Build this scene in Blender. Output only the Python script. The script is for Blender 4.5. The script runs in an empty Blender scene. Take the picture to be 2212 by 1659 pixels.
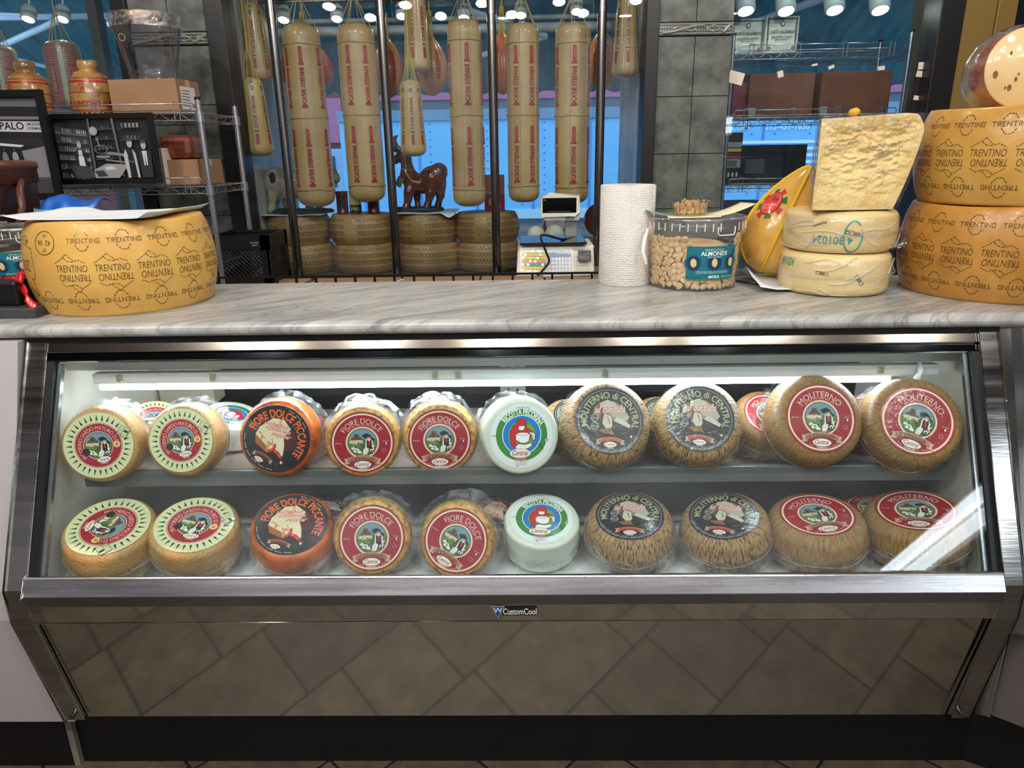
import bpy, bmesh, random, math
from math import sin, cos, pi, radians, atan2, sqrt
from mathutils import Vector, Matrix, noise
from mathutils.geometry import tessellate_polygon
random.seed(7)
SC = bpy.context.scene
COL = SC.collection
V = Vector

# ---------------------------------------------------------------- camera
PITCH, YAW, ROLL, FPX = radians(17.9), radians(1.06), radians(.93), 1534.0
EYE = V((0, 0, 1.43))
_f = V((-sin(YAW)*cos(PITCH), cos(YAW)*cos(PITCH), -sin(PITCH)))
_r0 = V((cos(YAW), sin(YAW), 0)); _u0 = _r0.cross(_f)
_r = _r0*cos(ROLL) - _u0*sin(ROLL); _u = _u0*cos(ROLL) + _r0*sin(ROLL)
cd = bpy.data.cameras.new('camera'); cam = bpy.data.objects.new('camera', cd); COL.objects.link(cam)
cam.matrix_world = Matrix(((_r.x, _u.x, -_f.x, EYE.x), (_r.y, _u.y, -_f.y, EYE.y), (_r.z, _u.z, -_f.z, EYE.z), (0, 0, 0, 1)))
cd.sensor_width = 36; cd.lens = FPX/2212*36; cd.clip_start = .02; cd.clip_end = 100
SC.camera = cam
def at(x, y, Y=None, Z=None):
    d = _f + _r*((x-1106)/FPX) - _u*((y-829.5)/FPX)
    return EYE + d*((Y/d.y) if Y is not None else ((Z-EYE.z)/d.z))

# ---------------------------------------------------------------- world, exposure, room lamps and added fills
SC.view_settings.view_transform = 'Standard'; SC.view_settings.look = 'None'
SC.view_settings.gamma = 1; SC.view_settings.use_curve_mapping = False
SC.view_settings.exposure = 1.0
w = bpy.data.worlds.new('sky'); SC.world = w; w.use_nodes = True
w.node_tree.nodes['Background'].inputs[0].default_value = (.58, .80, 1, 1)
w.node_tree.nodes['Background'].inputs[1].default_value = 1.15
def area(name, loc, size, power, col=(1, .93, .84), rot=(0, 0, 0), shape='DISK', sy=None):
    l = bpy.data.lights.new(name, 'AREA'); l.shape = shape; l.size = size; l.energy = power; l.color = col
    if sy: l.size_y = sy
    o = bpy.data.objects.new(name, l); o.location = loc; o.rotation_euler = rot; COL.objects.link(o); return o
for _x in (-1.9, -.5, .9, 2.1):
    area('ceiling_spot', (_x, .6, 2.92), .14, 3.2, (1, .95, .88))
    area('ceiling_spot', (_x+.3, -.9, 2.92), .14, 3, (1, .95, .88))
    area('window_fill', (_x, 2.3, 2.92), .16, 9.5, (1, .94, .85), rot=(radians(48), 0, 0))  # added fill, tilted to brighten the goods in the display window
for _x, _e in ((-2.0, 4.6), (-1.2, 5.4), (-.4, 4.4), (.4, 3.4), (1.2, 2.6)):
    area('ceiling_lamp', (_x, -.1, 2.93), .13, _e, (1, .96, .91), rot=(radians(25), 0, 0))
    area('ceiling_lamp', (_x+.3, -.75, 2.93), .13, _e, (1, .97, .93), rot=(radians(30), 0, 0))
for _x in (-2.2, -.7, .8, 2.2):
    area('wall_fill', (_x, -1.9, 2.92), .12, 16, (.95, .97, 1), rot=(radians(-35), 0, 0))  # added fill on the unseen front wall, to brighten the steel's reflections

# ---------------------------------------------------------------- colour and materials
def lin(c):
    if isinstance(c, str): c = tuple(int(c[i:i+2], 16) for i in (1, 3, 5))
    return tuple(((v/255)/12.92 if v <= 10 else (((v/255)+.055)/1.055)**2.4) for v in c)
MATS = {}
def mat(name, col, rough=.5, metal=0, col2=None, nscale=8, stretch=(1, 1, 1), bump=0, bscale=None, coat=0, trans=0, alpha=1, emit=0, sss=0, detail=5, ctr=(.35, .65), ior=1.45, spec=.5, rvar=0, cyl=False, lo=None, ang=0):
    if name in MATS: return MATS[name]
    m = bpy.data.materials.new(name); m.use_nodes = True; nt = m.node_tree; N = nt.nodes; L = nt.links
    b = N['Principled BSDF']; c = lin(col)
    b.inputs['Base Color'].default_value = (*c, 1); b.inputs['Roughness'].default_value = rough
    b.inputs['Metallic'].default_value = metal; b.inputs['IOR'].default_value = ior
    b.inputs['Specular IOR Level'].default_value = spec
    b.inputs['Coat Weight'].default_value = coat; b.inputs['Coat Roughness'].default_value = .12
    b.inputs['Transmission Weight'].default_value = trans; b.inputs['Alpha'].default_value = alpha
    if sss:
        b.inputs['Subsurface Weight'].default_value = sss; b.inputs['Subsurface Scale'].default_value = .01
        b.inputs['Subsurface Radius'].default_value = (1, .6, .3)
    if emit:
        b.inputs['Emission Color'].default_value = (*c, 1); b.inputs['Emission Strength'].default_value = emit
    if col2 or bump or rvar:
        tc = N.new('ShaderNodeTexCoord'); oi = N.new('ShaderNodeObjectInfo')
        ad = N.new('ShaderNodeVectorMath'); ad.operation = 'ADD'
        mu = N.new('ShaderNodeMath'); mu.operation = 'MULTIPLY'; mu.inputs[1].default_value = 37.
        L.new(oi.outputs['Random'], mu.inputs[0])
        src = tc.outputs['Object']
        if cyl:   # angle, height and radius about the object's own axis
            sp = N.new('ShaderNodeSeparateXYZ'); L.new(src, sp.inputs[0])
            an = N.new('ShaderNodeMath'); an.operation = 'ARCTAN2'; L.new(sp.outputs[0], an.inputs[0]); L.new(sp.outputs[1], an.inputs[1])
            cb = N.new('ShaderNodeCombineXYZ'); L.new(an.outputs[0], cb.inputs[0]); L.new(sp.outputs[2], cb.inputs[1])
            ln = N.new('ShaderNodeVectorMath'); ln.operation = 'LENGTH'
            c0 = N.new('ShaderNodeCombineXYZ'); L.new(sp.outputs[0], c0.inputs[0]); L.new(sp.outputs[1], c0.inputs[1])
            L.new(c0.outputs[0], ln.inputs[0]); L.new(ln.outputs['Value'], cb.inputs[2]); src = cb.outputs[0]
        mp = N.new('ShaderNodeMapping'); mp.inputs['Scale'].default_value = stretch; mp.inputs['Rotation'].default_value = (0, 0, ang)
        L.new(src, mp.inputs[0]); L.new(mp.outputs[0], ad.inputs[0]); L.new(mu.outputs[0], ad.inputs[1])
        nz = N.new('ShaderNodeTexNoise'); nz.inputs['Scale'].default_value = nscale; nz.inputs['Detail'].default_value = detail
        nz.inputs['Roughness'].default_value = .62
        L.new(ad.outputs[0], nz.inputs['Vector'])
        if col2:
            cr = N.new('ShaderNodeValToRGB'); e = cr.color_ramp.elements
            e[0].position = ctr[0]; e[1].position = ctr[1]; e[0].color = (*lin(col2), 1); e[1].color = (*c, 1)
            L.new(nz.outputs['Fac'], cr.inputs[0]); L.new(cr.outputs[0], b.inputs['Base Color'])
        if rvar:
            mr = N.new('ShaderNodeMapRange'); mr.inputs[1].default_value = .3; mr.inputs[2].default_value = .7
            mr.inputs[3].default_value = max(.02, rough-rvar); mr.inputs[4].default_value = rough+rvar
            L.new(nz.outputs['Fac'], mr.inputs[0]); L.new(mr.outputs[0], b.inputs['Roughness'])
        if bump:
            n2 = nz
            if bscale:
                n2 = N.new('ShaderNodeTexNoise'); n2.inputs['Scale'].default_value = bscale; n2.inputs['Detail'].default_value = 4
                L.new(ad.outputs[0], n2.inputs['Vector'])
            bp = N.new('ShaderNodeBump'); bp.inputs['Strength'].default_value = bump; bp.inputs['Distance'].default_value = .004
            L.new(n2.outputs['Fac'], bp.inputs['Height']); L.new(bp.outputs[0], b.inputs['Normal'])
            if coat: L.new(bp.outputs[0], b.inputs['Coat Normal'])
    MATS[name] = m; return m

def pane_mat(name, tint=(255, 255, 255), rough=.0, bump=0, bscale=30, base=.0, dirt=0, fac=1.0, ior=1.5):
    """thin clear sheet: mostly see-through, reflecting more at a glancing angle"""
    if name in MATS: return MATS[name]
    m = bpy.data.materials.new(name); m.use_nodes = True; nt = m.node_tree; N = nt.nodes; L = nt.links
    N.remove(N['Principled BSDF']); out = N['Material Output']
    tr = N.new('ShaderNodeBsdfTransparent'); tr.inputs[0].default_value = (*lin(tint), 1)
    gl = N.new('ShaderNodeBsdfGlossy'); gl.inputs['Roughness'].default_value = rough
    # thin-sheet reflectance, the same from either side
    ge = N.new('ShaderNodeNewGeometry'); dt = N.new('ShaderNodeVectorMath'); dt.operation = 'DOT_PRODUCT'
    L.new(ge.outputs['Incoming'], dt.inputs[0]); L.new(ge.outputs['Normal'], dt.inputs[1])
    ab = N.new('ShaderNodeMath'); ab.operation = 'ABSOLUTE'; L.new(dt.outputs['Value'], ab.inputs[0])
    om = N.new('ShaderNodeMath'); om.operation = 'SUBTRACT'; om.inputs[0].default_value = 1; om.use_clamp = True; L.new(ab.outputs[0], om.inputs[1])
    pw = N.new('ShaderNodeMath'); pw.operation = 'POWER'; pw.inputs[1].default_value = 4.5; L.new(om.outputs[0], pw.inputs[0])
    mx = N.new('ShaderNodeMixShader'); ma = N.new('ShaderNodeMath'); ma.operation = 'MULTIPLY_ADD'
    ma.inputs[1].default_value = fac; ma.inputs[2].default_value = base+.035; ma.use_clamp = True
    L.new(pw.outputs[0], ma.inputs[0]); L.new(ma.outputs[0], mx.inputs[0])
    L.new(tr.outputs[0], mx.inputs[1]); L.new(gl.outputs[0], mx.inputs[2]); top = mx
    tc = N.new('ShaderNodeTexCoord')
    if bump:
        nz = N.new('ShaderNodeTexNoise'); nz.inputs['Scale'].default_value = bscale; nz.inputs['Detail'].default_value = 5
        L.new(tc.outputs['Object'], nz.inputs['Vector'])
        bp = N.new('ShaderNodeBump'); bp.inputs['Strength'].default_value = bump; bp.inputs['Distance'].default_value = .004
        L.new(nz.outputs['Fac'], bp.inputs['Height']); L.new(bp.outputs[0], gl.inputs['Normal']); L.new(bp.outputs[0], dt.inputs[1])
    if dirt:
        n3 = N.new('ShaderNodeTexNoise'); n3.inputs['Scale'].default_value = 3 if not bump else bscale; n3.inputs['Detail'].default_value = 8
        L.new(tc.outputs['Object'], n3.inputs['Vector'])
        df = N.new('ShaderNodeBsdfDiffuse'); df.inputs[0].default_value = (.75, .78, .8, 1)
        mr = N.new('ShaderNodeMapRange'); mr.inputs[1].default_value = .42; mr.inputs[2].default_value = .8; mr.inputs[4].default_value = dirt
        L.new(n3.outputs['Fac'], mr.inputs[0]); m2 = N.new('ShaderNodeMixShader')
        L.new(mr.outputs[0], m2.inputs[0]); L.new(mx.outputs[0], m2.inputs[1]); L.new(df.outputs[0], m2.inputs[2]); top = m2
    L.new(top.outputs[0], out.inputs['Surface']); MATS[name] = m; return m

def print_mat(name, rough=.45, coat=0, bump=0, bscale=60):
    """ink colours carried by the mesh"""
    if name in MATS: return MATS[name]
    m = mat(name, (128, 128, 128), rough, coat=coat, bump=bump, bscale=bscale, nscale=bscale)
    a = m.node_tree.nodes.new('ShaderNodeVertexColor'); a.layer_name = 'Col'
    m.node_tree.links.new(a.outputs[0], m.node_tree.nodes['Principled BSDF'].inputs['Base Color']); return m

# ---------------------------------------------------------------- mesh builder
def basis(n, up=(0, 0, 1)):
    z = V(n).normalized(); x = V(up).cross(z)
    if x.length < 1e-4: x = V((1, 0, 0)).cross(z)
    x.normalize(); y = z.cross(x); return Matrix((x, y, z)).transposed()
class MB:
    def __init__(s): s.v = []; s.f = []; s.m = []; s.s = []; s.c = []; s.mi = 0; s.sm = False; s.col = (1, 1, 1)
    def add(s, vs, fs, col=None):
        o = len(s.v); s.v += [tuple(p) for p in vs]
        for f in fs: s.f.append([i+o for i in f]); s.m.append(s.mi); s.s.append(s.sm); s.c.append(col or s.col)
        return s
    def box(s, x0, x1, y0, y1, z0, z1, M=None):
        vs = [V((x, y, z)) for z in (z0, z1) for y in (y0, y1) for x in (x0, x1)]
        if M: vs = [M @ p for p in vs]
        return s.add(vs, [(0, 2, 3, 1), (4, 5, 7, 6), (0, 1, 5, 4), (2, 6, 7, 3), (0, 4, 6, 2), (1, 3, 7, 5)])
    def tube(s, pts, r, n=8, closed=False, cap=True):
        pts = [V(p) for p in pts]; k = len(pts); vs = []; fs = []; up = None
        rs = r if hasattr(r, '__len__') else [r]*k
        for i, p in enumerate(pts):
            t = (pts[(i+1) % k] if (closed or i < k-1) else p) - (pts[i-1] if (closed or i) else p)
            if t.length < 1e-9: t = V((0, 0, 1))
            t.normalize()
            if up is None: up = V((0, 0, 1)) if abs(t.z) < .9 else V((0, 1, 0))
            a = t.cross(up)
            if a.length < 1e-5: a = t.cross(V((1, .3, 0)))
            a.normalize(); b = a.cross(t); up = b
            for j in range(n):
                w_ = 2*pi*j/n; vs.append(p + a*(cos(w_)*rs[i]) + b*(sin(w_)*rs[i]))
        sm = s.sm; s.sm = True
        for i in range(k if closed else k-1):
            for j in range(n):
                a0 = i*n+j; a1 = i*n+(j+1) % n; i2 = (i+1) % k
                fs.append((a0, a1, i2*n+(j+1) % n, i2*n+j))
        s.add(vs, fs); s.sm = sm
        if cap and not closed: 
            o = len(s.v); s.add([vs[j] for j in range(n)], [tuple(range(n))[::-1]]); s.add([vs[(k-1)*n+j] for j in range(n)], [tuple(range(n))])
        return s
    def cyl(s, a, b, r, n=24, r2=None): return s.tube([a, b], [r, r if r2 is None else r2], n)
    def lathe(s, prof, n=64, M=None, sm=True, warp=None):
        vs = []; fs = []; k = len(prof)
        for j in range(n):
            w_ = 2*pi*j/n
            for r, z in prof:
                p = V((r*cos(w_), r*sin(w_), z))
                if warp: p = warp(p, w_)
                vs.append(M @ p if M else p)
        for j in range(n):
            for i in range(k-1):
                a = j*k+i; b = ((j+1) % n)*k+i
                fs.append((a, b, b+1, a+1))
        o = s.sm; s.sm = sm; s.add(vs, fs); s.sm = o; return s
    def prism(s, poly, h0, h1, M=None, ax='z'):
        """polygon extruded along an axis: ax x -> (h,a,b), y -> (a,h,b), z -> (a,b,h)"""
        def P(a, b, h):
            p = V((h, a, b)) if ax == 'x' else V((a, h, b)) if ax == 'y' else V((a, b, h))
            return M @ p if M else p
        n = len(poly); vs = [P(a, b, h0) for a, b in poly] + [P(a, b, h1) for a, b in poly]
        t = [tuple(x) for x in tessellate_polygon([[V((a, b, 0)) for a, b in poly]])]
        return s.add(vs, t + [tuple(i+n for i in x) for x in t] + [(i, (i+1) % n, n+(i+1) % n, n+i) for i in range(n)])
    def grid(s, fn, nu, nv, sm=True):
        vs = [fn(i/nu, j/nv) for j in range(nv+1) for i in range(nu+1)]
        o = s.sm; s.sm = sm
        s.add(vs, [(j*(nu+1)+i, j*(nu+1)+i+1, (j+1)*(nu+1)+i+1, (j+1)*(nu+1)+i) for j in range(nv) for i in range(nu)]); s.sm = o
        return s
    def build(s, name, mats, parent=None, label=None, cat=None, group=None, kind=None, bevel=0, loc=None, M=None, colors=False, solid=0, weld=False):
        me = bpy.data.meshes.new(name); me.from_pydata(s.v, [], s.f)
        for m in (mats if isinstance(mats, (list, tuple)) else [mats]): me.materials.append(m)
        me.polygons.foreach_set('material_index', s.m); me.polygons.foreach_set('use_smooth', s.s)
        if colors:
            a = me.color_attributes.new('Col', 'FLOAT_COLOR', 'CORNER'); d = []
            for p in me.polygons: d += [*s.c[p.index], 1.0]*p.loop_total
            a.data.foreach_set('color', d)
        if weld:
            bm = bmesh.new(); bm.from_mesh(me); bmesh.ops.remove_doubles(bm, verts=bm.verts, dist=1e-5); bmesh.ops.recalc_face_normals(bm, faces=bm.faces); bm.to_mesh(me); bm.free()
        else:
            me.update()
        o = bpy.data.objects.new(name, me); COL.objects.link(o)
        if M: o.matrix_world = M
        if loc: o.location = loc
        if parent: o.parent = parent
        if bevel:
            b = o.modifiers.new('bevel', 'BEVEL'); b.width = bevel; b.segments = 2; b.limit_method = 'ANGLE'; b.angle_limit = radians(40)
        if solid:
            b = o.modifiers.new('solid', 'SOLIDIFY'); b.thickness = solid; b.offset = 0
        tag(o, label, cat, group, kind); return o
def tag(o, label=None, cat=None, group=None, kind=None):
    for k, v in (('label', label), ('category', cat), ('group', group), ('kind', kind)):
        if v: o[k] = v
    return o
def empty(name, label, cat, loc=(0, 0, 0), group=None, M=None, scale=None):
    o = bpy.data.objects.new(name, None); COL.objects.link(o); o.empty_display_size = .05
    if M: o.matrix_world = M
    else: o.location = loc
    if scale: o.scale = (scale,)*3
    return tag(o, label, cat, group)
def curve_pts(P, n=6):
    P = [V(p) for p in P]; Q = [P[0]*2-P[1]]+P+[P[-1]*2-P[-2]]; out = []
    for i in range(1, len(Q)-2):
        a, b, c, d = Q[i-1:i+3]
        for k in range(n):
            t = k/n; out.append(.5*((2*b)+(c-a)*t+(2*a-5*b+4*c-d)*t*t+(3*b-a-3*c+d)*t**3))
    return out+[P[-1]]
def dup(o, parent=None):
    c = o.copy(); COL.objects.link(c)
    if parent: c.parent = parent
    for ch in list(o.children): dup(ch, c)
    return c

# ---------------------------------------------------------------- flat printing: discs, rings, polygons and lettering
_TX = {}
def glyphs(t, bold=0, shear=0, sp=1.0):
    k = (t, bold, shear, sp)
    if k not in _TX:
        cu = bpy.data.curves.new('t', 'FONT'); cu.body = t; cu.resolution_u = 3; cu.offset = bold; cu.shear = shear; cu.space_character = sp
        o = bpy.data.objects.new('t', cu); COL.objects.link(o); dg = bpy.context.evaluated_depsgraph_get()
        me = bpy.data.meshes.new_from_object(o.evaluated_get(dg)); vs = [(v.co.x, v.co.y) for v in me.vertices]; fs = [tuple(p.vertices) for p in me.polygons]
        bpy.data.objects.remove(o); bpy.data.meshes.remove(me); bpy.data.curves.remove(cu)
        h = .69; xs = [v[0] for v in vs] or [0]; a, b = min(xs), max(xs)
        _TX[k] = ([((x-(a+b)/2)/h, y/h-.5) for x, y in vs], fs, (b-a)/h)
    return _TX[k]
class Prof:
    def __init__(s, pts): s.p = pts; s.ref = max(r for r, z in pts)
    def __call__(s, z):
        for (r0, z0), (r1, z1) in zip(s.p, s.p[1:]):
            if z0 <= z <= z1 or z1 <= z <= z0: return r0+(r1-r0)*((z-z0)/((z1-z0) or 1))
        return s.p[0][0] if z < s.p[0][1] else s.p[-1][0]
class Paint:
    """2-D artwork; fmap(x, y, layer) places each point on the surface that carries it"""
    def __init__(s, fmap=None, eps=4e-5, sc=1.0):
        s.fm = fmap or (lambda x, y, l: (x*sc, y*sc, .0004+l*eps)); s.b = MB(); s.L = 0
        s.T = lambda x, y: (x, y)
    def emit(s, pts, fs, col, step=True):
        s.b.add([s.fm(*s.T(x, y), s.L) for x, y in pts], fs, lin(col))
        if step: s.L += 1
    def poly(s, pts, col):
        t = [tuple(x) for x in tessellate_polygon([[V((a, b, 0)) for a, b in pts]])]
        s.emit(pts, t, col)
    def ell(s, cx, cy, rx, ry, col, rot=0, n=40):
        c, d = cos(rot), sin(rot)
        P = [(cx+rx*cos(2*pi*i/n)*c-ry*sin(2*pi*i/n)*d, cy+rx*cos(2*pi*i/n)*d+ry*sin(2*pi*i/n)*c) for i in range(n)]
        s.emit([(cx, cy)]+P, [(0, i+1, (i+1) % n+1) for i in range(n)], col)
    def disc(s, cx, cy, r, col, n=56): s.ell(cx, cy, r, r, col, 0, n)
    def ring(s, cx, cy, r0, r1, col, n=56, a0=0, a1=2*pi):
        P = []; 
        for i in range(n+1):
            w_ = a0+(a1-a0)*i/n; P += [(cx+r0*cos(w_), cy+r0*sin(w_)), (cx+r1*cos(w_), cy+r1*sin(w_))]
        s.emit(P, [(2*i, 2*i+1, 2*i+3, 2*i+2) for i in range(n)], col)
    def rect(s, x0, y0, x1, y1, col, nx=1, rot=0):
        cx, cy = (x0+x1)/2, (y0+y1)/2; c, d = cos(rot), sin(rot)
        P = []
        for i in range(nx+1):
            for y in (y0, y1):
                x = x0+(x1-x0)*i/nx; P.append((cx+(x-cx)*c-(y-cy)*d, cy+(x-cx)*d+(y-cy)*c))
        s.emit(P, [(2*i, 2*i+2, 2*i+3, 2*i+1) for i in range(nx)], col)
    def line(s, pts, wd, col):
        P = []; F = []
        for i in range(len(pts)-1):
            (x0, y0), (x1, y1) = pts[i], pts[i+1]; l = math.hypot(x1-x0, y1-y0) or 1; nx, ny = -(y1-y0)/l*wd/2, (x1-x0)/l*wd/2
            ex, ey = (x1-x0)/l*wd*.3, (y1-y0)/l*wd*.3
            o = len(P); P += [(x0+nx-ex, y0+ny-ey), (x1+nx+ex, y1+ny+ey), (x1-nx+ex, y1-ny+ey), (x0-nx-ex, y0-ny-ey)]; F.append((o, o+1, o+2, o+3))
        s.emit(P, F, col)
    def text(s, t, x, y, h, col, rot=0, bold=.01, shear=0, wd=None, sp=1.0, sy=1):
        vs, fs, W = glyphs(t, bold, shear, sp); k = (wd/W) if wd else h; c, d = cos(rot), sin(rot)
        s.emit([(x+k*a*c-h*sy*b*d, y+k*a*d+h*sy*b*c) for a, b in vs], fs, col)
    def arc(s, t, R, ctr, h, col, bold=.01, span=None, cx=0, cy=0, flip=False, shear=0):
        """lettering on a circle, centred at angle ctr (degrees), reading clockwise"""
        vs, fs, W = glyphs(t, bold, shear); k = (radians(span)*R/W) if span else h
        P = []
        for a, b in vs:
            if flip: w_ = radians(ctr)+k*a/R; r = R-h*b
            else: w_ = radians(ctr)-k*a/R; r = R+h*b
            P.append((cx+r*cos(w_), cy+r*sin(w_)))
        s.emit(P, fs, col)
    def build(s, name, mt, parent=None, **k): return s.b.build(name, mt, parent, colors=True, **k)

STEEL = mat('brushed_steel', (168, 166, 162), .16, 1, col2=(148, 147, 145), nscale=6, stretch=(.4, 8, 8), bump=.04, bscale=40, rvar=.06)
STEELD = mat('worn_steel', (120, 118, 114), .22, 1, bump=.05, nscale=9, rvar=.08)
MIRROR = mat('polished_steel_panel', (184, 178, 168), .06, 1, bump=.025, bscale=2.2, nscale=2.2)
CHROME = mat('chrome', (172, 174, 178), .24, .85)
BLACK = mat('black_paint', (10, 10, 12), .45)
BLACKP = mat('black_plastic', (14, 15, 16), .38)
WHITEP = mat('white_plastic', (225, 226, 222), .4)
PRINT = print_mat('printed_paper', .5)
PRINTC = print_mat('printed_paper_under_film', .42, coat=.55, bump=.18, bscale=60)
FILM = pane_mat('plastic_film', bump=1.0, bscale=48, base=.13, dirt=.22, rough=.1, fac=.9)
FILM2 = pane_mat('cling_film', bump=1.0, bscale=60, base=.045, dirt=.10, rough=.12, fac=.6)
# ================================================================ the room
def struct(mb, name, m, **k): return mb.build(name, m, kind='structure', **k)
YW0 = 4.0       # inner face of the rear wall
TILE = mat('grey_stone_tile', (100, 103, 98), .5, col2=(58, 61, 58), nscale=9, bump=.25, bscale=16, detail=9)
GROUT = mat('tile_grout', (48, 49, 46), .8)
FLOORM = bpy.data.materials.new('diagonal_slate_floor'); FLOORM.use_nodes = True
def _floor():
    nt = FLOORM.node_tree; N = nt.nodes; L = nt.links; b = N['Principled BSDF']
    tc = N.new('ShaderNodeTexCoord'); mp = N.new('ShaderNodeMapping'); mp.inputs['Rotation'].default_value = (0, 0, radians(43)); mp.inputs['Location'].default_value = (.11, .07, 0)
    br = N.new('ShaderNodeTexBrick'); br.offset = .38; br.inputs['Scale'].default_value = 1; br.inputs['Mortar Size'].default_value = .0035
    br.inputs['Brick Width'].default_value = .36; br.inputs['Row Height'].default_value = .25; br.inputs['Mortar Smooth'].default_value = .1; br.squash = .62; br.squash_frequency = 2
    br.inputs['Color1'].default_value = (*lin((104, 92, 74)), 1); br.inputs['Color2'].default_value = (*lin((84, 75, 63)), 1); br.inputs['Mortar'].default_value = (*lin((30, 27, 24)), 1)
    L.new(tc.outputs['Object'], mp.inputs[0]); L.new(mp.outputs[0], br.inputs['Vector'])
    nz = N.new('ShaderNodeTexNoise'); nz.inputs['Scale'].default_value = 11; nz.inputs['Detail'].default_value = 12; nz.inputs['Roughness'].default_value = .72; L.new(tc.outputs['Object'], nz.inputs['Vector'])
    cr = N.new('ShaderNodeValToRGB'); cr.color_ramp.elements[0].position = .3; cr.color_ramp.elements[0].color = (.34, .33, .32, 1); cr.color_ramp.elements[1].position = .7; cr.color_ramp.elements[1].color = (1, 1, 1, 1)
    L.new(nz.outputs['Fac'], cr.inputs[0]); mx = N.new('ShaderNodeMixRGB'); mx.blend_type = 'MULTIPLY'; mx.inputs[0].default_value = 1
    L.new(br.outputs['Color'], mx.inputs[1]); L.new(cr.outputs[0], mx.inputs[2]); L.new(mx.outputs[0], b.inputs['Base Color'])
    b.inputs['Roughness'].default_value = .42
    bp = N.new('ShaderNodeBump'); bp.inputs['Distance'].default_value = .004; bp.inputs['Strength'].default_value = .5; ad = N.new('ShaderNodeMath'); ad.operation = 'SUBTRACT'
    L.new(nz.outputs['Fac'], ad.inputs[0]); L.new(br.outputs['Fac'], ad.inputs[1]); L.new(ad.outputs[0], bp.inputs['Height']); L.new(bp.outputs[0], b.inputs['Normal'])
_floor()
struct(MB().box(-3.6, 3.6, -3.0, 4.0, -.05, 0), 'floor', FLOORM)
CEIL = mat('ceiling_paint', (120, 116, 108), .8)
struct(MB().box(-3.6, 3.6, -3.0, 5.0, 3.0, 3.06), 'ceiling', CEIL)
WALLM = mat('shop_wall_paint', (176, 174, 176), .7, col2=(110, 106, 104), nscale=2)
struct(MB().box(-3.7, -3.6, -3.0, 4.0, 0, 3.0), 'wall_left', WALLM)
struct(MB().box(3.6, 3.7, -3.0, 4.0, 0, 3.0), 'wall_right', WALLM)
struct(MB().box(-3.6, 3.6, -3.1, -3.0, 0, 3.0), 'wall_front', WALLM)
def X(px_, py_=240, Y=YW0): return at(px_, py_, Y=Y).x
xl0 = X(282, 240); xc0 = X(500, 240)            # pillar between left window and display window
xc1 = X(1392, 240); xr0 = X(1571, 240); xr1 = X(1992, 250)
wb = MB()                                        # the tiled piers, with everything above and below the openings
def pier(x0, x1, name):
    b = MB(); b.mi = 1; b.box(x0, x1, YW0+.012, YW0+.10, 0, 3.0); b.mi = 0
    tw = .205; th = .325
    zz = [at(1500, y, Y=YW0).z for y in (78, 203, 325, 450)]
    z0 = zz[0]; st = (zz[0]-zz[3])/3
    rows = [(z0-st*(i+1)+.002, z0-st*i-.002) for i in range(6)]
    zt = at(1500, 47, Y=YW0).z; rows += [(zt+.002+st*i, zt+st*(i+1)-.002) for i in range(3)]
    n = max(1, round((x1-x0)/tw)); w_ = (x1-x0)/n
    for a, c in rows:
        if c > 3: c = 3.0
        if a < 0: a = 0
        for i in range(n): b.box(x0+i*w_+.002, x0+(i+1)*w_-.002, YW0, YW0+.012, a, c)
    o = struct(b, name, [TILE, GROUT]); return zt, z0
ztop, zbot = pier(xl0+.07, xc0-.06, 'wall_rear')
pier(xc1+.055, xr0, 'wall_rear')
BORD = mat('glazed_border_tile', (66, 74, 66), .22, coat=.8, col2=(44, 62, 54), nscale=30, bump=.1)
BORDL = mat('glazed_border_relief', (120, 122, 114), .2, coat=.8)
def border(x0, x1, lab):
    t = MB(); t.box(x0, x1, YW0-.008, YW0, zbot+.004, ztop-.004)
    t.mi = 1; zc = (zbot+ztop)/2; h = (ztop-zbot)/2
    for z in (zbot+.012, ztop-.012): t.tube([(x0, YW0-.008, z), (x1, YW0-.008, z)], .005, 6)
    n = int((x1-x0)/.014)
    for i in range(n):
        for z in (zbot+.025, ztop-.025): t.box(x0+i*.014+.003, x0+i*.014+.011, YW0-.014, YW0-.006, z-.004, z+.004)
    L_ = .34; k = 0; x = x0+.02
    while x < x1-.05:
        e = min(x+L_*.62, x1-.01)
        pts = [(x+(e-x)*q/12, YW0-.011, zc+(h*.5)*sin(-pi/2+pi*q/12)) for q in range(13)]
        t.tube(pts, .009, 6)
        pts = [(x+(e-x)*(.25+.55*q/12), YW0-.011, zc+(h*.3)*sin(pi*2*q/12)) for q in range(13)]
        t.tube(pts, .006, 6)
        d = e+.045
        if d < x1-.03: t.tube([(d-.035, YW0-.011, zc), (d, YW0-.011, zc+h*.45), (d+.035, YW0-.011, zc), (d, YW0-.011, zc-h*.45)], .006, 6, closed=True)
        x = e+.09
    struct(t, 'trim_1' if lab == 0 else 'trim_2', [BORD, BORDL])
border(xl0+.07, xc0-.06, 0); border(xc1+.055, xr0, 1)
# wall above and below the openings
b = MB(); b.box(-3.6, 3.6, YW0+.02, YW0+.10, 2.62, 3.0)
b.box(-3.6, xl0, YW0+.02, YW0+.10, 0, .74); b.box(xc0, xc1, YW0+.02, YW0+.10, 0, .74); b.box(xr0, xr1, YW0+.02, YW0+.10, 0, .74)
struct(b, 'wall_back', WALLM)
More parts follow.
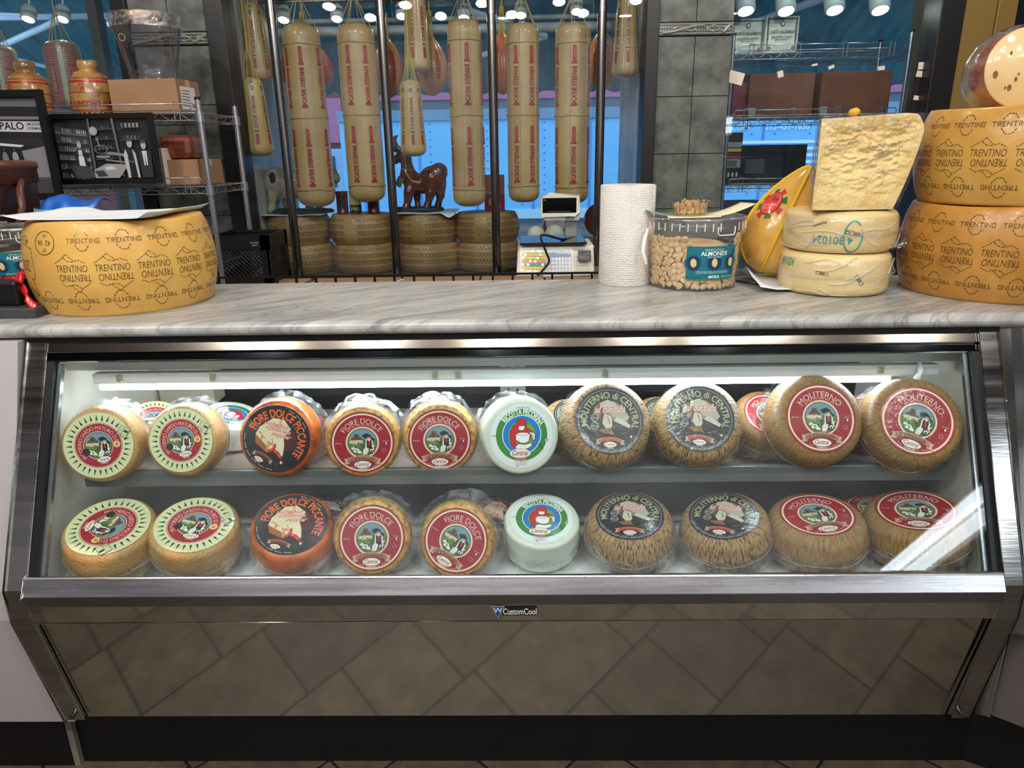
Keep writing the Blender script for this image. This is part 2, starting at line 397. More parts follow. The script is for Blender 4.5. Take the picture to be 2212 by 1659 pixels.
# display bay floor, ceiling and stone side cheeks
YG = 5.0
STONE = mat('pale_veined_stone', (196, 190, 176), .4, col2=(150, 143, 128), nscale=4, stretch=(2, 2, .6), detail=8)
bf = MB(); bf.box(-3.6, 3.55, YW0+.1, YG+.04, .68, .76); struct(bf, 'floor_bay', mat('bay_shelf', (96, 84, 70), .6))
struct(MB().box(-3.6, 3.55, YW0+.1, YG+.04, 2.75, 2.8), 'ceiling_bay', mat('bay_ceiling', (70, 72, 74), .6))
for i, (x0, x1) in enumerate(((xc0-.05, xc0), (xc1, xc1+.05))):
    s_ = MB(); s_.box(x0, x1, YW0+.1, YG, .76, 2.75)
    struct(s_, 'wall_bay_left' if i == 0 else 'wall_bay_right', STONE)
struct(MB().box(-3.6, -3.55, YW0+.1, YG, .76, 2.75).box(3.0, 3.05, YW0+.1, YG, .76, 2.75), 'wall_bay_end', WALLM)
# black uprights around the openings
def upr(x0, x1, nm, y0=YW0-.03, y1=YW0+.14):
    struct(MB().box(x0, x1, y0, y1, 0, 3.0), nm, BLACK, bevel=.004)
upr(xl0, xl0+.075, 'trim_3'); upr(xc0-.065, xc0+.03, 'trim_4'); upr(xc1-.01, xc1+.055, 'trim_5'); upr(xr1, xr1+.12, 'trim_6')
# inner sheets of glass and their reflections, outer shop glass
GLASS = pane_mat('window_glass', (236, 244, 248), base=.0, dirt=.02, fac=.8)
def window(n, x0, x1, y):
    o = struct(MB().box(x0, x1, y, y+.008, .745, 2.62), 'window_%d' % n, GLASS); return o
window(1, -3.55, xl0, YW0+.07); window(2, xc0+.03, xc1-.01, YW0+.07); window(3, xr0, xr1, YW0+.07)
AL = mat('window_aluminium', (150, 146, 136), .35, .8)
for k, px_ in enumerate((222, 1975)):
    xx = X(px_, 100, 4.9); struct(MB().box(xx-.03, xx+.03, 4.84, 4.92, .76, 2.75), 'trim_%d' % (7+k), AL if k == 0 else mat('tan_upright', (132, 118, 88), .5))
xx = X(1362, 300, 4.9); struct(MB().box(xx-.02, xx+.02, 4.86, 4.9, .76, 2.75), 'trim_9', mat('bronze_upright', (120, 104, 74), .5))
xx = X(600, 380, 4.9); struct(MB().box(xx-.025, xx+.005, 4.86, 4.9, .76, 2.75), 'trim_10', MATS['bronze_upright'])
# tan door at the far right
xd = xr1+.12
TAN = mat('tan_door_paint', (120, 94, 46), .45)
d = empty('door_1', None, None, (0, 0, 0)); d['kind'] = 'structure'
def dbox(nm, m, *a, **k): return MB().box(*a).build(nm, m, d, **k)
dbox('door_frame', TAN, xd, xd+.16, YW0-.02, YW0+.1, 0, 3.0, bevel=.004)
dbox('door_stile', TAN, xd+.17, xd+.27, YW0-.01, YW0+.06, 0, 3.0, bevel=.006)
zr = at(2150, 232, Y=YW0).z
dbox('door_rail', TAN, xd+.27, 3.6, YW0-.01, YW0+.06, zr-.12, zr, bevel=.006)
dbox('door_panel', TAN, xd+.27, 3.6, YW0+.01, YW0+.05, 0, zr-.12)
MB().box(xd+.27, 3.6, YW0+.02, YW0+.04, zr, 3.0).build('door_pane', mat('dark_glass', (16, 18, 30), .08, coat=.3), d)

# ================================================================ the street outside
PAVE = mat('pavement', (128, 128, 130), .8, col2=(96, 96, 98), nscale=4)
struct(MB().box(-16, 16, 5.06, 24, -.12, -.02), 'ground', PAVE)
TEAL = mat('teal_awning_cloth', (34, 104, 116), .8, col2=(22, 74, 88), nscale=3, stretch=(6, 1, 1))
aw = empty('awning', 'dark teal cloth awning with scalloped valance outside the windows', 'awning', (0, 5.06, 2.9))
a = MB()
def awn(u, v_): x = -7+14*u; y = 5.06+2.1*v_; return V((x, y, 3.3-1.12*v_+.02*sin(x*9)))
a.grid(awn, 60, 4); ob = a.build('awning_cloth', TEAL); ob.parent = aw; ob.location = -V(aw.location)
a = MB()
for i in range(56):
    x0 = -7+.25*i; a.prism([(x0, 2.2), (x0+.25, 2.2)] + [(x0+.25-.25*q/6, 2.02-.05*sin(pi*q/6)) for q in range(7)], 7.15, 7.165, ax='y')
ob = a.build('valance', TEAL, aw); ob.location = -V(aw.location)
ARM = mat('white_awning_arm', (190, 205, 220), .4)
def arm(p0, p1, r=.028):
    t = MB(); t.tube([at(*p0[:2], Y=p0[2]), at(*p1[:2], Y=p1[2])], r, 10); o = t.build('awning_arm', ARM, aw); o.location = -V(aw.location)
arm((0, 38, 5.6), (262, 34, 5.6), .02); arm((5, 98, 5.95), (140, 38, 5.5), .022); arm((135, 36, 5.5), (0, 30, 5.5), .01)
arm((1600, 60, 5.9), (1800, -12, 5.3), .025); arm((1180, 78, 5.6), (1000, 18, 5.4), .02); arm((1180, 78, 5.6), (1020, 125, 6.1), .02)
arm((-10, 115, 6.1), (115, 148, 6.4), .015)
# the pale blue delivery truck across the view
BLUE = mat('truck_blue_paint', (124, 198, 248), .5)
tr = empty('box_truck', 'pale blue box truck with rows of rivets parked across the street outside', 'truck', at(1000, 560, Y=10.5))
tl = -V(tr.location)
def tp(mb, nm, m): o = mb.build(nm, m, tr); o.location = tl; return o
TY = 10.5; tx0 = at(730, 240, Y=TY).x; tx1 = 9.5; tz1 = at(1000, 236, Y=TY).z; 
t = MB(); t.box(tx0, tx1, TY, TY+2.2, .55, tz1); t.mi = 2
for i in range(14):
    x = tx0+.3+i*.8; t.box(x-.015, x+.015, TY-.012, TY, .6, tz1-.1)
t.mi = 1
for i in range(14):
    for dx in (-.16, .16):
        for k in range(12):
            x = tx0+.3+i*.8+dx; z = .75+k*.1; t.box(x-.008, x+.008, TY-.01, TY, z-.008, z+.008)
tp(t, 'cargo_body', [BLUE, mat('rivet_paint', (60, 110, 170), .5), mat('truck_seam', (84, 150, 220), .5)])
tp(MB().box(tx0-.02, tx1, TY-.03, TY, tz1-.14, tz1), 'top_rail', mat('truck_rail', (120, 150, 180), .5))
tp(MB().box(tx0, tx1, TY-.02, TY, .55, .68), 'bottom_rail', mat('truck_rail2', (190, 225, 245), .5))
for k in range(3):
    cx = tx0+1.0+k*3.2
    tp(MB().cyl(V((cx, TY-.05, .36)), V((cx, TY+.22, .36)), .37, 28), 'wheel', mat('tyre_rubber', (24, 26, 30), .7))
# cab to the left end
t = MB(); t.prism([(tx0-1.1, .4), (tx0-.05, .4), (tx0-.05, 1.55), (tx0-.6, 1.55), (tx0-1.0, 1.0), (tx0-1.1, .95)], TY+.2, TY+1.9, ax='y'); tp(t, 'cab', mat('cab_paint', (160, 195, 225), .35))
t = MB(); t.prism([(tx0-.92, 1.02), (tx0-.15, 1.02), (tx0-.15, 1.45), (tx0-.58, 1.45)], TY+.185, TY+.2, ax='y'); tp(t, 'cab_window', mat('car_glass', (40, 60, 84), .1))
p = Paint(lambda x, y, l: (x, TY-.034-l*.001, y)); sg = at(1655, 274, Y=TY)
p.text('.COM', sg.x-.38, sg.z, .075, (225, 240, 255)); p.text('212-431-1630', sg.x+.28, sg.z, .075, (225, 240, 255), bold=.02)
for k in range(7): p.rect(sg.x-.7, sg.z-.22-.09*k, sg.x+2.4, sg.z-.18-.09*k, (225, 242, 250))
ob = p.build('painted_lettering', PRINT, tr); ob.location = tl
# buildings across the street
def house(nm, lab, x0, x1, y0, h, m, win=None):
    o = empty(nm, lab, 'building', ((x0+x1)/2, y0, 0)); l = -V(o.location)
    q = MB().box(x0, x1, y0, y0+3, -.1, h).build('facade', m, o); q.location = l
    for (a0, a1, z0, z1, mm) in win or ():
        q = MB().box(a0, a1, y0-.05, y0, z0, z1).build('shopfront_panel', mm, o); q.location = l
    return o
BR = mat('red_brick', (120, 74, 70), .8, col2=(84, 48, 50), nscale=14, stretch=(1, 1, 3))
PK = mat('magenta_sign_board', (176, 100, 140), .5); NAVY = mat('night_navy', (26, 36, 56), .5); SKYB = mat('blue_shopfront', (90, 160, 220), .5)
h1x0, h1x1 = at(540, 200, Y=15).x, at(735, 200, Y=15).x
g1 = at(585, 215, Y=15); g2 = at(640, 310, Y=15)
o = house('shop_building', 'brick shop building with a magenta fascia sign left of the truck', -14, h1x1, 15, 7, BR,
      [(h1x0-3, h1x1, g2.z, g1.z, PK), (h1x0-3, h1x1, .1, g2.z-.1, NAVY), (at(600, 70, Y=15).x, h1x1, g1.z+.5, g1.z+1.6, SKYB)])
p = Paint(lambda x, y, l: (x, 14.94-l*.001, y))
c = at(606, 280, Y=15); p.text('TA  G', c.x, c.z, .26, (170, 215, 255), bold=.03)
c = at(612, 246, Y=15); p.ring(c.x, c.z, .12, .19, (140, 200, 240)); p.text('#', c.x-.1, c.z-.58, .14, (190, 220, 255))
q = p.build('sign_lettering', PRINT, o); q.location = -V(o.location)
zz = at(1200, 212, Y=16).z; z3 = at(1200, 196, Y=16).z
house('pink_building', 'long building with a pink fascia seen above the truck roof', h1x1+.1, 15, 16, 5.5, mat('grey_blue_wall', (88, 104, 120), .7), [(h1x1+.2, 14, zz, z3, PK), (h1x1+.2, 14, z3, 5.4, NAVY)])
def part(mb, name, m, root, **k):
    """mesh laid out in world coordinates, hung under its thing"""
    cc = k.pop('colors', False); o = mb.build(name, m, root, colors=cc, **k); o.matrix_parent_inverse = root.matrix_basis.inverted(); return o
# ================================================================ refrigerated cheese case
CX0, CX1 = -1.036, .966
MARBLE = bpy.data.materials.new('white_veined_marble'); MARBLE.use_nodes = True
def _marble():
    nt = MARBLE.node_tree; N = nt.nodes; L = nt.links; b = N['Principled BSDF']
    tc = N.new('ShaderNodeTexCoord'); m0 = N.new('ShaderNodeMapping'); m0.inputs['Rotation'].default_value = (0, 0, radians(-34)); L.new(tc.outputs['Object'], m0.inputs[0])
    mp = N.new('ShaderNodeMapping'); mp.inputs['Scale'].default_value = (1.0, 6.5, 1.6); L.new(m0.outputs[0], mp.inputs[0])
    n1 = N.new('ShaderNodeTexNoise'); n1.inputs['Scale'].default_value = 3.2; n1.inputs['Detail'].default_value = 10; n1.inputs['Roughness'].default_value = .65; n1.inputs['Distortion'].default_value = .8
    L.new(mp.outputs[0], n1.inputs['Vector'])
    c1 = N.new('ShaderNodeValToRGB'); e = c1.color_ramp.elements; e[0].position = .3; e[0].color = (*lin((132, 132, 131)), 1); e[1].position = .6; e[1].color = (*lin((186, 185, 181)), 1)
    L.new(n1.outputs['Fac'], c1.inputs[0])
    n2 = N.new('ShaderNodeTexNoise'); n2.inputs['Scale'].default_value = 2.4; n2.inputs['Detail'].default_value = 6; n2.inputs['Distortion'].default_value = 1.2; L.new(mp.outputs[0], n2.inputs['Vector'])
    m1 = N.new('ShaderNodeMath'); m1.operation = 'SUBTRACT'; m1.inputs[1].default_value = .5; L.new(n2.outputs['Fac'], m1.inputs[0])
    m2 = N.new('ShaderNodeMath'); m2.operation = 'ABSOLUTE'; L.new(m1.outputs[0], m2.inputs[0])
    c2 = N.new('ShaderNodeValToRGB'); e = c2.color_ramp.elements; e[0].position = 0; e[0].color = (.5, .5, .51, 1); e[1].position = .016; e[1].color = (1, 1, 1, 1)
    L.new(m2.outputs[0], c2.inputs[0]); mx = N.new('ShaderNodeMixRGB'); mx.blend_type = 'MULTIPLY'; mx.inputs[0].default_value = .7
    L.new(c1.outputs[0], mx.inputs[1]); L.new(c2.outputs[0], mx.inputs[2]); L.new(mx.outputs[0], b.inputs['Base Color'])
    b.inputs['Roughness'].default_value = .26
_marble()
ZM = 1.112
t = MB(); R_ = .014; yf = 1.405; zb = 1.083
prof = [(1.885, ZM), (yf+R_, ZM)] + [(yf+R_-R_*sin(pi*q/8), (ZM+zb)/2+R_*cos(pi*q/8)) for q in range(1, 8)] + [(yf+R_, zb), (1.885, zb)]
t.prism(prof, -1.135, 1.6, ax='x'); t.box(-2.3, -1.0, 1.886, 2.25, zb, ZM)
ob = t.build('marble_worktop', MARBLE, label='white and grey veined marble worktop along the top of the cheese case', cat='worktop', bevel=.003)

case = empty('display_case', 'long steel and glass refrigerated display case full of round cheeses under the marble worktop', 'display case', (0, 1.6, 0))
prof = [(1.424, 1.08), (1.200, .622), (1.200, .545), (1.268, .238), (1.95, .238), (1.95, 1.08)]
CREAM = mat('cream_case_liner', (234, 232, 220), .45, col2=(222, 220, 208), nscale=3)
for x0, x1, xi in ((CX0, CX0+.045, 1), (CX1-.045, CX1, -1)):
    fr = [(a, b) for a, b in prof[:4]]; bk = [(1.268+.05, .238), (1.255, .54), (1.255, .62), (1.474, 1.08)]
    part(MB().prism(fr+bk, x0, x1, ax='x'), 'end_post', STEEL, case, bevel=.006)
    part(MB().prism([(1.474, 1.075), (1.25, .61), (1.27, .3), (1.95, .3), (1.95, 1.075)], x0+.004, x1-.004, ax='x'), 'side_wall', CREAM, case)
XI0, XI1 = CX0+.045, CX1-.045
NG = V((0, -.898, .439)).normalized()       # outward normal of the sloping glass
def sl(s, o=0):                              # point on the slope: s metres below the top, o outward
    d = V((0, 1.2-1.424, .622-1.08)).normalized(); p = V((0, 1.424, 1.08))+d*s+NG*o; return (p.y, p.z)
def band(name, m, s0, s1, o0, o1, x0=XI0, x1=XI1, **k):
    return part(MB().prism([sl(s0, o0), sl(s0, o1), sl(s1, o1), sl(s1, o0)], x0, x1, ax='x'), name, m, case, **k)
band('top_rail', mat('satin_steel_band', (150, 142, 130), .14, 1, bump=.02, bscale=5), .010, .031, -.02, .001, bevel=.002)
band('lower_top_rail', mat('dark_polished_steel', (70, 74, 82), .06, 1, bump=.05, bscale=6), .032, .048, -.02, -.002, bevel=.002)
part(MB().prism([(1.42, 1.083), (1.44, 1.083), (1.44, 1.07), (1.42, 1.07)], CX0, CX1, ax='x'), 'shadow_gap', BLACK, case)
# sloping glass with black gaskets
CG = pane_mat('case_glass', (246, 250, 250), base=.0, dirt=.018, fac=1.0, ior=1.5)
band('front_glass', CG, .047, .49, -.012, -.007, XI0+.012, XI1-.012)
GASK = mat('black_gasket', (16, 16, 18), .4); 
for x0, x1 in ((XI0, XI0+.014), (XI1-.014, XI1)):
    band('gasket', GASK, .047, .495, -.02, -.004, x0, x1)
for x0, x1 in ((XI0+.016, XI0+.024), (XI1-.024, XI1-.016)): band('glass_edge_trim', CHROME, .05, .49, -.024, -.014, x0, x1)
# lower ledge, recess and reflecting band
part(MB().prism([(1.204, .646), (1.211, .648), (1.250, .602), (1.185, .614)], XI0-.002, XI1+.002, ax='x'), 'ledge_rail', mat('ledge_steel', (178, 176, 178), .26, 1, col2=(158, 156, 158), nscale=6, stretch=(.4, 8, 8), bump=.05, bscale=40, rvar=.08), case, bevel=.003)
part(MB().prism([(1.189, .613), (1.24, .613), (1.24, .592), (1.189, .592)], XI0, XI1, ax='x'), 'recess_strip', mat('recess_steel', (136, 136, 140), .12, 1, bump=.1, bscale=9), case)
part(MB().prism([(1.193, .591), (1.24, .591), (1.24, .548), (1.197, .548)], XI0, XI1, ax='x'), 'lower_band', MIRROR, case, bevel=.002)
part(MB().prism([(1.215, .548), (1.25, .548), (1.25, .538), (1.215, .538)], XI0, XI1, ax='x'), 'lower_gap', BLACK, case)
part(MB().prism([(1.212, .54), (1.279, .24), (1.30, .24), (1.235, .54)], XI0+.002, XI1-.002, ax='x'), 'lower_panel', MIRROR, case, bevel=.001)
part(MB().box(-1.112, 1.062, 1.388, 1.42, 0, .262), 'kick_plate', mat('black_kick_plate', (8, 8, 10), .4), case)
part(MB().box(CX0+.02, CX1-.02, 1.28, 1.95, .238, .262), 'base_plate', BLACK, case)
for x in (CX0+.028, CX1-.028): part(MB().cyl((x, 1.262, .262), (x, 1.252, .262), .005, 12), 'bolt', STEELD, case)
# maker's badge on the lower band
p = Paint(lambda x, y, l: (x, 1.1925-l*.0006, y)); bc = at(1113, 1318, Y=1.193)
x, z = bc.x, bc.z
p.rect(x-.026, z-.012, x+.043, z+.009, (28, 26, 24))
p.poly([(x-.048, z+.011), (x-.020, z+.011), (x-.034, z-.018)], (170, 175, 180)); p.poly([(x-.046, z+.0095), (x-.022, z+.0095), (x-.034, z-.0155)], (34, 62, 120))
p.text('W', x-.034, z+.002, .011, (205, 210, 215), bold=.01); p.text('CustomCool', x+.009, z-.001, .0135, (200, 198, 190), bold=.02, wd=.066)
part(p.b, 'maker_badge', PRINT, case, colors=True)
# inside of the case
part(MB().box(CX0+.04, CX1-.04, 1.90, 1.93, .3, 1.07), 'back_wall', mat('dark_sliding_door', (26, 27, 29), .25, coat=.3), case)
part(MB().box(CX0+.04, CX1-.04, 1.26, 1.9, .558, .582), 'deck', mat('white_deck', (205, 208, 206), .5), case)
part(MB().box(CX0+.04, CX1-.04, 1.474, 1.9, 1.06, 1.076), 'case_roof', CREAM, case)
q = at(145, 785, Y=1.47); q1 = at(2085, 808, Y=1.47)
part(MB().box(q.x, at(2085, 770, Y=1.47).x, 1.465, 1.485, .997, 1.035), 'upper_beam', CREAM, case, bevel=.002)
for px_ in (372, 1108):
    x = at(px_, 860, Y=1.86).x
    t = MB(); t.box(x-.035, x+.035, 1.875, 1.895, .62, 1.06); t.mi = 1
    for k in range(16):
        for dx in (-.013, .013): t.box(x+dx-.003, x+dx+.003, 1.872, 1.876, .64+k*.026, .655+k*.026)
    part(t, 'slotted_standard', [mat('grey_standard', (150, 152, 150), .4), BLACK], case)
part(MB().box(CX0+.05, CX0+.20, 1.80, 1.87, .8, .99), 'corner_duct', mat('duct_beige', (190, 184, 164), .5), case, bevel=.003)
# fixture with the lit tube
q0 = at(205, 822, Y=1.452); q1 = at(2025, 800, Y=1.452)
part(MB().box(q0.x, q1.x, 1.445, 1.47, .972, .995), 'light_housing', mat('white_light_housing', (206, 208, 208), .35), case, bevel=.002)
a0 = at(213, 832, Y=1.448); a1 = at(1925, 816, Y=1.448)
LEDM = mat('lit_tube', (236, 246, 255), .5, emit=19)
part(MB().cyl(V((a0.x, 1.457, .964)), V((a1.x, 1.457, .964)), .0085, 14), 'light_tube', LEDM, case)
for px_ in (258, 460, 940, 990, 1307, 1900):
    x = at(px_, 812, Y=1.445).x; t = MB().box(x-.006, x+.006, 1.440, 1.447, .978, .994)
    part(t, 'tube_clip', mat('clip_steel', (190, 188, 170), .3, .6), case, bevel=.001)
# middle shelf
SHF = mat('steel_shelf', (168, 152, 142), .35, .35, bump=.08, nscale=5, rvar=.1)
sx0, sx1 = -.953, .895
part(MB().box(sx0, sx1, 1.397, 1.84, .762, .768), 'shelf_tray', SHF, case)
part(MB().box(sx0, sx1, 1.384, 1.397, .758, .794), 'shelf_lip', mat('shelf_lip_steel', (128, 134, 134), .35, .55, bump=.1, nscale=7, rvar=.12), case, bevel=.0015)
for x in (sx0+.1, 0, sx1-.1): part(MB().prism([(1.44, .761), (1.87, .761), (1.87, .69)], x-.003, x+.003, ax='x'), 'shelf_bracket', STEELD, case)
# crumpled white paper on the deck
for x0, x1 in ((-.93, -.33), (-.33, .25), (.27, .86)):
    def pf(u, v_, x0=x0, x1=x1):
        x = x0+(x1-x0)*u; y = 1.262+.26*v_
        return V((x, y, .5865+.007*abs(noise.noise(V((x*7, y*9, 3))))+.006*max(0, noise.noise(V((x*17, y*17, 1))))))
    MB().grid(pf, 40, 16).build('paper_sheet', mat('white_paper', (222, 226, 228), .6), label='white crumpled paper sheet on the case deck under the ' + ('left' if x0 < -.9 else 'middle' if x0 < 0 else 'right') + ' cheeses of the lower row', cat='paper', solid=.0006)
# ---- neighbouring cases
nb = empty('counter_cabinet', 'plain pale grey counter cabinet at the left end of the display case', 'cabinet', (-1.6, 1.4, 0))
PALE = mat('pale_laminate', (176, 170, 172), .45, col2=(166, 160, 160), nscale=2)
part(MB().prism([(1.40, 1.08), (1.232, .60), (1.232, .53), (1.300, .205), (1.8, .205), (1.8, 1.08)], -2.6, CX0-.004, ax='x'), 'body', PALE, nb, bevel=.002)
part(MB().box(-2.6, -1.13, 1.375, 1.6, 0, .205), 'kick_plate', MATS['black_kick_plate'], nb)
part(MB().box(-1.128, -1.113, 1.375, 1.40, 0, .205), 'edge_strip', mat('beige_edge_strip', (120, 112, 100), .6), nb)
# right: steel case turned toward the room
nc = empty('corner_case', 'polished steel display case angled toward the shopper at the right end', 'display case', (1.3, 1.1, 0))
A = radians(-38); RM = Matrix.Translation((CX1+.004, 1.215, 0)) @ Matrix.Rotation(A, 4, 'Z')
def cprof(p_, x0, x1): 
    b = MB(); b.prism(p_, x0, x1, RM, ax='x'); return b
part(cprof([(.20, 1.08), (.0, .622), (.0, .5), (.5, .5), (.5, 1.08)], 0.0, .06), 'end_post', mat('curved_polished_steel', (150, 152, 156), .1, 1, bump=.15, bscale=5), nc, bevel=.008)
fl = MB(); _pa = [V((CX1+.002, y, z)) for y, z in ((1.424, 1.08), (1.202, .622), (1.202, .545), (1.268, .238))]
_pb = [RM @ V((0, y, z)) for y, z in ((.20, 1.08), (.0, .622), (.0, .545), (.072, .238))]
for i in range(3):
    N__ = 6
    for k in range(N__):
        f0, f1 = k/N__, (k+1)/N__; cv = lambda a_, b_, f_: a_.lerp(b_, f_)+V((0, .012*sin(pi*f_), 0))
        fl.add([cv(_pa[i], _pb[i], f0), cv(_pa[i], _pb[i], f1), cv(_pa[i+1], _pb[i+1], f1), cv(_pa[i+1], _pb[i+1], f0)], [(0, 1, 2, 3)])
part(fl, 'corner_filler', MATS['curved_polished_steel'], nc)
part(cprof([(.012, .6), (.03, .54), (.08, .24), (.5, .24), (.5, .6)], .0, 1.1), 'lower_panel', mat('brown_laminate', (96, 88, 86), .35, coat=.2), nc)
part(cprof([(.0, .66), (-.012, .655), (-.012, .60), (.5, .6), (.5, .66)], .06, 1.1), 'ledge_rail', STEEL, nc, bevel=.004)
part(cprof([(.205, 1.08), (.19, 1.08), (.015, .66), (.03, .66)], .062, 1.1), 'front_glass', CG, nc)
part(cprof([(.20, 1.1), (.19, 1.06), (.5, 1.06), (.5, 1.1)], .06, 1.1), 'top_rail', MATS['dark_polished_steel'], nc)
part(cprof([(.26, 1.02), (.26, 1.036), (.276, 1.036), (.276, 1.02)], .1, 1.0), 'light_tube', LEDM, nc)
part(MB().prism([(1.063, 1.389), (1.95, .885), (1.95, 1.42), (1.063, 1.42)], 0, .262), 'kick_plate', MATS['black_kick_plate'], nc)
part(cprof([(.06, .58), (.5, .58), (.5, .6), (.06, .6)], .06, 1.1), 'deck', CREAM, nc)

# lit wall cooler on the shopper's side, seen mirrored in the case glass and posts
wc = empty('wall_cooler', 'tall lit wall cooler on the shopper side, mirrored as white streaks in the case glass', 'cooler', (2.75, -1.1, 0))
part(MB().box(2.35, 2.95, -2.3, -.2, 0, .55).box(2.9, 2.95, -2.3, -.2, .55, 2.0).box(2.35, 2.95, -2.3, -.2, 1.9, 2.0), 'cooler_body', mat('cooler_steel', (150, 152, 154), .4, .6), wc)
for z in (.95, 1.35): part(MB().box(2.5, 2.9, -2.05, -.25, z, z+.02), 'cooler_shelf', CREAM, wc)
for z in (1.66, 1.76): part(MB().cyl(V((2.36, -2.25, z)), V((2.36, -.42, z)), .034, 16), 'light_tube', mat('cooler_tube', (236, 246, 255), .5, emit=7), wc)
part(MB().box(2.37, 2.40, -2.28, -.36, 1.60, 1.82), 'tube_housing', WHITEP, wc)
# ================================================================ cheese wheels in the case
RIND = {
 'sardo': mat('pale_gold_rind', (212, 172, 112), .34, col2=(172, 122, 64), nscale=9, bump=.8, bscale=220, coat=.45, ctr=(.25, .7), sss=.1),
 'fiore': mat('speckled_gold_rind', (206, 158, 82), .4, col2=(120, 86, 36), nscale=70, bump=.4, bscale=160, coat=.25, ctr=(.34, .55)),
 'picc': mat('orange_pepper_rind', (214, 104, 26), .34, col2=(96, 30, 10), nscale=13, bump=.3, bscale=130, coat=.35, ctr=(.36, .58), detail=8),
 'ricotta': mat('white_ricotta_rind', (222, 228, 214), .45, col2=(206, 214, 198), nscale=6, bump=.25, bscale=26, coat=.3, sss=.15),
 'tart': mat('mouldy_basket_rind', (200, 160, 108), .45, col2=(66, 48, 32), nscale=2.2, stretch=(17, 26, 40), cyl=True, bump=1.0, coat=.3, ctr=(.38, .53), detail=6),
 'moli': mat('brown_basket_rind', (196, 154, 98), .42, col2=(116, 80, 44), nscale=2.4, stretch=(22, 18, 34), cyl=True, bump=1.0, coat=.3, ctr=(.33, .6), detail=6),
}
def wheel_prof(kind):
    """unit wheel: face at z=0, body behind it (negative z), greatest radius 1"""
    T, er = {'sardo': (1.0, .17), 'fiore': (.72, .15), 'picc': (.95, .18), 'ricotta': (.98, .10), 'tart': (1.0, .30), 'moli': (1.0, .27)}[kind]
    bul = .015 if kind == 'ricotta' else .04
    pr = [(0, 0), (.4, 0), (.78-er*.3, 0)]
    n = 7
    for i in range(n+1):
        a = pi/2*i/n; pr.append((1-bul-er+er*sin(a), -er+er*cos(a)))
    for i in range(1, 6): pr.append((1-bul+bul*sin(pi*i/6), -er-(T-2*er)*i/6))
    for i in range(n+1):
        a = pi/2*i/n; pr.append((1-bul-er+er*cos(a), -(T-er)-er*sin(a)))
    pr.append((0, -T)); return pr, T
CREAMI = (232, 220, 190); RED = (160, 26, 42)
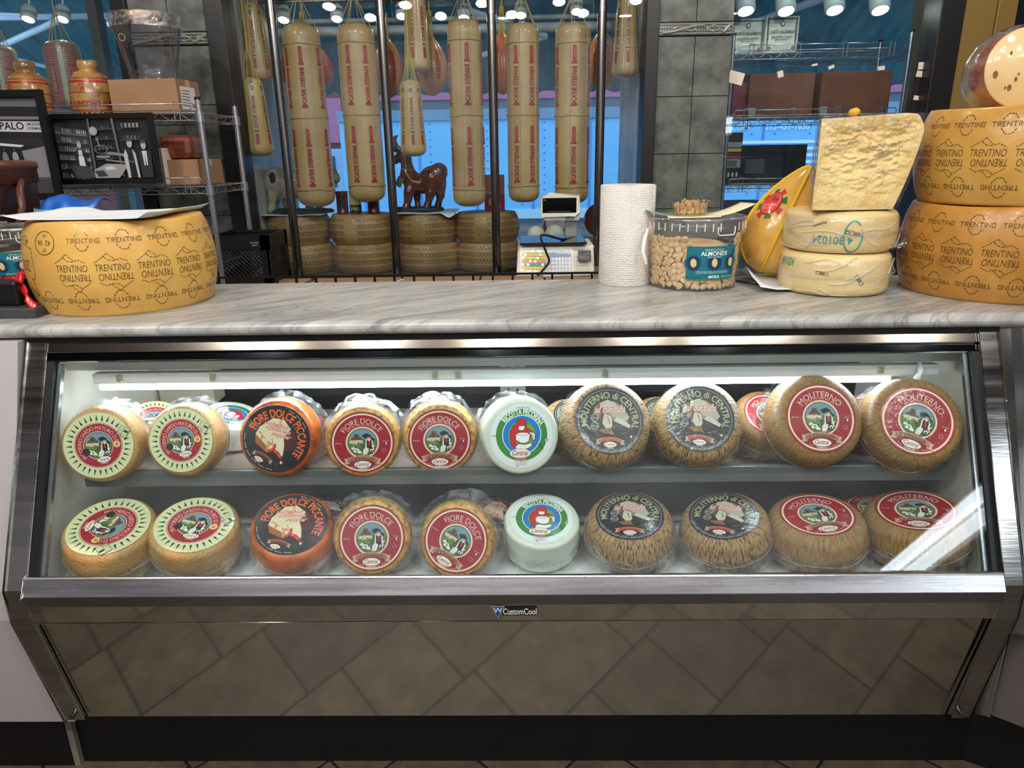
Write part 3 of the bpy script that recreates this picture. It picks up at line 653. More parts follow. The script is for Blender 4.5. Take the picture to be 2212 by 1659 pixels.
def shepherd(p, r, cx=0, cy=0):
    """small landscape vignette: sky, rock, flock, seated shepherd"""
    q = lambda *a: [(cx+r*x, cy+r*y) for x, y in a]
    p.disc(cx, cy, r, (34, 30, 28)); p.disc(cx, cy, r*.97, (112, 152, 164))
    seg = [(.97*cos(w_), .97*sin(w_)) for w_ in [radians(k) for k in range(-190, 11, 8)]]
    p.poly(q(*seg, (.6, .12), (.3, .22), (0, .18), (-.4, .2), (-.8, .14)), (92, 118, 56))
    p.poly(q((-.82, .16), (-.7, .36), (-.6, .42), (-.55, .62), (-.42, .66), (-.38, .6), (-.28, .64), (-.2, .45), (-.05, .36), (.05, .16)), (112, 76, 54))
    p.poly(q((-.52, .3), (-.48, .55), (-.42, .58), (-.4, .3)), (70, 46, 36))
    p.poly(q((-.94, -.02), (-.86, .14), (-.3, .18), (.1, .16), (0, -.06), (-.5, -.12)), (206, 192, 160))
    rnd = random.Random(3)
    for k in range(26): p.ell(cx+r*(-.88+.036*k*.95), cy+r*(rnd.uniform(-.06, .14)), r*.045, r*.03, (236, 228, 206) if k % 3 else (150, 132, 104), n=8)
    p.poly(q((-.93, -.1), (-.5, -.14), (-.1, -.1), (-.1, -.36), (-.75, -.5)), (96, 138, 54))
    for sx, sy, k in ((-.62, -.42, .16), (-.38, -.52, .18), (-.2, -.68, .16), (-.5, -.62, .13)):
        p.ell(cx+r*sx, cy+r*sy, r*k, r*k*.62, (236, 234, 226), n=14); p.ell(cx+r*(sx+k*.9), cy+r*(sy+.07), r*.05, r*.05, (60, 50, 46), n=8)
        p.line(q((sx-.08, sy-.08), (sx+.06, sy-.1)), r*.02, (120, 110, 100))
    for tx, ty in ((.14, .5), (.3, .58), (.44, .5), (.2, .42), (.6, .3), (.72, .22)): p.ell(cx+r*tx, cy+r*ty, r*.15, r*.09, (38, 44, 30), n=12)
    for k in range(70):
        a_ = rnd.uniform(0, 6.28); d_ = rnd.uniform(.1, .9); x_, y_ = d_*cos(a_), d_*sin(a_)
        if y_ > .1: continue
        p.ell(cx+r*x_, cy+r*y_, r*rnd.uniform(.02, .06), r*rnd.uniform(.012, .03), rnd.choice(((40, 44, 34), (70, 90, 44), (60, 50, 42), (206, 200, 184), (110, 100, 80), (36, 34, 34))), rnd.uniform(0, 3), 7); p.L -= .8
    p.line(q((.05, -.6), (.12, .5)), r*.03, (60, 40, 26))
    p.poly(q((.2, -.62), (.2, -.1), (.24, .2), (.36, .3), (.56, .3), (.7, .12), (.82, -.2), (.72, -.62)), (232, 228, 218))
    p.poly(q((.3, -.55), (.28, .1), (.36, .26), (.42, .1), (.5, .1), (.56, .26), (.64, .1), (.66, -.55)), (26, 28, 32))
    p.rect(cx+r*.40, cy-r*.2, cx+r*.54, cy+r*.12, (190, 30, 34))
    p.ell(cx+r*.46, cy+r*.37, r*.09, r*.12, (206, 150, 116), n=14); p.ell(cx+r*.46, cy+r*.47, r*.17, r*.06, (24, 24, 26), n=14); p.ell(cx+r*.46, cy+r*.52, r*.1, r*.06, (24, 24, 26), n=12)
    p.poly(q((.02, -.86), (.06, -.5), (.2, -.34), (.44, -.4), (.4, -.6), (.3, -.85)), (230, 226, 216))
    p.ell(cx+r*.62, cy-r*.56, r*.2, r*.2, (24, 26, 30), n=16); p.ell(cx+r*.62, cy-r*.56, r*.13, r*.13, (232, 228, 216), n=14); p.ell(cx+r*.62, cy-r*.6, r*.07, r*.08, (30, 30, 32), n=10)
    for k in range(6): p.ell(cx+r*(.78+.03*(k % 3)), cy-r*(.1+.12*k), r*.06, r*.06, (212, 206, 190) if k % 2 else (110, 60, 56), n=8)
def maker_oval(p, cx, cy, k, rot=0):
    for rx, ry, c in ((.235, .105, (176, 26, 44)), (.228, .098, (240, 234, 222))): p.ell(cx, cy, k*rx, k*ry, c, rot)
    p.text('Central', cx, cy+k*.01, k*.105, (160, 24, 44), rot, bold=.012, shear=.35, wd=k*.36)
    p.text('FORMAGGI', cx+k*.13*sin(rot), cy-k*.13*cos(rot), k*.045, (240, 224, 214), rot, wd=k*.24, bold=.02)
def banner(p, cx, cy, k, rot=0, col=(170, 112, 92)):
    T0 = p.T; c, d = cos(rot), sin(rot); p.T = lambda x, y: T0(cx+x*c-y*d, cy+x*d+y*c)
    p.poly([(-.44*k, -.02*k), (-.58*k, -.03*k), (-.54*k, -.13*k), (-.60*k, -.24*k), (-.40*k, -.20*k)], (200, 168, 140)); p.poly([(.44*k, -.02*k), (.58*k, -.03*k), (.54*k, -.13*k), (.60*k, -.24*k), (.40*k, -.20*k)], (200, 168, 140))
    n = 10; P = [(-.47*k+.94*k*i/n, .07*k-.09*k*((2*i/n-1)**2)) for i in range(n+1)]
    p.poly(P+[(x, y-.15*k) for x, y in P[::-1]], col); p.line(P, k*.012, (225, 205, 170)); p.text("L'Originale", 0, -.03*k, .12*k, (50, 22, 20), shear=.35, wd=.72*k, bold=.0); p.T = T0
def small_print(p, R, a0, a1, col, h=.028):
    n = int(abs(a1-a0)/3.2)
    for i in range(n):
        if i % 5 == 4: continue
        w_ = radians(a0+(a1-a0)*i/n); 
        p.b.add([p.fm(*p.T(r*cos(u_), r*sin(u_)), p.L) for r, u_ in ((R, w_), (R+h, w_), (R+h, w_+radians(1.9)), (R, w_+radians(1.9)))], [(0, 1, 2, 3)], lin(col))
    p.L += 1
def lab_red(title, span, paper=CREAMI):
    def f(p):
        p.disc(0, 0, 1, (150, 24, 40)); p.disc(0, 0, .985, RED); p.ring(0, 0, .895, .945, paper); p.ring(0, 0, .475, .52, paper); p.ring(0, 0, .455, .465, (200, 160, 120))
        p.arc(title, .70, 92, .175, (240, 226, 200), span=span, bold=-.012); small_print(p, .565, 140, 42, (226, 196, 180))
        shepherd(p, .455, 0, .0); banner(p, 0, -.49, 1.0); maker_oval(p, 0, -.71, 1.16)
        p.text('NET WT. 6.00 lb', -.74, -.02, .035, (230, 210, 196), wd=.2); p.rect(.70, -.06, .73, .01, (30, 110, 60)); p.rect(.73, -.06, .76, .01, (240, 240, 235)); p.rect(.76, -.06, .79, .01, (190, 30, 40))
        p.text('PRODUCT OF ITALY', .73, .05, .03, (226, 200, 190), wd=.18); p.ring(.68, -.24, .05, .058, (226, 200, 190)); small_print(p, .84, -60, -118, (226, 196, 190), .022)
    return f
def lab_sardo(p):
    p.disc(0, 0, 1, (176, 180, 122)); p.disc(0, 0, .99, (216, 218, 170))
    for k in range(32):
        w_ = 2*pi*k/32+.05; c, d = cos(w_), sin(w_); n = (-d*.034, c*.034)
        p.b.add([p.fm(*p.T(x, y), p.L) for x, y in ((.94*c, .94*d), (.75*c+n[0], .75*d+n[1]), (.75*c-n[0], .75*d-n[1]))], [(0, 1, 2)], lin((44, 62, 52)))
    p.L += 1
    p.disc(0, 0, .685, (120, 30, 40)); p.disc(0, 0, .672, (230, 210, 170)); p.disc(0, 0, .655, (164, 30, 50)); p.ring(0, 0, .405, .425, (226, 206, 170))
    p.arc('PECORINO SARDO MATURO D.O.P.',   .53, 112, .12, (238, 226, 200), span=232, bold=-.014)
    shepherd(p, .4); p.disc(-.34, -.2, .11, (50, 40, 38)); maker_oval(p, .16, -.42, .85, radians(12))
    p.disc(.53, .04, .105, (214, 160, 70)); p.disc(.53, .04, .08, (240, 214, 160)); p.disc(.53, .04, .05, (200, 70, 40))
    p.text('DOP', .53, .04, .03, (250, 230, 200)); x, y = .72, .42; T0 = p.T; a = radians(-28); c, d = cos(a), sin(a); p.T = lambda u, v_: T0(x+u*c-v_*d, y+u*d+v_*c)
    p.rect(-.15, -.15, .15, .15, (50, 52, 46)); p.rect(-.14, -.14, .14, .14, (206, 208, 164)); 
    for k in range(3): p.rect(-.14, -.075+.07*k, .14, -.068+.07*k, (50, 52, 46))
    p.rect(-.02, -.14, -.013, .14, (50, 52, 46)); p.rect(.0, .0, .13, .06, (40, 50, 90)); p.text('NET WT', -.08, -.1, .03, (40, 40, 40)); p.T = T0
def lab_picc(p):
    p.disc(0, 0, 1, (14, 14, 16)); p.disc(0, 0, .985, (26, 26, 28))
    p.poly([(-.4, .4), (0, .62), (.25, .55), (.62, .1), (.55, -.3), (.2, -.35), (-.5, 0)], (74, 28, 26))
    p.poly([(-.62, .12), (-.5, .34), (-.1, .62), (.22, .58), (.42, .3), (.2, .02), (.0, -.08), (-.3, -.2)], (220, 206, 168))
    p.poly([(-.62, .12), (-.3, -.2), (-.28, -.42), (-.62, -.14)], (156, 92, 44)); p.poly([(-.3, -.2), (.0, -.08), (.02, -.3), (-.28, -.42)], (196, 150, 92))
    p.poly([(-.22, -.05), (.22, .04), (.24, -.2), (.2, -.52), (-.1, -.36), (-.2, -.3)], (228, 214, 178))
    r = random.Random(5)
    for k in range(9):
        x, y = r.uniform(-.5, .2), r.uniform(-.3, .45); pts = [(x, y)]
        for j in range(5): x += r.uniform(-.08, .1); y += r.uniform(-.09, .09); pts.append((x, y))
        p.line(pts, .02, (214, 96, 40))
    for x, y, a in ((-.14, -.34, .4), (.02, -.4, -.6), (-.06, -.26, 1.2), (.1, -.5, -1)): p.ell(x, y, .13, .05, (196, 24, 30), a, 14); p.ell(x-.02, y+.015, .06, .015, (240, 120, 110), a, 10)
    for i, t in enumerate(('with spicy', 'calabrian', 'pepper')):
        p.text(t, .02+.06*i+.008, .42-.15*i-.008, .13, (236, 214, 196), radians(-12), bold=.03, shear=.5); p.text(t, .02+.06*i, .42-.15*i, .13, (206, 26, 46), radians(-12), bold=.0, shear=.5)
    p.arc('FIORE DOLCE PICCANTE', .76, 58, .23, (232, 100, 34), span=200, bold=.022)
    banner(p, -.36, -.5, .55, radians(-28), (150, 56, 40)); maker_oval(p, -.5, -.62, .62, radians(-28))
    small_print(p, .92, 172, 268, (220, 214, 200), .02); small_print(p, .92, 66, 20, (220, 214, 200), .02); p.rect(.1, -.74, .14, -.66, (30, 110, 60)); p.rect(.14, -.74, .18, -.66, (240, 240, 235)); p.rect(.18, -.74, .22, -.66, (190, 30, 40))
    p.ring(.0, -.74, .04, .048, (90, 120, 110))
def lab_ricotta(p):
    p.disc(0, 0, 1, (214, 222, 216)); p.disc(0, 0, .985, (230, 236, 236)); p.disc(0, .04, .81, (52, 138, 50)); p.disc(0, .04, .615, (240, 244, 244)); p.disc(0, .04, .59, (24, 122, 204)); p.disc(0, .04, .425, (112, 158, 40))
    p.arc('RICOTTA PECORINA', .715, 85, .165, (246, 248, 246), span=118, cy=.04, bold=.03)
    K = (24, 20, 20); W = (244, 246, 244); R = (206, 34, 36)
    body = [(-.3, -.28), (-.36, -.08), (-.37, .12), (-.28, .3), (-.16, .38), (.1, .3), (.3, .16), (.44, .02), (.44, -.06), (.1, -.02), (-.2, -.1), (-.14, -.3), (-.02, -.42), (-.12, -.42)]
    p.poly([(x*1.03, y*1.03) for x, y in body], K); p.poly(body, R)
    p.ell(-.02, .37, .175, .175, K, .4); p.ell(-.02, .37, .16, .16, R, .4); p.poly([(-.22, .12), (-.2, .4), (-.1, .44), (-.12, .14)], R)
    p.poly([(-.12, .2), (-.1, .32), (.1, .32), (.08, .2), (0, .17)], K); p.poly([(-.105, .205), (-.09, .31), (.09, .31), (.07, .21), (0, .18)], W)
    p.poly([(-.2, -.12), (-.2, .06), (-.1, .1), (.2, .1), (.28, .08), (.24, -.16), (.1, -.24), (-.05, -.22)], K); p.poly([(-.18, -.11), (-.185, .05), (-.09, .08), (.2, .08), (.26, .07), (.22, -.15), (.1, -.22), (-.04, -.2)], W)
    p.ell(.03, .07, .2, .05, K); p.ell(.03, .07, .18, .038, W)
    p.poly([(-.2, -.3), (-.1, -.22), (.1, -.25), (.3, -.2), (.34, -.3), (.2, -.4), (-.06, -.46), (-.2, -.42)], K); p.poly([(-.18, -.31), (-.09, -.24), (.1, -.27), (.29, -.22), (.32, -.3), (.19, -.38), (-.06, -.44), (-.18, -.4)], W)
    p.poly([(.2, .14), (.3, .06), (.33, -.14), (.42, -.14), (.44, .06), (.38, .12), (.3, .13)], K); p.poly([(.22, .13), (.31, .05), (.34, -.12), (.41, -.12), (.42, .06), (.37, .1), (.3, .11)], W)
    for k in range(3): p.line([(.33+.03*k, .06), (.34+.025*k, -.12)], .007, K)
    maker_oval(p, -.04, -.53, 1.45); p.text('FORMAGGI', -.03, -.72, .06, (190, 30, 44), wd=.36, bold=.02)
    for i, wd in enumerate((.42, .3, .36)): p.text('by central formaggi serrenti italy', -.02, -.8-.045*i, .025, (190, 60, 60), wd=wd)
    p.disc(-.12, -.93, .02, (190, 30, 44)); p.text('NET WEIGHT 6.6 lb', -.82, .02, .03, (40, 60, 50), wd=.26); p.arc('hinzumi 300g a 1000g', .9, 88, .03, (60, 90, 80), span=26)
    p.rect(.70, -.16, .74, -.1, (30, 110, 60)); p.rect(.74, -.16, .78, -.1, (244, 246, 244)); p.rect(.78, -.16, .82, -.1, (190, 30, 40)); p.text('81091', .62, -.33, .06, (20, 50, 30), radians(-60))
def lab_tart(p):
    p.disc(0, 0, 1, (20, 22, 30)); p.disc(0, 0, .985, (28, 31, 40)); p.ring(0, 0, .915, .925, (180, 184, 190))
    p.poly([(-.5, .1), (-.45, .38), (-.2, .56), (.15, .58), (.38, .42), (.55, .15), (.5, -.1), (.0, .0)], (150, 124, 92))
    p.poly([(.0, .2), (.12, .5), (.4, .42), (.58, .1), (.5, .0), (.1, .12)], (176, 168, 150)); p.poly([(-.3, .5), (-.05, .62), (.2, .5), (.05, .3), (-.2, .34)], (190, 180, 158)); p.poly([(-.3, .5), (-.2, .34), (-.22, .2), (-.42, .3)], (122, 84, 46))
    p.poly([(-.22, -.1), (-.16, .2), (.04, .12), (.08, -.14), (.02, -.26), (-.12, -.24)], (198, 192, 174)); p.poly([(-.22, -.1), (-.16, .2), (-.24, .24), (-.32, .0)], (96, 66, 42)); p.line([(-.06, .1), (.0, -.1)], .02, (40, 34, 30))
    p.poly([(-.35, -.3), (.1, -.2), (.5, -.36), (.3, -.42), (-.2, -.4)], (140, 92, 52))
    for x, y, r in ((.22, -.26, .17), (.36, -.24, .13)): p.disc(x, y, r, (14, 13, 15), 18); p.disc(x-.03, y+.03, r*.7, (48, 44, 46), 14)
    p.poly([(.12, -.02), (.2, .1), (.4, .02), (.62, -.14), (.56, -.22), (.3, -.1)], (196, 190, 178))
    p.arc('MOLITERNO di CENTRAL', .76, 88, .19, (178, 178, 130), span=214, bold=.012)
    p.text('al tartufo', .01, .35, .19, (238, 226, 226), radians(4), bold=.035, shear=.45, wd=.92); p.text('al tartufo', .0, .36, .19, (206, 26, 60), radians(4), bold=.0, shear=.45, wd=.9)
    for y, c in ((.06, (40, 36, 34)), (-.18, (24, 24, 28))): p.disc(-.44, y, .115, (190, 190, 186), 24); p.disc(-.44, y, .105, c, 24); p.text('USDA', -.44, y, .06, (190, 190, 186)); p.ring(-.44, y, .08, .086, (190, 190, 186), 24)
    banner(p, 0, -.56, .72, 0, (196, 84, 56)); maker_oval(p, 0, -.72, .8); small_print(p, .935, 205, 330, (190, 190, 180), .02); small_print(p, .87, 208, 330, (170, 170, 164), .024)
    p.rect(.56, -.5, .6, -.44, (30, 110, 60)); p.rect(.6, -.5, .64, -.44, (240, 240, 235)); p.rect(.64, -.5, .68, -.44, (190, 30, 40)); p.ring(.4, -.66, .05, .06, (150, 150, 150))
LAB = {'sardo': (lab_sardo, .85), 'fiore': (lab_red('FIORE DOLCE', 116), .83), 'picc': (lab_picc, .84), 'ricotta': (lab_ricotta, .83), 'tart': (lab_tart, .745), 'moli': (lab_red('MOLITERNO', 112), .725)}
KNAME = {'sardo': 'pecorino_wheel', 'fiore': 'gold_rind_wheel', 'picc': 'pepper_cheese_wheel', 'ricotta': 'ricotta_wheel', 'tart': 'truffle_cheese_wheel', 'moli': 'basket_rind_wheel'}
PROTO = {}
def wheel_mesh(kind):
    if kind not in PROTO:
        pr, T = wheel_prof(kind); sc_ = .1
        def wp(p, w_):
            k = .006*noise.noise(p*2.3+V((hash(kind) % 7, 0, 0))); return p*(1+k)
        b = MB().lathe(pr, 96, warp=wp); b.v = [(x*sc_, y*sc_, z*sc_) for x, y, z in b.v]
        fn, lf = LAB[kind]; p = Paint(sc=lf*sc_, eps=2.2e-5); p.fm = (lambda x, y, l, k=lf*sc_: (x*k, y*k, .0006+l*2.2e-5)); fn(p)
        ob = b.build('rind', RIND[kind]); ol = p.b.build('label', PRINTC, colors=True)
        PROTO[kind] = (ob.data, ol.data, T); bpy.data.objects.remove(ob); bpy.data.objects.remove(ol)
    return PROTO[kind]
def fringe(T, seed, a0=-pi, a1=pi, amp=1.0, back=False):
    """ruffled skirt of film gathered round the back of a wheel (unit radius .1)"""
    r = random.Random(seed); o = V((r.random()*40, r.random()*40, 0)); n = 150; m = 9
    def f(u, v_):
        w_ = a0+(a1-a0)*u; q = V((cos(w_)*2.2, sin(w_)*2.2, v_*1.2))+o
        e = .6+.55*noise.noise(V((cos(w_)*1.3, sin(w_)*1.3, 7))+o); fine = noise.noise(V((cos(w_)*9, sin(w_)*9, v_*2.5))+o)
        if a1-a0 < 6: e *= max(0, sin(pi*u))**.4
        rr = 1.012+v_**1.5*(.05+.25*e*amp)+fine*.06*v_; z = -T*.45-v_*(T*.42+.1*e*amp)+.03*noise.noise(q*3)*v_
        return V((rr*cos(w_), rr*sin(w_), z))*.1
    return MB().grid(f, n, m)
def pose(cx, cy, alab, ratio, dirdeg, spin, kind, support, lift=0, thick=None):
    """turns a printed-label ellipse seen in the photo into a wheel standing on its support"""
    _, lf = LAB[kind]; T = PROTO[kind][2] if kind in PROTO else wheel_mesh(kind)[2]; Rpx = alab/lf
    d = (at(cx, cy, Y=1.0)-EYE); vd = d.normalized()
    s_ = sqrt(max(0, 1-ratio*ratio)); ux = (_r-_r.dot(vd)*vd).normalized(); uy = vd.cross(ux)
    if uy.dot(_u) < 0: uy = -uy
    n = (-vd*ratio+(ux*cos(radians(dirdeg))+uy*sin(radians(dirdeg)))*s_).normalized()
    up = _u+(_f*.0); y_ = (up-up.dot(n)*n).normalized(); x_ = y_.cross(n); a = radians(spin)
    X_ = x_*cos(a)+y_*sin(a); Y_ = y_*cos(a)-x_*sin(a)
    lo, hi = .9, 2.4
    for _ in range(40):
        Y = (lo+hi)/2; c = EYE+d*Y; zc = (c-EYE).dot(_f); R = Rpx*zc/FPX
        edge = R*.98*sqrt(max(0, 1-n.z*n.z)); zmin = min(c.z-edge, c.z-edge-T*R*n.z)
        if zmin > support: lo = Y
        else: hi = Y
    M = Matrix((X_, Y_, n)).transposed().to_4x4(); M = Matrix.Translation(c+V((0, 0, lift))) @ M
    return M, R, c, n
def put_wheel(kind, e, support, label, group, film=1.0, seed=0, a0=-pi, a1=pi):
    body, lab, T = wheel_mesh(kind); M, R, c, n = pose(*e, kind, support)
    root = empty(KNAME[kind], label, 'cheese', group=group, M=M @ Matrix.Scale(R/.1, 4))
    for nm, me in (('rind', body), ('label', lab)):
        o = bpy.data.objects.new(nm, me); COL.objects.link(o); o.parent = root
    if film:
        fb = fringe(T, seed, a0, a1, film); fb.mi = 1; rr_ = random.Random(seed*7+1); pr_ = Prof([(r_, -z_) for r_, z_ in wheel_prof(kind)[0][2:-1]]); o_ = V((seed*2.7, 0, 0))
        cl = []
        for i in range(60):
            w_ = 2*pi*i/60; z_ = T*(.58+.07*noise.noise(V((cos(w_)*1.4, sin(w_)*1.4, 0))+o_)); cl.append(V(((pr_(z_)+.018)*cos(w_)*.1, (pr_(z_)+.018)*sin(w_)*.1, -z_*.1)))
        fb.tube(cl, .0006, 5, closed=True)
        for k in range(7):
            w0 = rr_.uniform(-pi, pi); dw = rr_.uniform(.2, .7)*rr_.choice((-1, 1)); z0 = T*rr_.uniform(.3, .55); z1 = T*rr_.uniform(.55, .9); q_ = []
            for i in range(7):
                t_ = i/6; z_ = z0+(z1-z0)*t_+.03*sin(t_*6+k); w_ = w0+dw*t_; q_.append(V(((pr_(z_)+.016)*cos(w_)*.1, (pr_(z_)+.016)*sin(w_)*.1, -z_*.1)))
            fb.tube(curve_pts(q_, 3), .0005, 5)
        fb.build('plastic_wrap', [FILM, mat('film_seam', (236, 236, 230), .2, alpha=.55, coat=1)], root)
    print('WHEEL', kind, [round(q, 3) for q in c], 'R %.3f' % R, 'n', [round(q, 2) for q in n]); return root
SZ = .770; DZ = .590; UP = 'front cheeses on the middle shelf'; LO = 'front cheeses on the case deck'
put_wheel('sardo', (213, 962, 72, .91, 200, 0), SZ, 'pecorino wheel with pale sunburst label, leftmost on the upper shelf', UP, .8, 1)
put_wheel('sardo', (391, 951, 69, .9, 190, 0), SZ, 'pecorino wheel with pale sunburst label, second from left on the upper shelf', UP, .9, 2)
put_wheel('picc', (597, 948, 73, .94, 205, -3), SZ, 'orange rind cheese wheel with black label standing on the upper shelf', UP, .5, 3)
put_wheel('fiore', (783, 956, 68, .965, 250, 0), SZ, 'gold cheese wheel with round red label beside the orange wheel on the upper shelf', UP, .7, 4)
put_wheel('fiore', (950, 950, 68, .965, 260, 0), SZ, 'gold cheese wheel with round red label beside the white wheel on the upper shelf', UP, .7, 5)
put_wheel('ricotta', (1127, 942, 70, .97, 330, 0), SZ, 'white ricotta wheel with green and blue ring label on the upper shelf', UP, .5, 6)
put_wheel('tart', (1317, 908, 74, .955, 50, -2), SZ, 'mottled cheese wheel with dark blue label, left one of two on the upper shelf', UP, .25, 7)
put_wheel('tart', (1512, 904, 73, .95, 60, -4), SZ, 'mottled cheese wheel with dark blue label, right one of two on the upper shelf', UP, .25, 8)
put_wheel('moli', (1773, 903, 75, .91, 20, -3), SZ, 'large brown basket rind wheel with red label under the tube light, upper shelf', UP, .3, 9)
put_wheel('moli', (1982, 909, 76, .91, 25, -20), SZ, 'large brown wheel with tilted red label at the right end of the upper shelf', UP, .3, 10)
put_wheel('sardo', (235, 1136, 83, .67, 112, -110), DZ, 'reclining pecorino wheel, leftmost of the lower row with its label turned sideways', LO, .5, 11)
put_wheel('sardo', (420, 1132, 81, .70, 104, -22), DZ, 'reclining pecorino wheel with shiny upright label, second from left in the lower row', LO, .5, 12)
put_wheel('picc', (630, 1132, 77, .82, 104, 12), DZ, 'orange rind cheese wheel with black label reclining in the lower row', LO, .4, 13)
put_wheel('fiore', (803, 1162, 71, .985, 230, 0), DZ, 'gold cheese wheel with upright red label in the lower row', LO, .8, 14)
put_wheel('fiore', (985, 1168, 70, .98, 215, -30), DZ, 'gold cheese wheel with red label turned clockwise in the lower row', LO, 1.1, 15)
put_wheel('ricotta', (1170, 1121, 69, .72, 88, -3), DZ, 'white ricotta wheel with green and blue ring label reclining in the lower row', LO, .3, 16)
put_wheel('tart', (1360, 1113, 73, .69, 88, 0), DZ, 'greyish mottled wheel with dark blue label beside the white wheel in the lower row', LO, .2, 17)
put_wheel('tart', (1563, 1113, 73, .68, 92, -4), DZ, 'black streaked wheel with dark blue label beside the red labelled wheel in the lower row', LO, .2, 18)
put_wheel('moli', (1765, 1111, 76, .57, 82, 16), DZ, 'brown wheel with red label and small seal, second from right in the lower row', LO, .3, 19)
put_wheel('moli', (1978, 1101, 78, .54, 84, 4), DZ, 'brown basket rind wheel with red label, rightmost in the lower row behind the glare', LO, .3, 20)
BK = 'cheeses at the back of the middle shelf'
put_wheel('ricotta', (502, 895, 50, .5, 84, -140), SZ, 'white ricotta wheel peeping out behind the second pecorino wheel', BK, 0, 21)
put_wheel('sardo', (335, 905, 52, .75, 95, 0), SZ, 'pecorino wheel hidden behind and between the two front pecorino wheels', BK, 0, 22)
put_wheel('picc', (676, 920, 46, .6, 70, -20), SZ, 'orange rind wheel standing behind the front orange one on the upper shelf', BK, 0, 23)
put_wheel('tart', (1245, 905, 52, .7, 60, 0), SZ, 'mottled cheese wheel tucked behind the left dark blue labelled wheel', BK, 0, 24)
put_wheel('tart', (1440, 900, 52, .7, 60, 0), SZ, 'mottled cheese wheel tucked between the two dark blue labelled wheels', BK, 0, 25)
put_wheel('moli', (1662, 895, 54, .75, 60, 0), SZ, 'brown basket rind wheel behind and left of the large red labelled wheel', BK, .3, 26)
put_wheel('moli', (1870, 895, 52, .75, 80, 0), SZ, 'brown basket rind wheel between and behind the two right end wheels', BK, 0, 27)
BD = 'cheeses at the back of the case deck'
put_wheel('tart', (706, 1100, 52, .6, 85, 0), DZ, 'dark film wrapped wheel in the shadow behind the lower orange wheel', BD, .4, 28)
put_wheel('picc', (1075, 1105, 50, .7, 85, 0), DZ, 'orange rind wheel in the shadow behind the lower white wheel', BD, 0, 29)
put_wheel('moli', (1880, 1095, 48, .6, 85, 0), DZ, 'brown wheel in the shadow between the two lower right wheels', BD, 0, 30)
# crumpled white tie above the right end wheel
g = at(1988, 805, Y=1.42); t = MB(); t.tube([g+V((.012, .03, .012)), g+V((.006, .01, .002)), g, g+V((-.006, -.002, -.012)), g+V((-.012, 0, -.017))], [.004, .006, .0045, .007, .003], 8)
t.build('paper_tie', MATS['white_paper'], label='twisted white paper tie on top of the right end wheel', cat='tie')
# ================================================================ things on the worktop
def cylmap(cx, cy, prof, off=.0006, eps=5e-5, th0=-pi/2):
    """(arc metres, height) -> surface of a turned body standing at cx, cy; prof(z) gives its radius"""
    def f(x, z, l):
        r = prof(z); w_ = th0+x/prof.ref; r += off+l*eps; return (cx+r*cos(w_), cy+r*sin(w_), z)
    return f
AGED = mat('aged_wheel_rind', (220, 176, 92), .36, col2=(188, 136, 56), nscale=5, bump=.15, bscale=60, coat=.15, detail=9, ctr=(.25, .65))
AGEDD = mat('dark_aged_wheel_rind', (206, 152, 70), .36, col2=(156, 102, 38), nscale=6, bump=.18, bscale=50, coat=.15, detail=10, ctr=(.3, .62))
DOTS = {'T': ('11111', '00100', '00100', '00100', '00100'), 'R': ('1111', '1001', '1111', '1010', '1001'), 'E': ('1111', '1000', '1110', '1000', '1111'), 'N': ('10001', '11001', '10101', '10011', '10001'), 'I': ('1', '1', '1', '1', '1'), 'O': ('1111', '1001', '1001', '1001', '1111')}
def dotword(p, word, x, y, w_, h, col, flip=False):
    cols = sum(len(DOTS[c][0])+1 for c in word)-1; dx = w_/cols; dy = h/5; cx = x-w_/2; sg = -1 if flip else 1; q = []
    for c in word:
        g = DOTS[c]
        for r in range(5):
            for k, ch in enumerate(g[r]):
                if ch == '1': q.append((cx+(k+.5)*dx-x, (2-r)*dy*1.05))
        cx += (len(g[0])+1)*dx
    for a, b in q:
        X0, Y0 = x+sg*a, y+sg*b; P = [(X0-dx*.42, Y0-dy*.36), (X0+dx*.42, Y0-dy*.36), (X0+dx*.42, Y0+dy*.36), (X0-dx*.42, Y0+dy*.36)]
        p.b.add([p.fm(*p.T(*t_), p.L) for t_ in P], [(0, 1, 2, 3)], lin(col))
def dashes(p, pts, wd, col, dash=.0035, gap=.0015):
    for (x0, y0), (x1, y1) in zip(pts, pts[1:]):
        l = math.hypot(x1-x0, y1-y0); n = max(1, int(l/(dash+gap))); ux, uy = (x1-x0)/l, (y1-y0)/l; d = l/n
        for i in range(n):
            a = i*d; b = a+d*.72; P = [(x0+ux*t_-uy*s_, y0+uy*t_+ux*s_) for t_, s_ in ((a, -wd/2), (b, -wd/2), (b, wd/2), (a, wd/2))]
            p.b.add([p.fm(*p.T(*q), p.L) for q in P], [(0, 1, 2, 3)], lin(col))
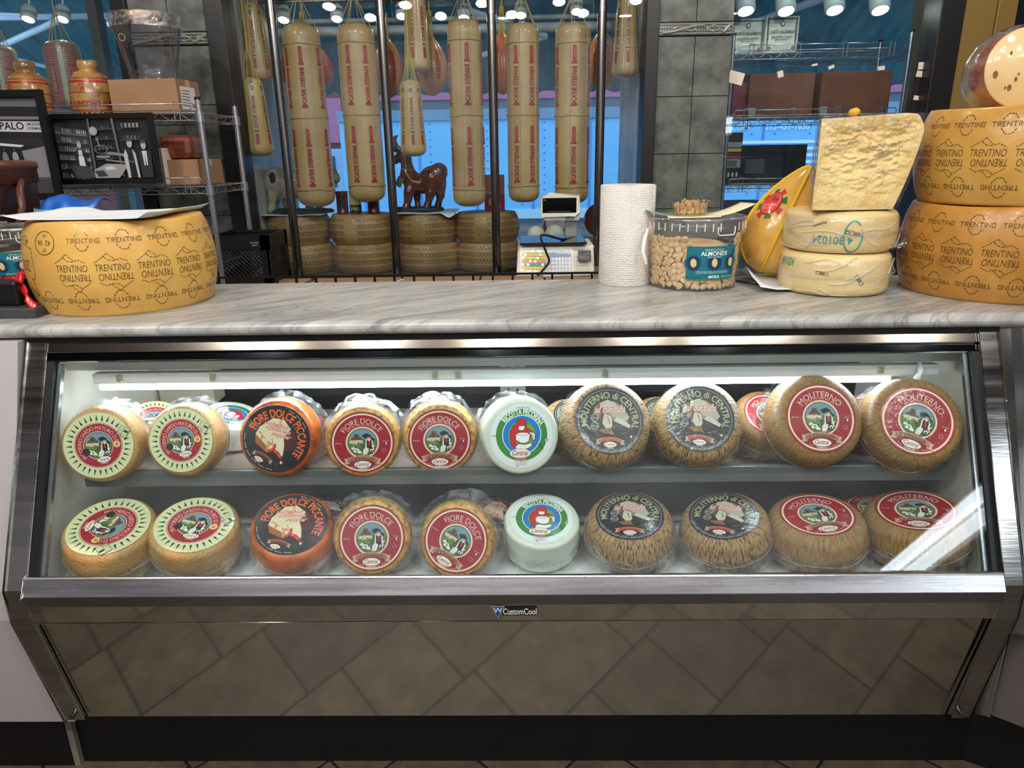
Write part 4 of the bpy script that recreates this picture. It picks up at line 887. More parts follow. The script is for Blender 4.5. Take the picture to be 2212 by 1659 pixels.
def stamped_wheel(label, cx, cy, z0, h, R, rind, x0, x1, ph=0, emblem=False, paper=False, group=None, ink=(70, 50, 28), ex0=0):
    er = .018
    pts = [(R*.90, z0)] + [(R*.91+ (R*.09)*sin(pi*(i/14))**.8, z0+.006+(h-.012)*i/14) for i in range(15)] + [(R*.90, z0+h)]
    P = Prof(pts); root = empty('stamped_cheese_wheel', label, 'cheese', (cx, cy, z0), group)
    b = MB(); b.lathe([(0, z0), (R*.86, z0)]+pts[0:1]+pts[1:-1]+[(R*.895, z0+h-.001), (R*.86, z0+h), (0, z0+h)], 128, Matrix.Translation((cx, cy, 0)), warp=lambda p_, w_: p_*1.0+V((0, 0, .002*sin(w_*3)))*(1 if p_.z > z0+h*.8 else 0))
    part(b, 'rind', rind, root)
    p = Paint(cylmap(cx, cy, P)); s = .080; Q_ = s/.054
    zt, zm, zl = z0+h*.82, z0+h*.49, z0+h*.19
    x = x0
    while x < x1:   # dotted top row, drawn row in the middle, upside-down row at the foot
        for yy, fl in ((zt, False), (zl, True)):
            X_ = x+(ph if fl else 0)
            if not (emblem and yy == zt and X_ < ex0+.05): 
                dotword(p, 'TRENTINO', X_, yy, s*.86, .010, ink, fl); k = 1
                for sg in (1, -1): dashes(p, [(X_-.016, yy+sg*.008), (X_-.007, yy+sg*.0195), (X_+.004, yy+sg*.0195), (X_+.013, yy+sg*.008)], .0015, ink)
        X_ = x-.030
        if not (emblem and X_ < ex0-.005):
            for sg in (1, -1):
                p.text('TRENTINO', X_+(.004 if sg < 0 else 0), zm+sg*.0098, .0145, ink, 0 if sg > 0 else pi, bold=-.012, wd=.066, shear=.12)
                m = [(-.034, .0205), (-.016, .032), (-.008, .0395), (-.002, .034), (.009, .0245), (.016, .028), (.031, .0205)]; m2 = [(-.014, .0325), (-.008, .0262), (.0, .0238), (.009, .0245)]
                for mm in (m, m2): dashes(p, [(X_+a*sg, zm+c*sg) for a, c in mm], .0012, ink, .004, .0008)
        x += s+.001
    if emblem:
        ex = ex0-.02; ez = z0+h*.80
        for r0, r1 in ((.026, .0272),):
            n = 48; Q = [(ex+.027*cos(2*pi*i/n)*1.0, ez+.0235*sin(2*pi*i/n)) for i in range(n+1)]; p.line(Q, .0013, ink)
        p.text('IT', ex, ez-.014, .008, ink, pi, bold=-.01); p.text('42  06', ex, ez, .010, ink, pi, bold=-.01); p.text('CE', ex, ez+.015, .006, ink, pi, bold=-.01)
        ex = ex0-.095; Q = [(ex-.02, .078), (ex, .082), (ex+.012, .074), (ex+.008, .06), (ex+.018, .055), (ex+.03, .056), (ex+.034, .03), (ex+.035, -.005), (ex+.025, -.02), (ex+.016, -.014), (ex+.022, -.035), (ex+.024, -.055), (ex+.008, -.06)]
        dashes(p, [(a, zm+c*.9) for a, c in Q], .0014, ink, .005, .002)
        p.text('DOP', ex-.004, zm+.06, .014, ink, 0, bold=-.02); p.text('208', ex+.0, zm+.012, .024, ink, pi, bold=-.02, wd=.036); p.text('TN', ex+.004, zm-.045, .018, ink, 0, bold=-.02)
    part(p.b, 'stamped_marks', print_mat('pressed_stamp_ink', .6), root, colors=True)
    return root
stamped_wheel('big yellow hard cheese wheel with stamped lettering, alone at the left end of the worktop', -.933, 1.661, ZM, .198, .200, AGED, -.055, .36, -.022, emblem=True, ex0=-.043)
def ppf(u, v_):
    x = -1.085+.305*u; y = 1.50+.31*v_; return V((x, y, ZM+.2025+.004*noise.noise(V((x*9, y*9, 0)))+(.010*max(0, 1-abs(u-.0)*8))+(.012*max(0, (u-.93)*14))))
MB().grid(ppf, 30, 20).build('paper_sheet', MATS['white_paper'], label='white paper sheet lying on top of the left stamped cheese wheel', cat='paper', solid=.0007)
xr = 1.094
stamped_wheel('dark yellow stamped cheese wheel on the marble, lower of the two at the right end', xr, 1.665, ZM, .200, .208, AGEDD, -.33, .10, .012, group='two stacked stamped wheels')
stamped_wheel('stamped cheese wheel lying on top of another at the right end of the worktop', xr+.010, 1.668, ZM+.201, .196, .208, AGED, -.31, .12, .0, group='two stacked stamped wheels')
# cut provolone half wrapped in film on top
c = at(2213, 172, Y=1.60); Rr = .079
cp = empty('cut_cheese', 'pale cut cheese face wrapped in clear film on top of the right stamped wheels', 'cheese', (c.x, c.y, ZM+.397))
zc = ZM+.398+Rr*.93
MM = Matrix.Translation((c.x, c.y, zc)) @ Matrix.Rotation(radians(-8), 4, 'Z') @ Matrix.Rotation(radians(90-4), 4, 'X')
n = 64; CUT = mat('cream_cheese_paste', (226, 196, 140), .4, col2=(214, 182, 124), nscale=3, bump=.12, bscale=90, coat=.5, sss=.2)
b = MB(); b.lathe([(0, .001), (Rr*.97, .001), (Rr, -.002)], n, MM); part(b, 'cut_face', CUT, cp)
b = MB(); b.lathe([(Rr, -.002), (Rr*1.03, -.03), (Rr*.99, -.07), (Rr*.8, -.11), (Rr*.3, -.13), (0, -.132)], n, MM); part(b, 'rind', mat('red_brown_rind', (170, 74, 34), .4, coat=.4), cp)
b = MB(); 
for (x, y, r) in ((-.058, -.012, .005), (-.018, -.022, .003), (-.028, -.038, .0042), (-.036, -.038, .002), (-.034, .028, .0025), (-.014, -.012, .0018), (.02, -.03, .003)): b.lathe([(0, .0016), (r*.8, .0016), (r, .0022)], 12, MM @ Matrix.Translation((x, y, 0)) @ Matrix.Scale(1.5, 4, (0, 1, 0)))
part(b, 'eye_hole', mat('cheese_hole', (120, 84, 40), .6), cp)
def wf(u, v_):
    w_ = 2*pi*u; q = V((cos(w_)*3, sin(w_)*3, v_*2)); k = noise.noise(q*2.1); return MM @ V(((Rr*(1.015+.13*sin(pi*v_)+.03*k))*cos(w_), Rr*(1.015+.13*sin(pi*v_)+.03*k)*sin(w_), .002-.11*v_))
part(MB().grid(wf, 90, 10), 'plastic_wrap', FILM, cp)
# two pale young wheels and the cracked block on them
PW = mat('pale_speckled_rind', (222, 196, 136), .45, col2=(232, 208, 152), nscale=5, bump=.15, bscale=60, coat=.3, sss=.05)
def speck(m):
    nt = m.node_tree; N = nt.nodes; L = nt.links; nz = N.new('ShaderNodeTexNoise'); nz.inputs['Scale'].default_value = 95; nz.inputs['Detail'].default_value = 3
    tc = N.new('ShaderNodeTexCoord'); L.new(tc.outputs['Object'], nz.inputs['Vector']); n2 = N.new('ShaderNodeTexNoise'); n2.inputs['Scale'].default_value = 9; L.new(tc.outputs['Object'], n2.inputs['Vector'])
    mu = N.new('ShaderNodeMath'); mu.operation = 'MULTIPLY'; L.new(nz.outputs['Fac'], mu.inputs[0]); L.new(n2.outputs['Fac'], mu.inputs[1])
    cr = N.new('ShaderNodeValToRGB'); e = cr.color_ramp.elements; e[0].position = .41; e[0].color = (0, 0, 0, 1); e[1].position = .45; e[1].color = (1, 1, 1, 1); L.new(mu.outputs[0], cr.inputs[0])
    b = N['Principled BSDF']; old = b.inputs['Base Color'].links[0].from_socket; mx = N.new('ShaderNodeMixRGB'); mx.inputs[2].default_value = (.12, .08, .03, 1)
    L.new(cr.outputs[0], mx.inputs[0]); L.new(old, mx.inputs[1]); L.new(mx.outputs[0], b.inputs['Base Color'])
speck(PW)
wx = .7385; wy = 1.70; Rw = .121
def young(label, z0, h, marks, seed, dx=0):
    root = empty('young_cheese_wheel', label, 'cheese', (wx+dx, wy, z0), 'two pale wheels in film')
    er = .02; pts = [(Rw-er+er*sin(a*pi/12), z0+er-er*cos(a*pi/12)) for a in range(7)] + [(Rw+.002, z0+h/2)] + [(Rw-er+er*cos(a*pi/12), z0+h-er+er*sin(a*pi/12)) for a in range(7)]
    TM = Matrix.Translation((wx+dx, wy, 0)); part(MB().lathe([(0, z0)]+pts+[(0, z0+h)], 96, TM), 'rind', PW, root)
    p = Paint(cylmap(wx+dx, wy, Prof(pts), off=.0008)); marks(p, z0, h); part(p.b, 'ink_marks', print_mat('teal_ink', .5), root, colors=True)
    r = random.Random(seed); o = V((seed*3.1, 0, 0))
    def f(u, v_):
        w_ = 2*pi*u; z = z0+h*(.99-.97*v_); k = noise.noise(V((cos(w_)*2.5, sin(w_)*2.5, v_*3))+o); k2 = noise.noise(V((cos(w_)*9, sin(w_)*9, v_*5))+o)
        rr = (Rw+.0035+.003*max(0, k)+.0015*k2) - (.017*max(0, abs(v_-.5)*2-.62)/.38); return V((wx+dx+rr*cos(w_), wy+rr*sin(w_), z))
    part(MB().grid(f, 160, 14), 'plastic_wrap', FILM2, root)
    # loose ruffled hem of the film
    def g(u, v_):
        w_ = -pi*.95+pi*.9*u; zb_ = z0+h*(.42+.12*noise.noise(V((cos(w_)*2, 1, seed)))-(.2*max(0, sin(2*pi*u))**2 if seed == 1 else 0))
        k = noise.noise(V((w_*9, v_*2, seed))); rr = Rw+.004+v_*(.006+.008*abs(k))+.002*k; return V((wx+dx+rr*cos(w_), wy+rr*sin(w_), zb_+.012*v_+.006*k*v_))
    part(MB().grid(g, 170, 4), 'film_hem', FILM, root)
    b = MB()
    for k in range(9):
        w0 = r.uniform(-2.7, -.5); z1_ = r.uniform(.15, .9); dw = r.uniform(.3, .9)*(1 if k % 2 else -1); dz = r.uniform(-.45, .45); q_ = []
        for i in range(9):
            t_ = i/8; zz = max(.06, min(.94, z1_+dz*t_+.06*sin(t_*5+k))); w_ = w0+dw*t_; rr = Rw+.0055-(.015*max(0, abs(zz-.5)*2-.7)/.3); q_.append(V((wx+dx+rr*cos(w_), wy+rr*sin(w_), z0+h*zz)))
        b.tube(curve_pts(q_, 3), .0009, 5)
    part(b, 'film_crease', mat('white_film_crease', (236, 234, 226), .2, alpha=.6, coat=1), root)
    return root
TL = (20, 150, 140); K = (50, 46, 40)
def mk_top(p, z0, h):
    p.text('4 301024', -.062, z0+h*.33, .017, TL, pi, bold=.01, wd=.085)
    n = 30; Q = [(-.02+.019*cos(2*pi*i/n), z0+h*.42+.034*sin(2*pi*i/n)) for i in range(4, 28)]; p.line(Q, .003, TL); Q = [(-.02+.019*cos(2*pi*i/n), z0+h*.42+.034*sin(2*pi*i/n)) for i in range(-5, 3)]; p.line(Q, .003, TL)
    p.line([(-.105, z0+h*.66), (-.085, z0+h*.76), (-.078, z0+h*.76), (-.078, z0+h*.73), (-.09, z0+h*.70), (-.105, z0+h*.63), (-.105, z0+h*.66)], .0009, K)
    p.line([(-.036, z0+h*.58), (-.036, z0+h*.48), (-.008, z0+h*.44), (-.008, z0+h*.54), (-.036, z0+h*.58)], .001, K); p.text('CH 3841', -.022, z0+h*.51, .006, K, -.15)
def mk_bot(p, z0, h):
    p.text('4H1024', -.17, z0+h*.76, .018, TL, 0, bold=.01, wd=.05, shear=.2)
    p.line([(-.085, z0+h*.61), (-.060, z0+h*.57), (-.060, z0+h*.51), (-.085, z0+h*.55), (-.085, z0+h*.61)], .001, K); p.text('3841', -.0725, z0+h*.56, .005, K, -.1)
    p.line([(-.004, z0+h*.52), (.012, z0+h*.30), (.018, z0+h*.33), (.002, z0+h*.55), (-.004, z0+h*.52)], .001, K); p.text('3841', .007, z0+h*.43, .005, K, -.95)
young('pale cheese wheel in clear film, bottom of the stack under the cracked block', ZM, .096, mk_bot, 2, -.002)
young('pale cheese wheel with teal oval mark, in film directly under the cracked block', ZM+.097, .092, mk_top, 1)
zB = ZM+.192
bl = empty('cracked_cheese_block', 'large rough broken block of hard cheese in film on the two pale wheels', 'cheese', (wx+.02, wy-.06, zB))
xa = at(1764, 380, Y=1.60).x; xb = at(1978, 340, Y=1.63).x; yb = 1.595; hB = .196
PASTE = mat('crumbly_cheese_paste', (244, 218, 152), .55, col2=(220, 182, 104), nscale=16, bump=1.0, bscale=110, detail=9, sss=.1, ctr=(.3, .62))
def bf_(u, v_):
    x = xa+(xb-xa)*u; z = zB+hB*v_; e = min(1, 6*min(u, 1-u, v_, 1-v_)+.0); q = V((x*14, z*26, 2)); m = max(0, min(1, 1.5-abs(v_-.62)*3.0))
    k = noise.noise(q)*.5+noise.noise(q*2.3)*.35+noise.noise(q*5)*.25+abs(noise.noise(q*11))*.22+abs(noise.noise(q*23))*.14-abs(noise.noise(q*1.6))*.5
    mid = V((0, -.016*k*(.3+m)*e+.012*m*e, 0)); xr_ = xb-.045*(1-v_)**1.6-.020*max(0, v_*5-4)**2; x = xa+(xr_-xa)*u
    z = zB+hB*v_*(.955+.055*u-.02*max(0, u*6-5)**2*1.0); return V((x, yb+.012*(2*u-1)**2, z))+mid
b = MB(); b.grid(bf_, 150, 130); part(b, 'broken_face', PASTE, bl)
RB = mat('block_rind', (202, 152, 82), .4, col2=(168, 112, 48), nscale=6, coat=.3)
pr = [(xa, yb+.014), (xa+.032, yb+.09), (xa+.085, yb+.17), (xb-.03, yb+.19), (xb+.006, yb+.13), (xb+.006, yb+.07), (xb, yb+.014)]
b = MB(); zs = [hB*t_ for t_ in (0, .15, .35, .6, .8, .9, .96, .985)]; off = [-.045*(1-t_)**1.6-.02*max(0, t_*5-4)**2 for t_ in (0, .15, .35, .6, .8, .9, .96, 1)]
for i in range(7):
    for j in range(len(pr)-1):
        P_ = lambda k, zi: V((pr[k][0]+(off[zi] if k > 2 else 0), pr[k][1], zB+zs[zi])); b.add([P_(j, i), P_(j+1, i), P_(j+1, i+1), P_(j, i+1)], [(0, 1, 2, 3)])
b.prism([(x-(.05 if k > 2 else 0), y) for k, (x, y) in enumerate(pr)], zB+.001, zB+.004); b.prism([(x-(.022 if k > 2 else 0), y+.004) for k, (x, y) in enumerate(pr)], zB+hB*.94, zB+hB*.955); part(b, 'rind', RB, bl)
def wf2(u, v_):
    x = xa-.006+(xb-xa+.012)*u; z = zB+hB*v_; k = noise.noise(V((x*20, z*12, 5))); return V((x-.045*(1-v_)**1.6*u, yb-.015+.02*u*u-.003*k+.004*noise.noise(V((x*60, z*14, 0))), z))
part(MB().grid(wf2, 70, 40), 'front_film', FILM2, bl)
def wf3(u, v_):
    y = yb-.010+.12*u; z = zB+hB*v_*.96; k = noise.noise(V((y*70, z*9, 5))); return V((xa-.008+.036*u+.005*k, y, z))
part(MB().grid(wf3, 30, 40), 'side_film', FILM, bl)
b = MB()   # gathered film twist at right of the wheels
q = at(1945, 538, Y=1.68)
def wf4(u, v_): w_ = 2*pi*v_; k = noise.noise(V((u*6, cos(w_)*2, sin(w_)*2))); r = .004+.009*u*u+.004*k; return q+V((-.02+.035*u, r*cos(w_), r*sin(w_)+.004+.012*u))
b.grid(wf4, 20, 16); b.build('film_twist', FILM, label='twisted tail of clear film sticking out right of the pale wheels', cat='film')
# tilted waxed provolone
pc = empty('pear_cheese', 'large leaning yellow pear shaped cheese with yellow rope and red oval emblem', 'cheese')
b0 = at(1643, 588, Y=1.83); b1 = at(1748, 372, Y=1.86); ax = (b1-b0); Lp = ax.length*1.06; 
MP = Matrix.Translation(b0-ax.normalized()*.0) @ basis(ax, (0, -1, 0)).to_4x4(); pc.matrix_world = MP
pp = []; 
for i in range(25):
    s_ = i/24; r = .100*sin(pi*min(1, s_)**.78)**.62*(1-.30*s_) if 0 < s_ < 1 else 0; pp.append((r, s_*Lp))
PP = Prof(pp)
def lob(p_, w_): k = 1-.045*abs(sin(w_*2))**8*-1-.05*(abs(cos(w_*2.0+.4))**14); return V((p_.x*k, p_.y*k, p_.z))
MB().lathe(pp, 96, warp=lob).build('wax_rind', mat('waxed_yellow_rind', (226, 180, 92), .25, col2=(206, 152, 62), nscale=5, coat=.5, bump=.1, bscale=20, sss=.1), pc)
RP = mat('yellow_rope', (226, 184, 30), .6, bump=.4, bscale=300)
vdir = (MP.inverted().to_3x3() @ (EYE-b0)); aF = atan2(vdir.y, vdir.x)
for da in (-1.35, -.02, 2.0, -2.7):
    pts = [V((PP(s_*Lp)*1.0*cos(aF+da), PP(s_*Lp)*1.0*sin(aF+da), s_*Lp)) for s_ in [.01+.98*i/30 for i in range(31)]]
    MB().tube(pts, .0042, 8).build('rope', RP, pc)
def pm(x, z, l): w_ = aF+x/.08; r = PP(z)*(1+.045*abs(sin(w_*2))**8-.05*(abs(cos(w_*2.0+.4))**14))+.0014+l*8e-5; return (r*cos(w_), r*sin(w_), z)
p = Paint(pm); zc = Lp*.55; xc = -.052
for k in range(8):
    w_ = 2*pi*k/8+.4; col = (196, 44, 36) if k % 2 else (40, 110, 50); p.poly([(xc+.022*cos(w_-.18), zc+.027*sin(w_-.18)), (xc+.038*cos(w_-.22), zc+.043*sin(w_-.22)), (xc+.036*cos(w_+.22), zc+.045*sin(w_+.22)), (xc+.022*cos(w_+.18), zc+.027*sin(w_+.18))], col)
p.ell(xc, zc, .0255, .032, (30, 24, 24)); p.ell(xc, zc, .024, .0305, (214, 52, 44)); p.ring(xc+.004, zc+.012, .007, .0082, (40, 20, 20)); p.text('24', xc+.004, zc+.012, .008, (40, 20, 20), 0); p.text('LATTERIA', xc, zc-.006, .0065, (240, 180, 170), .2, wd=.038); p.text('SOCIETA', xc, zc-.015, .005, (240, 180, 170), .2)
p.poly([(.02, Lp*.12), (.014, Lp*.2), (.016, Lp*.42), (.07, Lp*.42), (.075, Lp*.12)], (222, 176, 60)); p.rect(.016, Lp*.23-.009, .056, Lp*.23+.009, (206, 44, 36), rot=pi/2-.08); p.text('PICCANTE', .036, Lp*.23, .010, (240, 210, 190), pi/2-.08, bold=.02)
p.text('PROVOLONE', .056, Lp*.34, .009, (40, 70, 40), pi/2, bold=.02); p.rect(.03, Lp*.38, .036, Lp*.40, (206, 60, 40))
p.build('printed_emblem', PRINTC, pc)
def pb(u, v_):
    x = .555+.19*u; y = 1.66+.24*v_; k = noise.noise(V((x*11, y*11, 4))); return V((x, y, ZM+.004+.012*abs(k)+(.035*max(0, 1-u*5)*(1-abs(v_-.5)*1.6))))
MB().grid(pb, 30, 30).build('paper_bag', MATS['white_paper'], label='crumpled white paper under the leaning pear shaped cheese', cat='paper', solid=.0008)
b = MB(); b.box(.575, .665, 1.70, 1.705, ZM, ZM+.004); 
k0 = at(1590, 607, Z=ZM+.003); k1 = at(1652, 615, Z=ZM+.003); MB().tube([k0, k1], .0032, 8).build('metal_skewer', STEELD, label='thin metal rod lying on the marble right of the nut bucket', cat='rod')
# paper towel roll
tx = at(1352, 520, Y=1.828).x; ty = 1.826; TR = .0665; TH = .243
tw = empty('paper_towel_roll', 'tall white embossed paper towel roll standing on the worktop', 'paper towel', (tx, ty, ZM))
TWM = mat('embossed_paper', (226, 220, 214), .85)
def _emb(m):
    nt = m.node_tree; N = nt.nodes; L = nt.links; tc = N.new('ShaderNodeTexCoord'); sp = N.new('ShaderNodeSeparateXYZ'); L.new(tc.outputs['Object'], sp.inputs[0])
    an = N.new('ShaderNodeMath'); an.operation = 'ARCTAN2'; L.new(sp.outputs[0], an.inputs[0]); L.new(sp.outputs[1], an.inputs[1]); cb = N.new('ShaderNodeCombineXYZ')
    m1 = N.new('ShaderNodeMath'); m1.operation = 'MULTIPLY'; m1.inputs[1].default_value = .0665; L.new(an.outputs[0], m1.inputs[0]); L.new(m1.outputs[0], cb.inputs[0]); L.new(sp.outputs[2], cb.inputs[1])
    vo = N.new('ShaderNodeTexVoronoi'); vo.inputs['Scale'].default_value = 185; vo.inputs['Randomness'].default_value = .35; L.new(cb.outputs[0], vo.inputs['Vector'])
    wv = N.new('ShaderNodeTexNoise'); wv.inputs['Scale'].default_value = 26; L.new(cb.outputs[0], wv.inputs['Vector']); ml = N.new('ShaderNodeMath'); ml.operation = 'MULTIPLY'; L.new(vo.outputs['Distance'], ml.inputs[0]); L.new(wv.outputs['Fac'], ml.inputs[1])
    bp = N.new('ShaderNodeBump'); bp.inputs['Strength'].default_value = 1; bp.inputs['Distance'].default_value = .005; L.new(ml.outputs[0], bp.inputs['Height']); L.new(bp.outputs[0], N['Principled BSDF'].inputs['Normal'])
_emb(TWM)
def twp(p_, w_): k = 1+.006*sin(w_*2+1); return V((p_.x*k, p_.y*k, p_.z))
ob = MB().lathe([(.021, 0), (TR-.001, 0), (TR, .002), (TR, TH-.001), (TR-.001, TH), (.021, TH), (.021, 0)], 96, warp=twp).build('towel_roll', TWM, tw)
ob = MB().lathe([(.019, .001), (.021, .001), (.021, TH-.001), (.019, TH-.001), (.019, .001)], 32).build('cardboard_core', mat('core_card', (150, 120, 86), .8), tw)
ob = MB().grid(lambda u, v_: V(((TR+.0008+.0015*u*u)*cos(-.55+.35*u), (TR+.0008+.0015*u*u)*sin(-.55+.35*u), .001+(TH-.002)*v_)), 10, 4).build('loose_sheet', TWM, tw, solid=.0006)
# nut bucket
bx = at(1497, 560, Y=1.785).x; by = 1.785; H = .170
bk = empty('nut_bucket', 'clear plastic bucket of skinned almonds with a teal label', 'bucket', (bx, by, ZM))
BR_ = Prof([(.104, 0), (.108, .005), (.114, .13), (.117, .131), (.118, H)])
CLR = pane_mat('clear_bucket_plastic', (246, 248, 248), bump=.05, bscale=12, base=.04, dirt=.06, rough=.04)
FROST = pane_mat('frosted_plastic', (252, 252, 252), base=.05, dirt=.28, bump=.1, bscale=3, rough=.15)
MB().lathe([(0, .002), (.100, .002), (.104, .004), (.107, .01), (.1135, .13)], 80).build('tub', CLR, bk)
MB().lathe([(.1137, .128), (.118, .129), (.1195, .135), (.119, .160), (.121, .162), (.121, .168), (.117, .170), (.113, .166)], 80).build('rim_collar', FROST, bk)
b = MB()
for k in range(18):
    w_ = pi+.25+k*.16
    if not 5.1 < w_ < 5.45: b.box(-.0006, .0006, -.001, .001, -.006, .012, Matrix.Translation((.1192*cos(w_), .1192*sin(w_), .148)) @ Matrix.Rotation(w_, 4, 'Z'))
w0 = -pi/2+.42; Q = [(a, z) for a, z in ((-.2, .135), (-.2, .154), (.2, .154), (.2, .135))]
b.tube([V((.1205*cos(w0+a), .1205*sin(w0+a), z)) for a, z in [(-.2, .152), (-.2, .138), (-.17, .133), (0, .133), (.17, .133), (.2, .138), (.2, .152)]], .0014, 6)
b.build('rim_tick', mat('milky_plastic', (232, 232, 228), .35), bk)
MB().lathe([(0, .169), (.112, .169), (.118, .171), (.118, .166)], 64).build('lid', FROST, bk)
b = MB(); hp = [V((-.119, -.02, .14)), V((-.13, -.045, .12)), V((-.134, -.05, .09)), V((-.129, -.05, .075)), V((-.124, -.045, .06))]; b.tube(hp, [.004, .005, .005, .005, .004], 8); b.build('bail_handle', MATS['milky_plastic'], bk)
bc = MB()
def lbl(x, z, l): r = BR_(z)+.0009+l*6e-5; w_ = -pi/2+.20+x/.11; return (r*cos(w_), r*sin(w_), z)
p = Paint(lbl); TEA = (14, 112, 122); p.rect(-.062, .03, .062, .108, TEA, 24)
for x in (-.046, .003, .047):
    for r, c in ((.0205, (20, 88, 140)), (.0165, (8, 50, 76)), (.013, (6, 60, 70))): p.ell(x, .069, r*(.9 if x > .04 else 1), r, c, n=32)
    p.ell(x, .069, .0072, .0108, (150, 116, 76), .1); p.ell(x, .070, .0066, .010, (218, 192, 150), .1)
p.rect(-.062, .03, -.0619, .108, TEA); p.text('MARCONA', .001, .1, .0052, (236, 240, 236), sp=1.2, bold=-.01, wd=.045); p.text('ALMONDS', .001, .0915, .0095, (245, 247, 244), bold=.015, wd=.064); p.text('Fried & Salted', .001, .0836, .004, (200, 220, 220), shear=.4)
p.text('Our Marconas have the perfect crunch and just the right amount', .0, .0495, .0024, (210, 226, 226), wd=.08); p.text('of oil and salt. They are expertly selected for the highest quality.', .0, .0462, .0024, (210, 226, 226), wd=.08)
p.text('MITICA', .004, .0365, .0058, (245, 245, 240), bold=.03); p.text('PRODUCT OF SPAIN', .04, .036, .0025, (210, 226, 226)); p.text('NET WT 22 LB (10 kg)', -.045, .036, .0025, (20, 60, 70)); p.rect(.052, .04, .0595, .1, (10, 100, 108))
p.build('teal_label', PRINT, bk)
ALM = mat('skinned_almond', (232, 200, 156), .5, col2=(220, 180, 130), nscale=40, bump=.1, sss=.1)
ALR = mat('roasted_almond', (220, 172, 108), .45, col2=(196, 140, 78), nscale=40, bump=.1)
def almond_mesh(m):
    b = MB(); pr = [(0, -.5), (.16, -.47), (.33, -.36), (.42, -.18), (.43, 0), (.38, .18), (.26, .36), (.12, .46), (0, .5)]
    b.lathe([(r*.0205, z*.0215) for r, z in pr], 14); b.v = [(x, y*.42, z) for x, y, z in b.v]
    o = b.build('almond', m); return o
AL0 = almond_mesh(ALM)
r = random.Random(11); cnt = 0
MB().lathe([(0, .012), (.088, .012), (.098, .09), (.06, .108), (0, .116)], 40).build('almond_fill', ALM, None, label='mass of skinned almonds filling the clear bucket behind the front ones', cat='almonds', kind='stuff', loc=(bx, by, ZM))
def put_alm(o0, P, lab, grp, first, s=1.0):
    o = o0 if first else o0.copy()
    if not first: COL.objects.link(o)
    o.matrix_world = Matrix.Translation(P[0]) @ P[1].to_4x4() @ Matrix.Scale(s, 4); tag(o, lab, 'almond', grp)
rows = 10
for j in range(rows):
    z = .014+j*.0118; n_ = 21
    for i in range(n_):
        w_ = -pi+.05+(pi-.1)*(i+.5*(j % 2)+r.uniform(-.25, .25))/n_
        if z > .1 and -1.9 < w_ < -.7: continue
        rr = BR_(z)-.009; P0 = V((bx+rr*cos(w_), by+rr*sin(w_), ZM+z+r.uniform(-.003, .003)))
        rot = Matrix.Rotation(w_-pi/2+r.uniform(-.5, .5), 3, 'Z') @ Matrix.Rotation(r.uniform(-.4, .4), 3, 'X') @ Matrix.Rotation(r.uniform(0, pi), 3, 'Y')
        put_alm(AL0, (P0, rot), 'skinned almond pressed against the inside of the clear teal labelled bucket', 'almonds in the bucket', cnt == 0, r.uniform(.8, 1.0)); cnt += 1
# leaflets on the lid and the small cup of almonds
LEAF = mat('cream_leaflet', (226, 216, 176), .6)
def leaflet(x, y, a, L_, W_, lift, lab, m):
    b = MB(); MM_ = Matrix.Translation((x, y, ZM+.172)) @ Matrix.Rotation(a, 4, 'Z')
    b.grid(lambda u, v_: MM_ @ V((L_*(u-.5), W_*(v_-.5), lift*u*u)), 10, 3); b.build('leaflet', m, label=lab, cat='leaflet', group='leaflets on the bucket lid', solid=.001)
leaflet(bx+.062, by-.03, .35, .13, .06, .026, 'cream folded leaflet curling up at the right side of the bucket lid', LEAF)
leaflet(bx-.02, by-.06, -.1, .12, .07, .002, 'cream leaflet lying flat on the bucket lid in front', LEAF)
leaflet(bx-.085, by-.02, 2.9, .08, .03, .014, 'teal edged leaflet sticking out left of the bucket lid', mat('teal_leaflet', (120, 170, 140), .6))
cx_, cy_, z0 = at(1490, 465, Y=1.74).x, 1.745, ZM+.176
cu = empty('clear_cup', 'small clear lidded cup of roasted almonds on top of the bucket', 'cup', (cx_, cy_, z0))
MB().lathe([(0, .001), (.038, .001), (.040, .003), (.0435, .030)], 48).build('cup_body', CLR, cu)
b = MB(); b.lathe([(0, .034), (.040, .0345), (.046, .0325), (.050, .031), (.050, .0295), (.044, .0295)], 48); b.box(.044, .060, -.006, .006, .0298, .0308); b.box(-.058, -.044, -.008, .008, .0298, .0308); b.build('cup_lid', CLR, cu)
A2 = almond_mesh(ALR); cnt = 0
for lv, (zz_, R0, n_) in enumerate(((.009, .030, 11), (.020, .033, 12), (.027, .018, 6))):
    for i in range(n_):
        w_ = 2*pi*(i+.5*lv)/n_; P0 = V((cx_+R0*cos(w_), cy_+R0*sin(w_), z0+zz_)); rot = Matrix.Rotation(w_-pi/2+r.uniform(-.5, .5), 3, 'Z') @ Matrix.Rotation(r.uniform(0, pi), 3, 'Y')
        put_alm(A2, (P0, rot), 'roasted almond inside the small clear cup on the bucket', 'almonds in the small cup', cnt == 0, .8); cnt += 1
